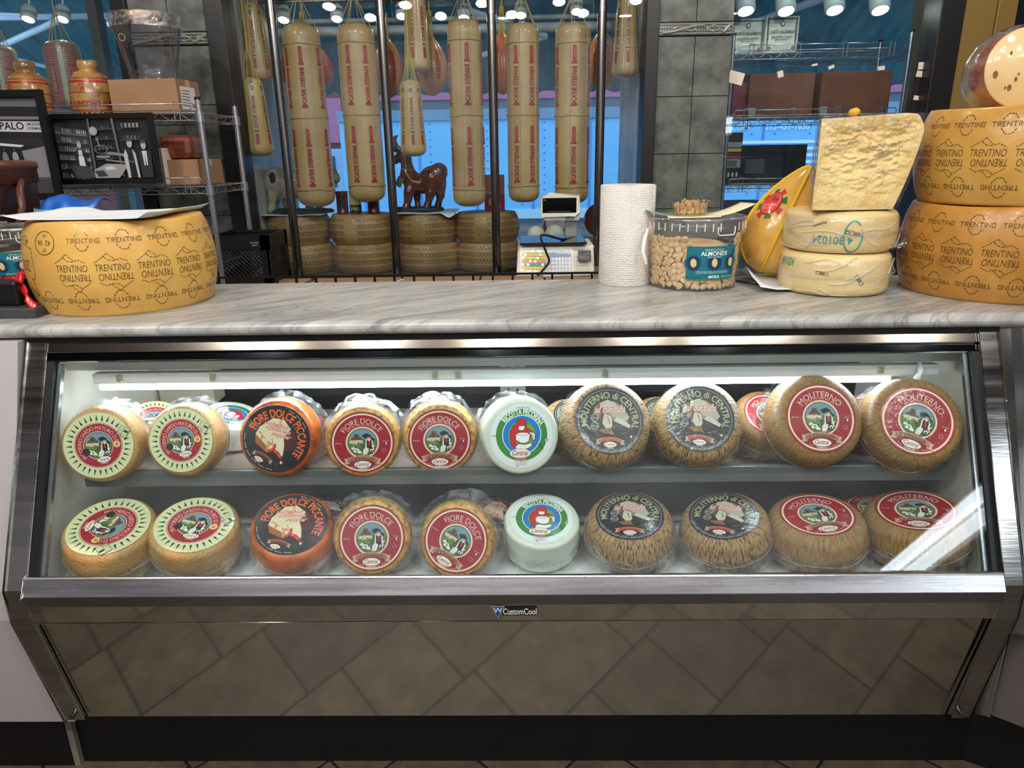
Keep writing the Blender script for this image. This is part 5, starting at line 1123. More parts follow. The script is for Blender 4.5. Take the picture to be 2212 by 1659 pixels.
# ---------------------------------------------------------------- clutter at the left end
b2 = empty('nut_bucket', 'clear bucket of almonds with teal label half hidden left of the yellow wheel', 'bucket')
for ch in bk.children:
    if ch.name.split('.')[0] not in ('bail_handle',): dup(ch, b2)
b2.location = (-1.30, 1.84, ZM+.012); b2.scale = (.9, .9, .9); b2.rotation_euler = (0, 0, radians(20))
MB().lathe([(0, .012), (.088, .012), (.100, .09), (.0, .1)], 40).build('almond_fill', ALM, None, label='almonds filling the half hidden left bucket', cat='almonds', kind='stuff').matrix_world = b2.matrix_basis
b = MB(); b.lathe([(0, 0), (.112, 0), (.116, .003), (.116, .010), (.112, .0115), (0, .0115)], 56); b.build('tub_lid', mat('white_tub_plastic', (216, 216, 214), .35), label='white round shallow tub lid under the left nut bucket', cat='lid', loc=(-1.30, 1.84, ZM-.0))
br = empty('brown_bucket', 'dark brown plastic bucket with lid and handle in front of the framed pictures', 'bucket', (-1.565, 2.06, ZM))
BRN = mat('brown_plastic', (44, 25, 18), .3, coat=.2); BRL = mat('brown_lid_plastic', (88, 52, 38), .35)
MB().lathe([(0, .0), (.15, 0), (.165, .26), (.165, .30)], 64).build('tub', BRN, br)
MB().lathe([(.166, .262), (.172, .264), (.172, .30), (.176, .302), (.176, .318), (.16, .325), (.14, .316), (0, .316)], 64).build('lid', BRL, br)
b = MB(); b.tube([V((.168, -.02, .27)), V((.185, -.06, .245)), V((.192, -.075, .20)), V((.18, -.085, .16)), V((.165, -.08, .15))], [.008, .01, .010, .008, .006], 8); b.build('bail_handle', BRL, br)
p = Paint(lambda x, z, l: ((.162+l*2e-4)*cos(-pi/2+.95+x/.162), (.162+l*2e-4)*sin(-pi/2+.95+x/.162), z), eps=1e-4)
W_ = (200, 190, 180)
for i, (t_, wd) in enumerate((('NON CONTIENE', .03), ('grassi idrogenati', .045), ('conservanti e coloranti', .05), ('senza glutine', .034), ('prodotto in', .03))): p.text(t_, -.005, .20-.018*i, .007, W_, wd=wd)
p.rect(-.25, .115, .05, .119, (176, 150, 110), 12); p.text('METODO', .0, .10, .007, W_, wd=.02)
p.build('printed_text', PRINT, br)
b = MB(); q0 = at(68, 466, Y=2.0); q1 = at(182, 452, Y=2.0)
def bagf(u, v_): x = q0.x+(q1.x-q0.x)*u; y = 1.98+.16*v_; k = noise.noise(V((x*15, v_*3, 0))); h_ = .15*(1-.12*u)+.016*k; return V((x, y-.03*sin(pi*v_), ZM+.102+(h_-.03)*sin(pi*(v_*.5+.0))**.6+.01*k))
b.grid(bagf, 24, 14); bgo = b.build('blue_bag', mat('blue_plastic_bag', (10, 84, 176), .35, bump=.2, bscale=14), label='bright blue plastic bag lying behind the left yellow wheel', cat='bag', solid=.001)
p = Paint(lambda x, z, l: (x, 1.972-l*.001, z)); qq = at(106, 455, Y=1.972); p.text('fulmoonpalomo.com', qq.x, qq.z, .011, (150, 200, 190), -.06, wd=.085, shear=.3); part(p.b, 'bag_print', PRINT, bgo, colors=True)
b = MB(); b.box(-1.375, -1.02, 1.95, 2.2, ZM, ZM+.10); b.build('storage_box', mat('dark_storage_box', (30, 32, 36), .5), label='dark flat box under the blue bag behind the left wheel', cat='box', bevel=.004)
# red ribbon and black tray at the corner
RIB = mat('red_satin_ribbon', (190, 14, 18), .3, coat=.3)
b = MB()
def rib(pts, wd):
    pts = [at(x, y, Y=Y_) for x, y, Y_ in pts]; n = len(pts)
    b.grid(lambda u, v_: (lambda k, f_: pts[k].lerp(pts[min(k+1, n-1)], f_)+V((.004*sin(u*19), (v_-.5)*wd*.6, (v_-.5)*wd+.004*sin(u*23))))(min(int(u*(n-1)), n-2), u*(n-1)-min(int(u*(n-1)), n-2)), 40, 3)
rib([(-20, 604, 1.56), (20, 612, 1.54), (45, 602, 1.52), (52, 592, 1.55)], .02); rib([(52, 590, 1.55), (40, 614, 1.53), (58, 640, 1.5), (62, 655, 1.49), (78, 662, 1.49)], .018); rib([(-10, 630, 1.52), (22, 620, 1.53), (40, 618, 1.52)], .018)
b.build('ribbon', RIB, label='tangled red satin ribbon on the black box at the left end', cat='ribbon', solid=.0008)
q = at(74, 668, Z=ZM+.02); b = MB(); b.box(-1.45, q.x, 1.475, 1.60, ZM, ZM+.022); b.build('tray', mat('grey_tray', (62, 64, 66), .4), label='flat dark grey tray on the marble at the left end under the ribbon', cat='tray', bevel=.003)
q = at(38, 640, Y=1.50); b = MB(); b.box(-1.45, q.x, 1.50, 1.60, ZM+.022, ZM+.075); b.build('black_box', BLACKP, label='black box under the red ribbon at the left end', cat='box', bevel=.006)
# ================================================================ wire racks
def wire_shelf(root, x0, x1, y0, y1, z, fence=True, m=CHROME):
    b = MB(); h = .032
    for yy in (y0, y1):
        b.tube([(x0, yy, z), (x1, yy, z)], .0035, 6); b.tube([(x0, yy, z-h), (x1, yy, z-h)], .003, 6)
        n = int((x1-x0)/.045); b.tube([(x0+(x1-x0)*i/n, yy, z-(h if i % 2 else 0)) for i in range(n+1)], .0022, 5)
    for xx in (x0, x1):
        b.tube([(xx, y0, z), (xx, y1, z)], .0035, 6); b.tube([(xx, y0, z-h), (xx, y1, z-h)], .003, 6)
        n = 8; b.tube([(xx, y0+(y1-y0)*i/n, z-(h if i % 2 else 0)) for i in range(n+1)], .0022, 5)
    n = int((x1-x0)/.026)
    for i in range(1, n): b.tube([(x0+(x1-x0)*i/n, y0, z), (x0+(x1-x0)*i/n, y1, z)], .0016, 4, cap=False)
    part(b, 'wire_shelf', m, root)
    if fence:
        b = MB(); zt_ = z+.04; n = 3
        w_ = (x1-x0-.08)
        for k in range(1):
            a, c = x0+.04, x1-.04
            b.tube([(a, y0-.005, z+.012), (a-.012, y0-.005, (zt_+z+.012)/2), (a, y0-.005, zt_), (c, y0-.005, zt_), (c+.012, y0-.005, (zt_+z+.012)/2), (c, y0-.005, z+.012), (a, y0-.005, z+.012)], .0028, 6)
        for i in range(4):
            x = x0+.1+(x1-x0-.2)*i/3
            for s_ in (-.012, .012): b.tube([(x+s_, y0-.005, z-.03), (x+s_, y0-.008, zt_+.006)], .0025, 6)
            b.tube([(x-.012, y0-.008, zt_+.006), (x+.012, y0-.008, zt_+.006)], .0025, 6)
        part(b, 'shelf_rail', m, root)
def post(root, x, y, z0, z1, m=CHROME):
    b = MB(); b.cyl(V((x, y, z0)), V((x, y, z1)), .0125, 14); z = z0+.05
    while z < z1-.02: b.cyl(V((x, y, z)), V((x, y, z+.002)), .0132, 12); z += .0254
    part(b, 'post', m, root); part(MB().cyl(V((x, y, z1)), V((x, y, z1+.012)), .0135, 12), 'post_cap', BLACKP, root)
rk = empty('wire_rack', 'chrome wire shelf rack at the left in front of the tiled pier', 'rack', (-1.9, 3.6, 0))
rx0, rx1, ry0, ry1 = -2.75, -1.46, 3.42, 3.85
S1, S2 = 1.632, 1.31
for x in (rx0, rx1):
    for y in (ry0, ry1): post(rk, x, y, 0, S1+.055)
for z in (S1, S2, .95, .4): wire_shelf(rk, rx0, rx1, ry0, ry1, z, fence=z > 1)
for x in (rx1,):
    for y in (ry0, ry1):
        for z in (S1, S2): part(MB().cyl(V((x, y, z-.04)), V((x, y, z+.006)), .019, 12), 'collar', CHROME, rk)
# bell shaped cheeses
BELL = mat('brown_waxed_bell', (164, 124, 72), .3, col2=(84, 58, 30), nscale=9, coat=.5, detail=8, ctr=(.3, .6))
def bell(px0, py0, label, Y, th):
    c = at(px0, py0, Y=Y); root = empty('bell_cheese', label, 'cheese', (c.x, Y, S1+.004), 'bell shaped cheeses on the rack'); z = .0
    k = .245; pts = [(.088, 0), (.096, .008), (.098, .03), (.097, .1), (.092, .14), (.078, .175), (.052, .196), (.040, .200), (.041, .205), (.045, .22), (.044, .24), (.038, .246)]
    MB().lathe([(0, 0)]+pts+[(0, .246)], 56, warp=lambda p_, w_: p_*(1+.01*noise.noise(p_*30))).build('rind', BELL, root)
    P = Prof(pts); f = lambda x, z, l: ((P(z)+.0012+l*1e-4)*cos(-pi/2+th+x/.097), (P(z)+.0012+l*1e-4)*sin(-pi/2+th+x/.097), z)
    p = Paint(f); R_ = (150, 20, 30)
    for z0, z1 in ((.145, .154), (.163, .166), (.100, .103), (.022, .025)): p.rect(-.2, z0, .2, z1, R_, 40)
    for x in (-.14, 0, .13): 
        p.text('A', x, .122, .018, R_, bold=.04); p.line([(x-.014, .132), (x-.010, .139), (x, .136), (x+.010, .139), (x+.014, .132)], .003, R_)
    p.text('AURICCHIO AURICCHIO AURICCHIO', 0, .052, .024, R_, bold=.03, wd=.40)
    for i in range(36): p.rect(-.2+.011*i, .002, -.194+.011*i, .014, R_ if i % 2 else (230, 220, 200))
    p.build('printed_band', PRINTC, root); return root
bell(206, 237, 'brown waxed bell shaped cheese with red bands beside the cardboard box', 3.62, .12)
bell(72, 237, 'brown waxed bell shaped cheese partly behind the large framed picture', 3.62, -.35)
# cardboard boxes and the clear tub
CARD = mat('cardboard', (146, 112, 82), .8, col2=(132, 100, 72), nscale=3, bump=.05)
def carton(px0, px1, pyb, zb, h, Y0, Y1, label, m=CARD, rot=0, group=None, tape=True):
    a = at(px0, pyb, Y=Y0).x; b_ = at(px1, pyb, Y=Y0).x
    root = empty('cardboard_box', label, 'box', ((a+b_)/2, (Y0+Y1)/2, zb), group); l = -V(root.location)
    w_ = (b_-a)/2; d_ = (Y1-Y0)/2
    MB().box(-w_, w_, -d_, d_, 0, h).build('box_body', m, root, bevel=.002)
    if tape:
        MB().box(-w_-.0006, w_+.0006, -.02, .02, h-.03, h+.0007).build('packing_tape', mat('brown_tape', (186, 148, 104), .3), root)
    root.rotation_euler = (0, 0, rot); return root, w_, d_
SHELFZ = S1+.004
cb, w_, d_ = carton(243, 392, 236, SHELFZ, .150, 3.50, 3.72, 'brown cardboard box under the clear plastic tub on the rack', rot=radians(-3))
p = Paint(lambda x, y, l: (w_+.001+l*2e-4, x+.04, y)); p.rect(-.12, .02, .02, .12, (206, 200, 196)); 
for k in range(6): p.rect(-.11, .10-.013*k, -.03-.01*(k % 2), .104-.013*k, (90, 90, 96))
for k in range(8): p.rect(-.02+.004*k, .03, -.018+.004*k, .05, (60, 60, 66))
p.build('shipping_label', PRINT, cb)
TBS = .84
tb = empty('clear_tub', 'large clear flared plastic tub covered in cling film on the cardboard box', 'tub', (at(330, 175, Y=3.6).x, 3.62, SHELFZ+.152))
MB().lathe([(0, .002), (.120, .002), (.124, .02), (.127, .035), (.124, .045), (.128, .055), (.178, .29), (.186, .292), (.188, .325)], 72).build('tub_body', pane_mat('clear_tub_plastic', (232, 232, 238), bump=.3, bscale=9, base=.10, dirt=.06, rough=.03), tb)
MB().grid(lambda u, v_: V(((.189*(1-v_*.97)+.004*noise.noise(V((cos(6.283*u)*4, sin(6.283*u)*4, v_*3))))*cos(2*pi*u), (.189*(1-v_*.97))*sin(2*pi*u), .327-.02*sin(pi*v_*.5)*0+.035*v_**.8+.006*noise.noise(V((cos(6.283*u)*3, sin(6.283*u)*3, v_*4))))), 80, 12).build('cling_cover', FILM, tb)
MB().grid(lambda u, v_: V(((.190+.003*noise.noise(V((u*40, v_*2, 0))))*cos(2*pi*u), (.190+.003*noise.noise(V((u*40, v_*2, 3))))*sin(2*pi*u), .33-.07*v_)), 120, 5).build('cling_skirt', FILM, tb)
b = MB(); b.lathe([(0, 0), (.075, .004), (.085, .02), (.07, .04), (.03, .052), (0, .054)], 32); b.build('round_bread', mat('crusty_bread', (196, 150, 84), .6, col2=(130, 80, 36), nscale=20), label='pale round loaf lying in the top of the clear plastic tub', cat='bread', loc=(tb.location.x-.01, 3.62, SHELFZ+.152+.25))
p = Paint(lambda x, z, l: ((.150+l*1e-4+z*.18)*cos(-pi/2-.3+x/.15), (.150+l*1e-4+z*.18)*sin(-pi/2-.3+x/.15), z)); p.text('DI PALO', 0, .17, .012, (30, 30, 34), wd=.035); p.text('SELECTS', 0, .15, .010, (30, 30, 34), wd=.035); p.ring(0, .2, .016, .018, (200, 180, 120)); p.build('printed_mark', PRINT, tb)
Z2 = S2+.004
carton(366, 432, 385, Z2, .118, 3.50, 3.78, 'small cardboard box on the lower rack shelf under the wrapped brown loaf')
c = at(392, 310, Y=3.62); b = MB(); b.box(-.085, .075, -.09, .09, 0, .11); wl = b.build('wrapped_loaf', mat('reddish_wrapped_loaf', (128, 66, 38), .3, col2=(84, 38, 22), nscale=9, coat=.6, bump=.4), label='reddish brown film wrapped block on the small cardboard box', cat='cheese', bevel=.03, loc=(c.x+.01, 3.62, Z2+.119))
b = MB(); b.box(-.03, .03, -.10, .10, 0, .17); gb = b.build('gift_box', mat('cream_printed_box', (206, 196, 186), .5), label='narrow cream and orange printed box behind the small framed picture', cat='box', bevel=.002, loc=(at(352, 380, Y=3.5).x, 3.58, Z2))
b = Paint(lambda x, y, l: (x, -.101-l*2e-4, y)); b.rect(-.028, .004, .012, .06, (196, 88, 40)); b.ell(-.008, .04, .014, .02, (150, 50, 24)); b.line([(-.02, .12), (.01, .12)], .004, (90, 60, 50)); b.line([(-.02, .11), (.0, .11)], .003, (90, 60, 50)); b.rect(.014, .0, .019, .17, (40, 30, 28)); b.build('printed_front', PRINT, gb)
tb.scale = (TBS,)*3
# ---------------------------------------------------------------- framed pictures
FRM = mat('black_picture_frame', (12, 12, 14), .35)
def framed(label, corners, Y, fw, art, tiltY=0):
    TL_, TR_, BR_q, BL_ = [at(*c, Y=Y) for c in corners]
    x0 = (TL_.x+BL_.x)/2; x1 = (TR_.x+BR_q.x)/2; z1 = (TL_.z+TR_.z)/2; z0 = (BL_.z+BR_q.z)/2
    root = empty('framed_picture', label, 'picture', ((x0+x1)/2, Y, z0), 'framed black and white pictures')
    b = MB(); b.box(x0, x1, Y-.012, Y+.012, z1-fw, z1).box(x0, x1, Y-.012, Y+.012, z0, z0+fw).box(x0, x0+fw, Y-.012, Y+.012, z0+fw, z1-fw).box(x1-fw, x1, Y-.012, Y+.012, z0+fw, z1-fw)
    part(b, 'frame', FRM, root)
    W_ = x1-x0-2*fw; H_ = z1-z0-2*fw; p = Paint(lambda x, y, l: (x0+fw+x*W_, Y-l*6e-5, z0+fw+y*H_)); art(p, W_/H_)
    part(p.b, 'picture', print_mat('canvas_picture', .55), root, colors=True); return root
g_ = lambda v_: (v_, v_, v_+3)
def fig(p, x, y, s, A, coat=30, shirt=190, cap=False, apron=False):
    p.poly([(x-.10*s/A, y), (x-.11*s/A, y+.42*s), (x-.06*s/A, y+.5*s), (x+.06*s/A, y+.5*s), (x+.11*s/A, y+.42*s), (x+.10*s/A, y)], g_(coat))
    p.poly([(x-.03*s/A, y+.22*s), (x-.04*s/A, y+.48*s), (x+.04*s/A, y+.48*s), (x+.03*s/A, y+.22*s)], g_(shirt)); p.poly([(x-.01*s/A, y+.2*s), (x, y+.47*s), (x+.01*s/A, y+.2*s)], g_(25))
    if apron: p.poly([(x-.06*s/A, y-.05*s), (x-.055*s/A, y+.34*s), (x+.055*s/A, y+.34*s), (x+.07*s/A, y-.05*s)], g_(196))
    p.ell(x, y+.58*s, .042*s/A, .07*s, g_(168)); p.ell(x, y+.645*s, .044*s/A, .028*s, g_(60 if cap else 120)); 
    if cap: p.ell(x, y+.63*s, .056*s/A, .018*s, g_(70))
    for dx in (-.016, .016): p.ell(x+dx*s/A, y+.59*s, .007*s/A, .006*s, g_(50), n=8)
    p.rect(x-.016*s/A, y+.548*s, x+.016*s/A, y+.558*s, g_(40))
def art2(p, A):
    p.rect(0, 0, 1, 1, g_(22)); r = random.Random(2)
    p.poly([(0, .9), (.36, .76), (.36, 0), (0, 0)], g_(44))
    for k in range(6):
        y = .8-.15*k; p.poly([(0, y), (.34, y-.07+.02*k), (.34, y-.09+.02*k), (0, y-.02)], g_(96))
        for i in range(15):
            x = .01+.022*i; yy = y+.005-x*.2; p.rect(x, yy, x+.013, yy+.07, g_(r.choice((60, 90, 130, 160)))); p.rect(x+.003, yy+.05, x+.010, yy+.06, g_(30))
    p.poly([(.36, .05), (.37, 1), (.39, 1), (.38, .05)], g_(80)); p.poly([(.65, .05), (.62, 1), (.645, 1), (.67, .05)], g_(90))
    for k in range(4): p.poly([(.4, .82-.16*k), (.62, .84-.16*k), (.62, .825-.16*k), (.4, .805-.16*k)], g_(70)); [p.rect(.45+.03*i, .825-.16*k, .47+.03*i, .88-.16*k, g_(r.choice((45, 60, 75)))) for i in range(5)]
    for k in range(2): p.poly([(.68, .84-.2*k), (.95, .86-.2*k), (.95, .85-.2*k), (.68, .83-.2*k)], g_(60)); [p.rect(.72+.04*i, .85-.2*k, .745+.04*i, .92-.2*k, g_(r.choice((50, 80, 120)))) for i in range(5)]
    p.ell(.42, .80, .045, .075, g_(120)); p.ell(.42, .80, .036, .06, g_(150)); p.line([(.44, .7), (.46, .55)], .012, g_(130)); p.ring(.47, .5, .065, .07, g_(150)); p.ell(.48, .38, .075, .022, g_(150)); p.ell(.48, .39, .06, .014, g_(96))
    fig(p, .245, .12, .78, 1.5, 34, 190, apron=True)
    p.line([(.22, .505), (.27, .505)], .008, g_(30))
    p.poly([(.56, .46), (.78, .40), (.78, .36), (.5, .42)], g_(120)); p.poly([(.50, .34), (.76, .28), (.76, .25), (.5, .31)], g_(110))
    p.poly([(.08, .26), (.3, .22), (.4, .04), (.22, .0), (.16, .06)], g_(58)); p.poly([(.36, .16), (.5, .26), (.74, .24), (.62, .02), (.36, .02)], g_(140)); p.poly([(.47, .2), (.56, .22), (.6, .17), (.5, .15)], g_(190)); p.poly([(.36, .14), (.46, .15), (.5, .05), (.4, .04)], g_(50))
    fig(p, .78, .02, .98, 1.5, 18, 26, cap=True); p.poly([(.715, .02), (.70, .40), (.73, .5), (.745, .4), (.745, .02)], g_(170)); p.poly([(.845, .02), (.83, .42), (.80, .5), (.81, .3), (.82, .02)], g_(170)); p.line([(.74, .3), (.8, .28)], .012, g_(120))
    fig(p, .925, .02, .92, 1.5, 40, 190, cap=True)
framed('smaller framed black and white shop picture with an aproned man and two capped men', [(100, 247), (327, 243), (352, 395), (132, 400)], 3.36, .022, art2)
def art1(p, A):
    p.rect(0, 0, 1, 1, g_(24)); r = random.Random(4)
    p.poly([(0, 1), (1, .98), (1, .9), (0, .94)], g_(88)); p.poly([(0, .84), (1, .8), (1, .77), (0, .81)], g_(110)); p.poly([(.0, .80), (1, .75), (1, .64), (0, .70)], g_(176))
    T0 = p.T; a = -.05; p.T = lambda x, y: (x, y+a*(x-.5))
    p.text('DI PALO', .80, .728, .075, g_(28), bold=.02, wd=.20, sy=1); p.rect(.915, .68, .917, .77, g_(90)); p.T = T0
    p.text('MOZZARE', .965, .725, .028, g_(36), wd=.085, bold=.02); p.text('FORMAGG', .965, .68, .028, g_(36), wd=.085, bold=.02)
    p.poly([(0, .62), (1, .57), (1, .5), (0, .5)], g_(34)); p.poly([(.6, .535), (.86, .49), (.88, .51), (.63, .56)], g_(200))
    p.poly([(.86, .45), (1, .5), (1, .1), (.88, .14)], g_(120)); p.rect(0, .14, 1, .17, g_(70)); p.rect(0, 0, 1, .14, g_(58))
    for i in range(15):
        x = .04+.056*i; L_ = r.choice((.10, .12, .09, .06)); p.line([(x, .48), (x, .45)], .003, g_(110)); p.ell(x, .44-L_*.6, .017, L_*.62, g_(r.choice((120, 150, 170)))); [p.rect(x-.016, .44-L_*1.1+.022*k, x+.016, .443-L_*1.1+.022*k, g_(60)) for k in range(1, int(L_/.02))]
    for i in range(70): p.ell(r.uniform(.02, .86), r.uniform(.17, .29), r.uniform(.008, .02), r.uniform(.01, .03), g_(r.choice((60, 90, 120, 160))), n=12)
    for i in range(9): p.poly([(.5+.05*i, .16), (.51+.05*i, .24), (.53+.05*i, .16)], g_(150))
    p.poly([(.5, .18), (.56, .34), (.62, .32), (.66, .18)], g_(176))
framed('large framed black and white picture of a shop window with a painted sign', [(-330, 205), (87, 189), (138, 428), (-280, 440)], 3.2, .028, art1)
# ---------------------------------------------------------------- rear low rack with cardboard, crate and scale
lr = empty('low_rack', 'black wire rail and low rack running behind the marble worktop', 'rack', (-.6, 3.3, 0))
lx0, lx1 = -1.43, at(1292, 597, Y=3.3).x
zt = at(900, 592, Y=3.3).z; zb = zt-.045
b = MB(); b.box(lx0, lx1, 3.292, 3.306, zt-.009, zt); b.box(lx0, lx1, 3.292, 3.306, zb-.009, zb); part(b, 'rail', BLACK, lr)
n = int((lx1-lx0)/.092)
for i in range(n+1): part(MB().box(lx0+i*.092-.005, lx0+i*.092+.005, 3.293, 3.305, zb-.001, zt-.008), 'rail_bar', BLACK, lr)
b = MB(); b.box(lx0, lx1, 3.31, 3.98, .78, .80); part(b, 'rack_top', BLACK, lr)
for x in (lx0+.02, lx1-.02):
    for y in (3.33, 3.95): part(MB().box(x-.012, x+.012, y-.012, y+.012, 0, .78), 'leg', BLACK, lr)
bxs = [(-1.42, -1.08), (-1.05, -.62), (-.61, -.22), (-.21, .1)]
for i, (a, c) in enumerate(bxs):
    b = MB(); b.box(a, c, 3.32, 3.60, .801, .846); o = b.build('flat_box', CARD, label=('flat cardboard box on the low rack under the black crate', 'flat cardboard box on the low rack right of the black crate', 'flat cardboard box in the middle of the low rack', 'flat cardboard box on the low rack left of the scale')[i], cat='box', group='flat cardboard boxes on the low rack', bevel=.003)
    MB().box(a-.0004, c+.0004, 3.45, 3.47, .83, .8468).build('packing_tape', MATS['brown_tape'], o)
b = MB(); b.box(.0+.11, .62, 3.32, 3.95, .801, .836); b.build('flat_box', CARD, label='flat cardboard box on the low rack under the weighing scale', cat='box', group='flat cardboard boxes on the low rack', bevel=.003)
# milk crate
cw = empty('milk_crate', 'black plastic milk crate on the low rack left of the steel tubes', 'crate')
a = at(458, 592, Y=3.42); c = at(585, 592, Y=3.42); W_ = c.x-a.x; Hc = .235; D_ = .30
b = MB()
def panel(P, U, Wd, skip=False):
    """one lattice wall from corner P along U"""
    U = V(U); N_ = V((-U.y, U.x, 0)); 
    def bar(u0, u1, z0, z1, t_=.006):
        q = [P+U*u0, P+U*u1]; vs = [p_+N_*s_+V((0, 0, z)) for z in (z0, z1) for s_ in (0, t_) for p_ in q]; b.add(vs, [(0, 1, 3, 2), (4, 6, 7, 5), (0, 4, 5, 1), (2, 3, 7, 6), (0, 2, 6, 4), (1, 5, 7, 3)])
    bar(0, Wd, Hc-.012, Hc, .014); bar(0, Wd, Hc-.065, Hc-.012); bar(0, Wd, Hc-.070, Hc-.064, .011); bar(0, Wd, 0, .012, .012); bar(0, Wd, .012, .03); bar(0, Wd, .034, .04, .011)
    for u in (0, Wd-.035): bar(u, u+.035, .0, Hc, .007)
    lo_, hi_ = .036, Hc-.066; n = int((Wd-.07)/.022)
    for i in range(-6, n+1):
        for sg in (1, -1):
            u0 = .035+i*.022 if sg > 0 else Wd-.035-i*.022; L_ = hi_-lo_; u1 = u0+sg*L_
            s0 = 0; s1 = 1; mn, mx = .035, Wd-.035
            if sg > 0:
                if u0 < mn: s0 = (mn-u0)/L_
                if u1 > mx: s1 = (mx-u0)/L_
            else:
                if u0 > mx: s0 = (u0-mx)/L_
                if u1 < mn: s1 = (u0-mn)/L_
            if s1-s0 > .05: b.tube([P+U*(u0+sg*L_*s0)+V((0, 0, lo_+L_*s0))+N_*.003, P+U*(u0+sg*L_*s1)+V((0, 0, lo_+L_*s1))+N_*.003], .0022, 4, cap=False)
panel(V((0, 0, 0)), (1, 0, 0), W_); panel(V((W_, 0, 0)), (0, 1, 0), D_); panel(V((W_, D_, 0)), (-1, 0, 0), W_); panel(V((0, D_, 0)), (0, -1, 0), D_)
b.build('crate_body', BLACKP, cw); b = MB().box(.01, W_-.01, .01, D_-.01, .004, .010); b.build('crate_bottom', BLACKP, cw)
cw.location = (a.x, 3.42, .847)
p = Paint(lambda x, z, l: (x, -.0146+.013, z)); p.text('FOR MILK', W_-.06, Hc-.034, .007, (150, 154, 156), wd=.04); p.text('ONLY', W_-.06, Hc-.046, .006, (150, 154, 156), wd=.03); ob = p.build('printed_text', PRINT, cw); ob.location = (0, -.0008, 0)
c = at(565, 545, Y=3.55); MB().lathe([(0, 0), (.035, 0), (.038, .06), (.03, .1), (.012, .125), (0, .128)], 24).build('clear_bottle', CLR, label='small clear bottle standing inside the black crate', cat='bottle', loc=(c.x-.04, 3.6, .858))
MB().tube([(-.62, 3.36, .849), (-.600, 3.36, .862), (-.585, 3.37, .87), (-.57, 3.36, .868)], .004, 6).build('white_clip', WHITEP, label='small white hook lying on the flat cardboard boxes', cat='clip')
# label printing scale
SX0 = at(1119, 560, Y=3.62).x; SX1 = at(1284, 560, Y=3.62).x; SZ0 = .838
sc = empty('weighing_scale', 'off white label printing weighing scale with raised customer display', 'scale', ((SX0+SX1)/2, 3.7, SZ0))
IV = mat('ivory_plastic', (206, 206, 196), .4); DK = mat('display_black', (8, 8, 12), .12, coat=.4)
zt_ = at(1200, 530, Y=3.62).z
t = MB(); t.prism([(3.60, SZ0), (3.64, zt_-.004), (3.95, zt_-.004), (3.97, SZ0)], SX0, SX1, ax='x'); part(t, 'housing', IV, sc, bevel=.01)
def sf(x, y, l): return (SX0+(SX1-SX0)*x, 3.60+.04*y-.0012-l*2e-4, SZ0+(zt_-SZ0)*y)
p = Paint(sf); p.rect(.03, .08, .72, .92, (226, 226, 220)); r = random.Random(8)
for i in range(10):
    for j in range(7):
        cc = (228, 222, 190) if j in (0,) else (216, 196, 40) if j in (1, 4, 5) else (60, 150, 160) if j == 2 else (220, 150, 110) if j == 3 else (222, 222, 210)
        if r.random() < .2: cc = (240, 240, 235)
        p.rect(.05+.032*i, .14+.105*j, .078+.032*i, .225+.105*j, cc)
for i in range(7):
    for j in range(6): p.rect(.40+.042*i, .16+.12*j, .436+.042*i, .26+.12*j, (206, 212, 228) if j < 4 else (120, 150, 205) if j == 4 else (196, 198, 200))
p.rect(.78, .48, .95, .84, (16, 16, 18)); p.rect(.79, .62, .94, .65, (90, 90, 90)); [p.rect(.76+.022*i, .1, .766+.022*i, .42, (160, 160, 150)) for i in range(9)]
part(p.b, 'keypad', PRINTC, sc, colors=True)
part(MB().box(SX0+.01, SX1-.04, 3.61, 3.94, zt_+.004, zt_+.016).box(SX0+.05, SX0+.09, 3.7, 3.8, zt_-.005, zt_+.005).box(SX1-.13, SX1-.09, 3.7, 3.8, zt_-.005, zt_+.005), 'weighing_plate', STEEL, sc, bevel=.002)
nx0, nx1 = at(1221, 500, Y=3.9).x, at(1247, 500, Y=3.9).x; dz1, dz0 = at(1210, 419, Y=3.87).z, at(1210, 466, Y=3.87).z
part(MB().box(nx0, nx1, 3.92, 3.97, SZ0, dz0+.02), 'neck', mat('grey_neck', (120, 124, 120), .4), sc, bevel=.005)
dx0, dx1 = at(1167, 440, Y=3.87).x, at(1254, 440, Y=3.87).x
part(MB().box(dx0+.02, dx1-.0, 3.89, 3.96, dz0-.03, dz0+.02), 'display_mount', IV, sc, bevel=.012)
part(MB().prism([(dx0, dz0+.02), (dx0+.012, dz0), (dx1-.03, dz0-.004), (dx1, dz0+.02), (dx1-.006, dz1-.006), (dx0+.05, dz1+.003), (dx0+.004, dz1-.014)], 3.87, 3.93, ax='y'), 'display_housing', IV, sc, bevel=.006)
part(MB().box(dx0+.012, dx1-.022, 3.8675, 3.8702, dz0+.016, dz1-.020), 'display_screen', DK, sc)
p = Paint(lambda x, y, l: (x, 3.8655-l*2e-4, y)); p.rect(dx1-.075, dz0-.022, dx1-.035, dz0-.006, (24, 44, 120)); p.text('CAS', dx1-.055, dz0-.014, .012, (220, 224, 235), bold=.03)
p.rect(dx0+.04, dz0+.022, dx0+.16, dz0+.0235, (120, 130, 140)); p.text('Wt', dx0+.022, dz1-.03, .006, (150, 155, 160)); q = p.b; q.v = [(x, y+.022 if z < dz0 else y, z) for x, y, z in q.v]; part(q, 'display_marks', PRINT, sc, colors=True)
b = MB(); b.tube(curve_pts([at(1245, 512, Y=3.88), at(1215, 517, Y=3.7), at(1180, 508, Y=3.6), at(1168, 512, Y=3.585), at(1180, 545, Y=3.58), at(1186, 565, Y=3.58), at(1172, 584, Y=3.58), at(1160, 596, Y=3.58)]), .0055, 8); part(b, 'power_cable', BLACKP, sc)
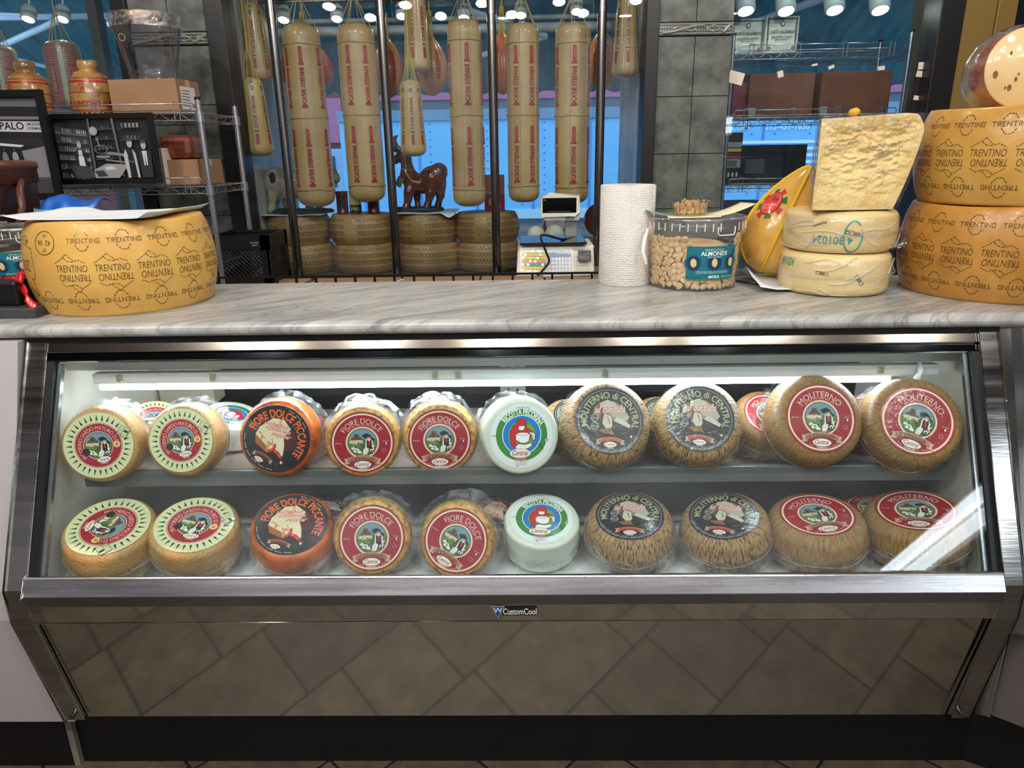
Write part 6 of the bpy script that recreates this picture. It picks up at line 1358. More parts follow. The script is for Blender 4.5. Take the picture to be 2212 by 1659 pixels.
b = MB(); b.tube(curve_pts([at(1270, 532, Y=3.65), at(1283, 540, Y=3.64), at(1285, 560, Y=3.64), at(1276, 577, Y=3.64)]), .004, 8); part(b, 'side_cable', BLACKP, sc)
# ================================================================ display window goods
ZL = .762
GRANA = mat('brown_hard_wheel', (196, 148, 92), .45, col2=(160, 114, 64), nscale=5, coat=.15)
def grana(pxc, label, top, Y=4.42):
    x = at(pxc, 520, Y=Y-.15).x; h = .170; z0 = ZL+(h+.002)*top; R = .200
    o = empty('hard_cheese_wheel', label, 'cheese', (x, Y, z0), 'brown hard cheese wheels in the window')
    pts = [(R*.86, 0)]+[(R*.88+R*.12*sin(pi*i/10)**.7, .005+(h-.01)*i/10) for i in range(11)]+[(R*.86, h)]
    MB().lathe([(0, 0)]+pts+[(0, h)], 72).build('rind', GRANA, o); P = Prof(pts)
    p = Paint(lambda x_, z, l: ((P(z)+.001)*cos(-pi/2+x_/R), (P(z)+.001)*sin(-pi/2+x_/R), z)); I_ = (78, 50, 26)
    for i in range(26):
        for j in range(7):
            xx = -.26+.0208*i; zz = .018+.0195*j
            if i in (9, 10, 11, 12) and top: continue
            if j % 2: p.b.add([p.fm(a_, b_, 0) for a_, b_ in ((xx, zz), (xx+.018, zz), (xx+.018, zz+.003), (xx, zz+.003))], [(0, 1, 2, 3)], lin(I_))
            else:
                for s_ in (0, 1):
                    a_, b_ = ((xx, zz), (xx+.010, zz+.016)) if s_ == 0 else ((xx+.010, zz+.016), (xx+.02, zz)); p.b.add([p.fm(a_[0] if isinstance(a_, tuple) else a_, a_[1], 0), p.fm(b_[0], b_[1], 0), p.fm(b_[0]+.003, b_[1], 0), p.fm(a_[0]+.003, a_[1], 0)], [(0, 1, 2, 3)], lin(I_))
    p.build('stamped_marks', MATS['pressed_stamp_ink'], o); return o
WN = ['under the white cow figure', 'under the three tins', 'under the brown animal figure', 'under the red box']
gx = [632, 773, 918, 1050]
for i, g in enumerate(gx):
    grana(g, 'brown stamped hard cheese wheel, upper one ' + WN[i], 1); grana(g+(6 if i == 0 else 3), 'brown stamped hard cheese wheel, lower one of the pair ' + WN[i], 0)
ZT = ZL+.345
for i, (a_, c_) in enumerate(((560, 700), (850, 985))):
    xa_, xb_ = at(a_, 460, Y=4.3).x, at(c_, 460, Y=4.3).x
    MB().grid(lambda u, v_: V((xa_+(xb_-xa_)*u, 4.24+.34*v_, ZT+.003+.002*sin(u*9)-(.03*max(0, 1-v_*6)*max(0, 1-abs(u-.9)*8) if i else 0))), 24, 12).build('paper_sheet', MATS['white_paper'], label='white paper sheet under the ' + ('white cow figure' if i == 0 else 'brown animal figure'), cat='paper', solid=.001)
# skinned figures
SKF = 1.22
def skinned(name, nodes, edges, m, parent, root_i=0, sub=2, vox=None):
    """one continuous body: tapered limbs between the joints, fused into a single smooth skin"""
    b = MB()
    for n_ in nodes: 
        r_ = n_[3]*SKF; b.lathe([(r_*sin(pi*k/12), -r_*cos(pi*k/12)) for k in range(13)], 20, Matrix.Translation(n_[:3]))
    for i, j in edges:
        A_, B_ = V(nodes[i][:3]), V(nodes[j][:3]); b.tube([A_.lerp(B_, k/4) for k in range(5)], [(nodes[i][3]*(1-k/4)+nodes[j][3]*k/4)*SKF for k in range(5)], 20)
    o = b.build(name, m, parent, weld=True); rm = o.modifiers.new('fuse', 'REMESH'); rm.mode = 'VOXEL'; rm.voxel_size = vox or max(.0035, min(n_[3] for n_ in nodes)*.35); rm.use_smooth_shade = True
    sm = o.modifiers.new('smooth', 'SMOOTH'); sm.iterations = 8; sm.factor = .5; return o
GL_B = mat('brown_glazed_ceramic', (116, 58, 44), .22, col2=(88, 40, 30), nscale=6, coat=.6)
def px2(x, y, Yc): q = at(x, y, Y=Yc); return q
fy = 4.42; c0 = px2(903, 455, fy)
an = empty('animal_figure', 'glossy reddish brown horned animal figure standing on a dark base', 'figurine', (c0.x, fy, ZT+.006))
def nd(x, y, r, dy=0, r2=None): q = at(x, y, Y=fy+dy); return (q.x-c0.x, dy, q.z-(ZT+.006), r, r2 or r)
N_ = [nd(932, 385, .058, 0, .05), nd(915, 398, .046), nd(893, 395, .05), nd(882, 378, .042), nd(879, 358, .030), nd(877, 340, .027), nd(872, 328, .024), nd(860, 342, .020), nd(848, 350, .017), nd(948, 372, .045),
      nd(883, 415, .026, -.04), nd(880, 440, .018, -.045), nd(877, 449, .02, -.05), nd(900, 415, .024, .05), nd(902, 436, .015, .05), nd(903, 449, .018, .045),
      nd(930, 415, .028, -.035), nd(926, 434, .018, -.04), nd(922, 449, .020, -.045), nd(948, 412, .026, .045), nd(950, 428, .016, .05), nd(945, 449, .018, .045)]
E_ = [(0, 1), (1, 2), (2, 3), (3, 4), (4, 5), (5, 6), (6, 7), (7, 8), (0, 9), (2, 10), (10, 11), (11, 12), (2, 13), (13, 14), (14, 15), (0, 16), (16, 17), (17, 18), (0, 19), (19, 20), (20, 21)]
skinned('figure_body', N_, E_, GL_B, an)
hn = [nd(866, 325, .013), nd(854, 318, .012), nd(849, 305, .010), nd(852, 296, .006), nd(858, 291, .002)]; skinned('horn', hn, [(i, i+1) for i in range(4)], mat('horn_ceramic', (150, 110, 96), .25, coat=.5), an, sub=1)
hn = [(a_, b_+.05, c_, d_, e_) for a_, b_, c_, d_, e_ in hn]; skinned('horn', hn, [(i, i+1) for i in range(4)], MATS['horn_ceramic'], an, sub=1)
skinned('ear', [nd(866, 330, .008, -.02), nd(852, 322, .014, -.03), nd(843, 318, .006, -.035)], [(0, 1), (1, 2)], GL_B, an, sub=1)
skinned('tail', [nd(952, 368, .012), nd(960, 380, .010), nd(958, 400, .014), nd(955, 425, .012), nd(950, 438, .006)], [(i, i+1) for i in range(4)], GL_B, an, sub=1)
MB().lathe([(0, 0), (.155, 0), (.16, .012), (.15, .022), (0, .024)], 40, warp=lambda p_, w_: V((p_.x, p_.y*.55, p_.z*(1+.3*noise.noise(p_*20))))).build('figure_base', mat('dark_green_base', (44, 50, 44), .5, bump=.5, bscale=40), an)
MB().box(-.02, .02, -.002, .002, -.03, .03, Matrix.Translation((nd(866, 392, 0)[0], -.05, nd(866, 392, 0)[2])) @ Matrix.Rotation(.5, 4, 'Y')).build('hang_tag', mat('olive_tag', (90, 96, 66), .5), an)
b = MB(); q = nd(880, 366, 0); b.tube([V((q[0]+.036*cos(w_), .036*sin(w_), q[2]+.008*cos(w_))) for w_ in [2*pi*i/20 for i in range(20)]], .004, 6, closed=True); b.build('collar', mat('dark_collar', (60, 30, 26), .4), an)
c0 = px2(625, 455, fy); cwf = empty('cow_figure', 'glossy cream coloured cow figure with black patch behind the left steel tube', 'figurine', (c0.x, fy, ZT+.006))
CRM = mat('cream_glazed_ceramic', (196, 176, 148), .22, col2=(150, 128, 104), nscale=3, coat=.6)
N_ = [nd(596, 392, .068), nd(625, 398, .066), nd(655, 398, .066), nd(678, 392, .058), nd(700, 380, .04), nd(712, 372, .036), nd(724, 385, .026),
      nd(590, 420, .026, -.04), nd(588, 440, .018, -.045), nd(587, 452, .022, -.045), nd(596, 420, .024, .05), nd(598, 438, .016, .05), nd(598, 452, .02, .05),
      nd(672, 420, .026, -.04), nd(670, 440, .018, -.045), nd(668, 452, .022, -.045), nd(690, 420, .024, .05), nd(690, 438, .016, .05), nd(690, 452, .02, .05), nd(622, 425, .040), nd(620, 440, .024)]
E_ = [(0, 1), (1, 2), (2, 3), (3, 4), (4, 5), (5, 6), (0, 7), (7, 8), (8, 9), (0, 10), (10, 11), (11, 12), (3, 13), (13, 14), (14, 15), (3, 16), (16, 17), (17, 18), (1, 19), (19, 20)]
skinned('figure_body', N_, E_, CRM, cwf, 1)
def patch(x, y, rx, ry, dy): q = nd(x, y, 0, dy); MB().lathe([(0, .004), (.5, .003), (1, 0)], 16, Matrix.Translation(q[:3]) @ basis((-.2, -1, .15)).to_4x4() @ Matrix.Diagonal((rx, ry, 1, 1))).build('glaze_patch', mat('black_glaze', (18, 22, 26), .2, coat=.6), cwf)
patch(588, 384, .022, .032, -.080); patch(614, 430, .010, .010, -.048)
MB().lathe([(0, 0), (.20, 0), (.205, .012), (.19, .022), (0, .024)], 40, warp=lambda p_, w_: V((p_.x+.07, p_.y*.5, p_.z*(1+.4*noise.noise(p_*20))))).build('figure_base', MATS['dark_green_base'], cwf)
# tins, red box, white cheese balls, bottle
def tin(pxx, label, col, top, txt=None):
    x = at(pxx, 455, Y=4.40).x; o = empty('tin_can', label, 'tin', (x, 4.40, ZT), 'tins on the second wheel pair')
    MB().lathe([(0, 0), (.036, 0), (.037, .004), (.035, .008), (.035, .122), (.037, .126), (.037, .129), (.034, .129), (.034, .126), (0, .126)], 36).build('can_body', mat('can_paint_'+label.split()[0], col, .3, coat=.4), o)
    p = Paint(lambda x_, z, l: ((.0356+l*2e-4)*cos(-pi/2+x_/.035), (.0356+l*2e-4)*sin(-pi/2+x_/.035), z))
    if txt: p.rect(-.05, .05, .05, .122, (216, 196, 110), 12); p.ell(0, .085, .014, .012, (220, 170, 30)); p.rect(-.05, .006, .05, .05, (24, 50, 40), 12); p.text(txt, 0, .028, .018, (226, 206, 100), wd=.055, bold=.03)
    else: p.rect(-.015, .03, .025, .1, (40, 24, 24), 6); p.rect(-.05, .112, .05, .122, (70, 76, 60), 12)
    p.build('can_label', PRINTC, o)
tin(741, 'red tall tin, left one of three tins on the window wheels', (122, 30, 34), 0); tin(769, 'yellow and green tin with lettering between two red tins', (30, 60, 44), 0, 'DI PALO'); tin(808, 'red tin below the second hanging cheese, right one of three tins', (124, 30, 32), 0)
a_, c_ = at(1047, 450, Y=4.42).x, at(1090, 450, Y=4.42).x; zr = at(1070, 378, Y=4.42).z
rb = MB().box(a_, c_, 4.42, 4.50, ZT, zr).build('red_box', mat('red_card', (150, 22, 30), .45), label='tall red printed box standing on the right wheel pair behind a steel tube', cat='box', bevel=.003)
p = Paint(lambda x, y, l: (a_+(c_-a_)*x, 4.4185-l*2e-4, ZT+(zr-ZT)*y)); p.rect(.08, .94, .92, .95, (200, 120, 110)); [p.text('pomodoro italiano', .5, .88-.05*k, .022, (200, 110, 104), wd=.7) for k in range(6)]; p.ell(.3, .3, .14, .2, (96, 28, 24)); p.rect(.24, .45, .36, .56, (60, 100, 60)); p.ell(.3, .25, .1, .1, (220, 120, 60)); p.rect(.62, .08, .82, .2, (190, 90, 84)); part(p.b, 'box_print', PRINT, rb, colors=True)
for i, (x_, r_) in enumerate(((1158, .052), (1198, .058))):
    q = at(x_, 507, Y=4.25); o = empty('cheese_ball', ('smaller' if i == 0 else 'larger') + ' round white hanging cheese ball seen behind the scale', 'cheese', (q.x, 4.25, q.z), 'white cheese balls behind the scale')
    MB().lathe([(r_*sin(pi*k/16), -r_*cos(pi*k/16)) for k in range(17)], 32).build('ball', mat('white_cheese_skin', (244, 228, 200), .4, sss=.15), o)
    MB().lathe([(.018*sin(pi*k/10), -.016*cos(pi*k/10)) for k in range(11)], 20).build('knob', MATS['white_cheese_skin'], o).location = (.0, -r_*.75, -r_*.55)
MB().box(at(1128, 560, Y=4.2).x, at(1290, 560, Y=4.2).x, 4.2, 4.5, ZL, at(1180, 520, Y=4.25).z-.01).build('cardboard_box', CARD, label='cardboard box in the window behind the weighing scale', cat='box', bevel=.004)
q = at(1287, 475, Y=4.5); MB().lathe([(0, -.06), (.085, -.055), (.10, -.03), (.10, .03), (.085, .055), (0, .06)], 48, basis((-.35, -1, .1)).to_4x4()).build('red_cheese_wheel', mat('dark_red_wax', (112, 52, 36), .3, coat=.5), label='dark red wheel on edge half hidden by the right steel tube', cat='cheese', loc=(q.x+.03, 4.5, q.z))
# steel tubes
for i, ((x0, y0), (x1, y1)) in enumerate((((582, 0), (645, 580)), ((820, 0), (858, 580)), ((1060, 0), (1074, 580)), ((1303, 0), (1288, 580)))):
    x = at(x0+ (x1-x0)*.5, 290, Y=3.96).x
    o = MB().cyl(V((x, 3.96, .72)), V((x, 3.96, 3.0)), .0235, 20); o.cyl(V((x, 3.96, 2.10)), V((x, 3.96, 2.13)), .026, 20)
    o.build('steel_tube', mat('dark_steel_tube', (120, 118, 118), .2, 1), label=('first', 'second', 'third', 'fourth')[i]+' vertical steel tube from the left in front of the display window', cat='tube', group='vertical steel tubes at the window')
# ================================================================ hanging cheeses
PALEC = mat('pale_waxed_casing', (216, 172, 116), .4, col2=(196, 148, 92), nscale=4, coat=.3, bump=.1, bscale=30, sss=.12)
STRG = mat('natural_string', (190, 160, 108), .8); YSTR = mat('yellow_string', (214, 176, 60), .7)
REDP = (186, 44, 40)
RAILZ = 2.30
def hanging(name, label, group, cx_px, ytop, ybot, rpx, Y, taper=0, strm=STRG, text=2, cols=(-62, -8, 46), rin=PALEC, melon=False, rot=0, hookz=None):
    T_ = at(cx_px, ytop, Y=Y); xx = at(cx_px, (ytop+ybot)/2, Y=Y).x; B_ = at(cx_px, ybot, Y=Y); L_ = T_.z-B_.z; dep = (V((xx, Y, (T_.z+B_.z)/2))-EYE).dot(_f); R = rpx*dep/FPX
    root = empty(name, label, 'hanging cheese', (xx, Y, B_.z), group)
    pts = []
    for i in range(41):
        s_ = .5-.5*cos(pi*i/40)
        if melon: r = R*sin(pi*min(.999, s_)**.86)**.72
        else:
            k = 1-taper*s_; er = min(.34, R*.75/L_); r = R*k
            if s_ < er: r *= (1-(1-s_/er)**3.2)**.42
            if s_ > 1-er*.8: r *= max(0, (1-((s_-1+er*.8)/(er*.8))**2.6))**.5
        pts.append((max(r, 0), s_*L_))
    pts[0] = (0, 0); pts[-1] = (0, L_); P = Prof(pts); o_ = random.Random(cx_px).random()*30
    nl = 8 if melon else 0
    def wp(p_, w_):
        k = 1+.025*noise.noise(V((cos(w_), sin(w_), p_.z*4+o_)))
        if melon: k -= .10*(1-abs(sin(w_*nl/2)))**2.2
        return V((p_.x*k, p_.y*k, p_.z))
    MB().lathe(pts, 72, warp=wp).build('casing', rin, root)
    ns = nl or 6
    for i in range(ns):
        w_ = 2*pi*i/ns+(0 if melon else .35)+rot; sp = [V(((P(s_*L_)*(.93 if melon else 1.0)+.001)*cos(w_), (P(s_*L_)*(.93 if melon else 1.0)+.001)*sin(w_), s_*L_)) for s_ in [.03+k/20.7 for k in range(0, 20)]]
        rt = P(L_*.97); sp.append(V((rt*cos(w_)*.9, rt*sin(w_)*.9, L_*.995))); hz = (hookz or RAILZ)-B_.z; hz = max(hz, L_+.08); e = min(hz, L_+.13)
        sp.append(V((.010*cos(w_), .010*sin(w_), e))); MB().tube(sp, .0026 if not melon else .0032, 5).build('string', strm, root)
    MB().tube([V((0, 0, min(hz, L_+.125))), V((0, 0, max(hz, L_+.14)))], .004, 6).build('hanging_cord', strm, root)
    if not melon and text >= 2 and L_ > .6:
        b = MB()
        for k, s_ in enumerate((.10, .50, .885)):
            z = s_*L_; b.tube([V(((P(z)+.003)*cos(w_), (P(z)+.003)*sin(w_), z+.008*noise.noise(V((cos(w_)*1.5, sin(w_)*1.5, k+o_))))) for w_ in [2*pi*i/40 for i in range(40)]], .0028, 5, closed=True)
        b.build('waist_string', strm, root)
    # printed lettering running up the casing
    p = Paint(lambda x, z, l: ((P(z)*(1.015)+.0018+l*2e-4)*cos(-pi/2+x/R), (P(z)*1.015+.0018+l*2e-4)*sin(-pi/2+x/R), z)); fac = atan2(0-xx, Y); 
    for c_ in cols:
        x = R*(radians(c_)+fac)
        if melon:
            p.rect(x-.012, L_*.30, x+.012, L_*.72, (196, 60, 50)) if False else None
            p.text('CA DE STEFANI', x, L_*.5, .020, (176, 30, 30), pi/2, bold=.03, wd=L_*.46); continue
        if text >= 2:
            for s0 in (.56, .13):
                z = L_*s0; l2 = L_*.30; p.text("CA'DE STEFANI", x, z+l2*.36, .024, REDP, pi/2, bold=.035, wd=l2*.62); 
                p.poly([(x-.020, z-.004), (x-.012, z+.006), (x-.005, z+.014), (x+.005, z+.014), (x+.012, z+.006), (x+.020, z-.004), (x+.012, z-.008), (x-.012, z-.008)], REDP)
                p.rect(x-.015, z+l2*.72, x+.015, z+l2*.755, REDP); p.poly([(x+.010*cos(a_), z+l2*.89+l2*.13*(1 if sin(a_) > 0 else -1)*(.93)+.007*sin(a_)) for a_ in [2*pi*k/16 for k in range(16)]], REDP); p.text('GRAN', x, z+l2*.89, .010, (206, 120, 90), pi/2, wd=l2*.14)
        elif text == 1:
            p.text("CA'DE STEFANI", x, L_*.56, .018, (150, 44, 34), pi/2, bold=.02, wd=L_*.40); p.ell(x, L_*.86, .011, .012, (36, 62, 48)); p.ell(x, L_*.86, .005, .006, (160, 140, 90)); p.rect(x-.012, L_*.315, x+.012, L_*.33, (50, 60, 40)); p.rect(x-.008, L_*.16, x+.008, L_*.29, (160, 40, 34)); p.ell(x, L_*.93, .006, .006, (150, 44, 34))
        else:
            for k in range(26):
                z = L_*(.08+.033*k); p.rect(x-.040, z, x+.040, z+L_*.021, (176, 84, 84), 6); p.L -= 1
            p.L += 1
            p.rect(x-.014, L_*.24, x+.014, L_*.56, (160, 28, 44)); p.text('STEFANI', x, L_*.40, .018, (220, 180, 150), pi/2, wd=L_*.28); p.rect(x-.02, L_*.62, x+.02, L_*.65, (176, 50, 56))
    p.build('casing_print', MATS['printed_paper_under_film'] if text < 2 else PRINT, root); return root
GP = 'long hanging cheeses in the window'
hanging('long_provolone', 'long cylindrical hanging cheese, first from the left, behind the cow figure', GP, 667, 50, 447, 41, 4.28, .10, cols=(-60, -8, 50))
hanging('long_provolone', 'long cylindrical hanging cheese above the yellow tin', GP, 781, 48, 437, 40, 4.28, .06, cols=(-30, 24))
hanging('long_provolone', 'long cylindrical hanging cheese just left of the red printed box', GP, 1008, 40, 446, 36, 4.28, .03, cols=(-64, 6, 66))
hanging('long_provolone', 'long cylindrical hanging cheese between the red box and the scale display', GP, 1130, 48, 437, 35, 4.28, .04, cols=(-24, 32))
hanging('long_provolone', 'long cylindrical hanging cheese directly above the scale display', GP, 1236, 48, 440, 37, 4.28, 0, cols=(-58, 6, 62))
GS = 'small tapered hanging cheeses in the window'
hanging('tapered_provolone', 'small tapered hanging cheese, upper one at the left window edge', GS, 551, 4, 178, 31, 4.34, .42, text=1, cols=(-60, -8, 44), strm=YSTR)
hanging('tapered_provolone', 'small tapered hanging cheese, lower one at the left window edge', GS, 551, 166, 338, 32, 4.2, .36, text=1, cols=(-52, 0, 54), strm=YSTR)
hanging('tapered_provolone', 'small tapered hanging cheese, upper one beside the second steel tube', GS, 899, -28, 157, 29, 4.38, .30, text=1, cols=(-20, 34))
hanging('tapered_provolone', 'small tapered hanging cheese, lower one above the brown animal figure', GS, 890, 172, 338, 28, 4.2, .30, text=1, cols=(-50, 0, 46), strm=YSTR)
hanging('tapered_provolone', 'small tapered hanging cheese at the right window edge', GS, 1353, -30, 168, 31, 4.22, .40, text=1, cols=(-44, 10, 60))
GM = 'ribbed orange red hanging cheeses'
MEL = mat('orange_red_casing', (226, 96, 62), .35, col2=(216, 150, 84), nscale=2.5, coat=.4, sss=.25, bump=.15, bscale=60)
for cx_, yt, yb, rp, lab in ((662, 78, 212, 57, 'behind the first long cheese'), (838, 80, 212, 34, 'behind the second steel tube'), (932, 76, 208, 37, 'left of the third long cheese'), (1085, 66, 205, 34, 'behind the third steel tube'), (1300, 62, 198, 35, 'behind the fourth steel tube')):
    hanging('ribbed_provolone', 'ribbed orange red round hanging cheese ' + lab, GM, cx_, yt, yb, rp, 4.62, 0, strm=YSTR, rin=MEL, melon=True, cols=(-68, -22, 22, 66), rot=cx_)
GH = 'red sheathed hanging cheeses in the left window'
hanging('sheathed_provolone', 'red and cream sheathed hanging cheese behind the two bell shaped cheeses', GH, 143, 86, 240, 36, 4.3, .05, text=0, cols=(-40, 24), rin=mat('greenish_casing', (176, 168, 130), .4, coat=.4))
hanging('sheathed_provolone', 'red and cream sheathed hanging cheese at the left edge of the photo', GH, 10, 95, 250, 34, 4.3, .05, text=0, cols=(-40, 24), rin=MATS['greenish_casing'])
t = MB(); t.cyl(V((xc0+.03, 4.28, RAILZ)), V((xc1-.01, 4.28, RAILZ)), .014, 12); t.build('hanging_rail', STEELD, label='steel rail carrying the hanging cheeses along the display window', cat='rail')
t = MB(); t.cyl(V((xc0, 4.62, RAILZ)), V((xc1, 4.62, RAILZ)), .012, 12); t.build('hanging_rail', STEELD, label='rear steel rail carrying the ribbed hanging cheeses', cat='rail')
t = MB(); t.cyl(V((-3.5, 4.3, RAILZ)), V((xl0, 4.3, RAILZ)), .012, 12); t.build('hanging_rail', STEELD, label='steel rail in the left window', cat='rail')
# lamps built in the windows for reflected room lamps and a shop ceiling strip
LAMPW = mat('lamp_shell', (214, 216, 214), .35); GLOW = mat('lamp_glow', (255, 250, 236), .5, emit=14)
pl = [(1610, 8, 4.3), (1697, 8, 4.3), (1802, 6, 4.3), (1900, 6, 4.3), (613, 32, 4.75), (728, 30, 4.75), (868, 24, 4.75), (1002, 28, 4.75), (1125, 22, 4.75), (1245, 14, 4.75), (62, 30, 4.5), (135, 30, 4.5)]
where = ['first from the left above the right window rack', 'second above the right window rack', 'third above the right window rack', 'fourth above the right window rack', 'above the first long cheese', 'left of the second long cheese', 'above the upper small tapered cheese', 'above the third long cheese', 'left above the fourth long cheese', 'above the fifth long cheese', 'at the far left window', 'behind the sheathed cheese in the left window']
for (x_, y_, Y_), wh in zip(pl, where):
    q = at(x_, y_, Y=Y_); o = empty('reflected_lamp', 'lit lamp standing for a reflection, ' + wh, 'lamp', q, 'lamps standing for reflections in the windows'); k = .052 if Y_ < 4.4 else .04
    M_ = basis((0, .45, .9)).to_4x4()
    b = MB(); b.lathe([(k*.8, -k*.9), (k, -k*.8), (k*1.02, k*.6), (k*.8, k*1.1), (0, k*1.2)], 28, M_); b.build('lamp_head', LAMPW, o)
    b = MB(); b.lathe([(0, -k*.5), (k*.7, -k*.55), (k*.72, -k*.82)], 24, M_); b.build('lamp_bulb', GLOW, o)
    MB().tube([V((0, .02, k)), V((0, .03, k+.05)), V((0, .03, 2.75-q.z))], .006, 6).build('lamp_stem', LAMPW, o)
for nm, z_, y_, r_, lab in (('ceiling_duct', at(1000, 62, Y=4.85).z, 4.85, .03, 'grey horizontal pipe high in the display window'), ('ceiling_duct', at(1000, 40, Y=4.8).z, 4.8, .014, 'thin white horizontal pipe high in the display window')):
    MB().cyl(V((xc0, y_, z_)), V((xc1, y_, z_)), r_, 14).build(nm, mat('pipe_paint', (170, 176, 178), .4), label=lab, cat='pipe')
# ================================================================ right window rack and its boxes
RY0, RY1 = 4.30, 4.66
r2 = empty('wire_rack', 'chrome wire shelf rack behind the right window glass', 'rack', (1.7, 4.5, 0))
qx0 = at(1583, 110, Y=RY0).x; qx1 = at(1966, 105, Y=RY0).x; za = at(1770, 112, Y=RY0).z; zb_ = at(1770, 252, Y=RY0).z; zc_ = at(1600, 402, Y=RY0).z
for x in (qx0, qx1):
    for y in (RY0, RY1): post(r2, x, y, .76, za+.09)
for z in (za, zb_, zc_): wire_shelf(r2, qx0, qx1, RY0, RY1, z)
def rb_(name, px0, px1, zb0, h, Y0, Y1, m, label, art=None, group=None):
    a_ = at(px0, 150, Y=Y0).x; c_ = at(px1, 150, Y=Y0).x
    o = empty(name, label, 'box', ((a_+c_)/2, (Y0+Y1)/2, zb0), group)
    part(MB().box(a_, c_, Y0, Y1, zb0, zb0+h), 'box_body', m, o, bevel=.002)
    if art:
        p = Paint(lambda x, y, l: (a_+(c_-a_)*x, Y0-.001-l*2e-4, zb0+h*y)); art(p); part(p.b, 'box_print', PRINT, o, colors=True)
    return o
def art_b(p):
    K_ = (84, 76, 62); p.rect(.02, .02, .98, .98, (196, 196, 184))
    for x0, x1 in ((.06, .10), (.90, .94)): p.rect(x0, .1, x1, .95, K_)
    p.rect(.06, .92, .94, .95, K_)
    for k in range(12):
        for x in (.08, .92): p.ell(x, .95-.07*k if k < 9 else .95, .035, .022, K_, n=12)
        p.ell(.08+.076*k, .935, .03, .025, K_, n=12)
    p.ell(.5, .8, .06, .07, K_); p.ell(.5, .8, .035, .05, (196, 196, 184)); p.text('GRAN DEPOSITO', .5, .66, .018, K_, wd=.4); p.text('ACETO BALSAMICO', .5, .585, .075, K_, wd=.74, bold=.04); p.text('GIUSEPPE GIUSTI', .5, .45, .055, K_, wd=.62, bold=.04); p.text('MODENA', .5, .37, .045, K_, wd=.4)
    for k in range(6): p.rect(.2+.03*(k % 3), .28-.045*k, .8-.03*(k % 3), .288-.045*k, (140, 134, 120))
    for x in (.12, .86): p.ell(x, .14, .07, .06, (120, 100, 70))
WB = mat('ivory_card', (190, 190, 180), .5)
hh = at(1600, 42, Y=4.40).z-za
rb_('vinegar_box', 1572, 1646, za+.004, hh, 4.40, 4.6, WB, 'ivory printed vinegar box with ornate border, left of the pair on the top right shelf', art_b, 'ivory printed boxes')
rb_('vinegar_box', 1646, 1717, za+.004, hh+.005, 4.38, 4.6, WB, 'ivory printed vinegar box with ornate border, right of the pair on the top right shelf', art_b, 'ivory printed boxes')
RBW = mat('reddish_cardboard', (128, 72, 44), .7, col2=(104, 56, 34), nscale=4)
def art_l(p): 
    p.rect(.02, .02, .12, .22, (150, 160, 160)); [p.rect(.03, .04+.03*k, .10, .045+.03*k, (60, 60, 60)) for k in range(5)]; p.rect(.17, .02, .172, .98, (90, 50, 30))
hh = at(1700, 160, Y=4.36).z-zb_
rb_('cardboard_box', 1622, 1763, zb_+.004, hh, 4.36, 4.64, RBW, 'left brown cardboard box on the middle shelf of the right rack', art_l, 'brown boxes on the right rack')
rb_('cardboard_box', 1778, 1930, zb_+.004, hh+.004, 4.36, 4.64, RBW, 'right brown cardboard box on the middle shelf of the right rack', art_l, 'brown boxes on the right rack')
rb_('red_box', 1588, 1620, zb_+.004, hh*.82, 4.40, 4.6, mat('dark_red_card', (120, 20, 30), .5), 'dark red box at the left end of the middle shelf of the right rack')
BK_ = mat('black_card', (18, 18, 22), .35)
def art_k(p): [p.rect(.06, .62-.045*k, .36, .635-.045*k, (110, 112, 116)) for k in range(8)]
hz = at(1690, 314, Y=4.34).z-zc_
rb_('black_box', 1618, 1762, zc_+.004, hz, 4.34, 4.6, BK_, 'large black box on the lower shelf of the right rack', art_k)
def art_s(p):
    for k, (c_, h0, h1) in enumerate((((34, 34, 40), 0, .34), ((150, 150, 150), .34, .5), ((110, 34, 40), .5, .62), ((196, 180, 60), .64, .7), ((150, 140, 130), .72, .82), ((30, 30, 36), .84, 1))): p.rect(0.02, h0, .98, h1, c_)
    for k in range(4): p.disc(.2+.2*k, .2, .05, (210, 190, 150), 16); [p.rect(.1, .37+.03*k, .8, .38+.03*k, (60, 60, 60)) for k in range(4)]
rb_('striped_box', 1572, 1617, zc_+.004, hz*1.32, 4.36, 4.56, BK_, 'tall striped printed box beside the black box on the right rack', art_s)
zz = zc_-.30
wire_shelf(r2, qx0, qx1, RY0, RY1, zz, False)
rb_('black_carton', 1585, 1690, zz+.004, .20, 4.34, 4.6, mat('charcoal_card', (46, 46, 52), .5), 'charcoal carton under the lowest visible shelf of the right rack')
# scraps of tape left on the right window glass
r = random.Random(12); TP = mat('paper_tape_scrap', (206, 196, 184), .6)
for i, (x_, y_, w_, h_) in enumerate(((1992, 142, .04, .035), (1990, 160, .05, .03), (1984, 212, .05, .022), (1686, 160, .03, .032), (1796, 145, .03, .016), (1904, 147, .035, .02), (1760, 140, .03, .01), (1590, 168, .08, .06))):
    q = at(x_, y_, Y=4.062); MB().box(-w_/2, w_/2, 0, .002, -h_/2, h_/2, Matrix.Rotation(r.uniform(-.4, .4), 4, 'Y')).build('tape_scrap', TP, label='scrap of pale paper tape stuck on the right window glass', cat='tape', group='tape scraps on the right window', loc=q)
q = at(1843, 262, Y=1.66); MB().lathe([(.012*sin(pi*k/8), -.009*cos(pi*k/8)) for k in range(9)], 14, warp=lambda p_, w_: p_*(1+.3*noise.noise(p_*200))).build('yellow_knot', YSTR, label='small yellow string knot on top of the cracked cheese block', cat='string', loc=V((q.x, 1.66, zB+hB+.006)))
SKF = 1.0
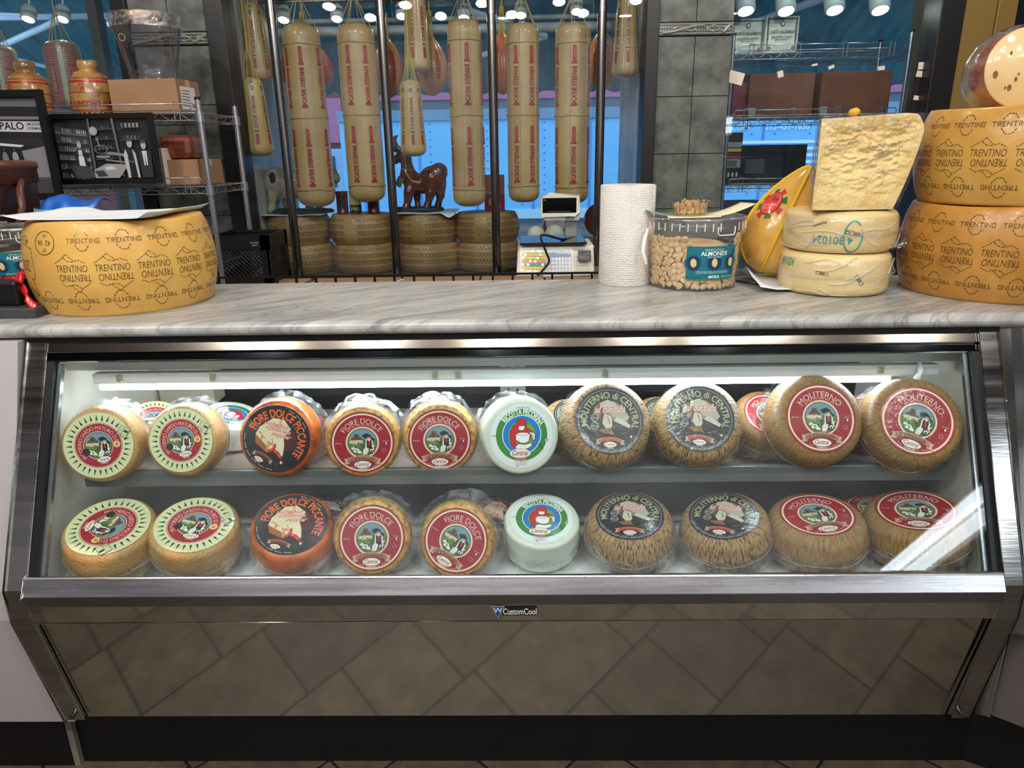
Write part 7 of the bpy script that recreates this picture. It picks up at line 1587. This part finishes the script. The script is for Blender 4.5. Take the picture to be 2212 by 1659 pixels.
# ================================================================ passer-by outside, seated low behind the scale
ps = empty('person', 'person outside facing the window, mostly hidden behind the scale, with blue top', 'person'); PY = 6.2
hq = at(1200, 478, Y=PY); SKIN = mat('skin', (206, 160, 150), .5, sss=.2); ps.location = (hq.x, PY, 0); hz_ = hq.z
N_ = [(0, 0, hz_-.62, .15, .10), (0, 0, hz_-.42, .13, .09), (0, 0, hz_-.26, .15, .09), (0, -.01, hz_-.17, .055), (-.17, 0, hz_-.27, .055), (-.22, -.02, hz_-.50, .045), (-.18, -.18, hz_-.62, .035), (.17, 0, hz_-.27, .055), (.22, -.02, hz_-.50, .045), (.18, -.18, hz_-.62, .035), (-.1, -.25, hz_-.70, .075), (-.11, -.42, hz_-.72, .06), (-.11, -.43, max(.06, hz_-1.1), .045), (.1, -.25, hz_-.70, .075), (.11, -.42, hz_-.72, .06), (.11, -.43, max(.06, hz_-1.1), .045)]
N_ = [tuple(n_) for n_ in N_]
skinned('clothed_body', N_, [(0, 1), (1, 2), (2, 3), (2, 4), (4, 5), (5, 6), (2, 7), (7, 8), (8, 9), (0, 10), (10, 11), (11, 12), (0, 13), (13, 14), (14, 15)], mat('blue_cloth', (90, 130, 190), .8), ps)
def headf(p_, w_): 
    f = 1.0-(.12 if p_.z < -.03 else 0)*min(1, (-p_.z-.03)/.07); return V((p_.x*.86*f, p_.y*1.02, p_.z))
o = MB().lathe([(.105*sin(pi*k/20)**.9, -.125*cos(pi*k/20)) for k in range(21)], 36, warp=headf).build('head', SKIN, ps); o.location = (0, 0, hz_)
b = MB(); b.lathe([(0, .0), (.012, .0), (.018, -.03), (.012, -.045), (0, -.047)], 14, Matrix.Translation((0, -.105, hz_+.012)) @ Matrix.Rotation(-.35, 4, 'X')); b.build('nose', SKIN, ps)
for s_ in (-1, 1):
    MB().lathe([(.013*sin(pi*k/8), -.008*cos(pi*k/8)) for k in range(9)], 14).build('eye', mat('eye_dark', (50, 36, 34), .3), ps).location = (s_*.034, -.096, hz_+.018)
    MB().box(-.018, .018, -.004, .004, -.003, .003).build('eyebrow', mat('dark_hair', (60, 48, 46), .7), ps).location = (s_*.034, -.100, hz_+.045)
    MB().lathe([(.02*sin(pi*k/8), -.028*cos(pi*k/8)) for k in range(9)], 12).build('ear', SKIN, ps).location = (s_*.088, .0, hz_)
MB().box(-.024, .024, -.004, .004, -.005, .005).build('mouth', mat('lips', (170, 96, 96), .5), ps, bevel=.003).location = (0, -.100, hz_-.062)
def hairf(p_, w_):
    y = p_.y+.02; return V((p_.x*.95, y, p_.z+(.05 if p_.y < -.06 and p_.z < .06 else 0)))
MB().lathe([(0, .14), (.05, .132), (.09, .10), (.108, .05), (.112, 0), (.118, -.08), (.11, -.16)], 40, warp=lambda p_, w_: V((p_.x*.92, max(p_.y, -.058-.0*p_.z if p_.z < .07 else -.2)+.012, p_.z))).build('hair', MATS['dark_hair'], ps).location = (0, .01, hz_)
st = MB(); st.box(-.24, .24, -.24, .2, hz_-.80, hz_-.76); 
for x in (-.2, .2):
    for y in (-.2, .16): st.box(x-.02, x+.02, y-.02, y+.02, -.02, hz_-.80)
if hz_ > .82: st.build('street_stool', mat('stool_wood', (90, 70, 50), .6), label='low wooden stool outside under the seated person', cat='stool', loc=(hq.x, PY, 0))
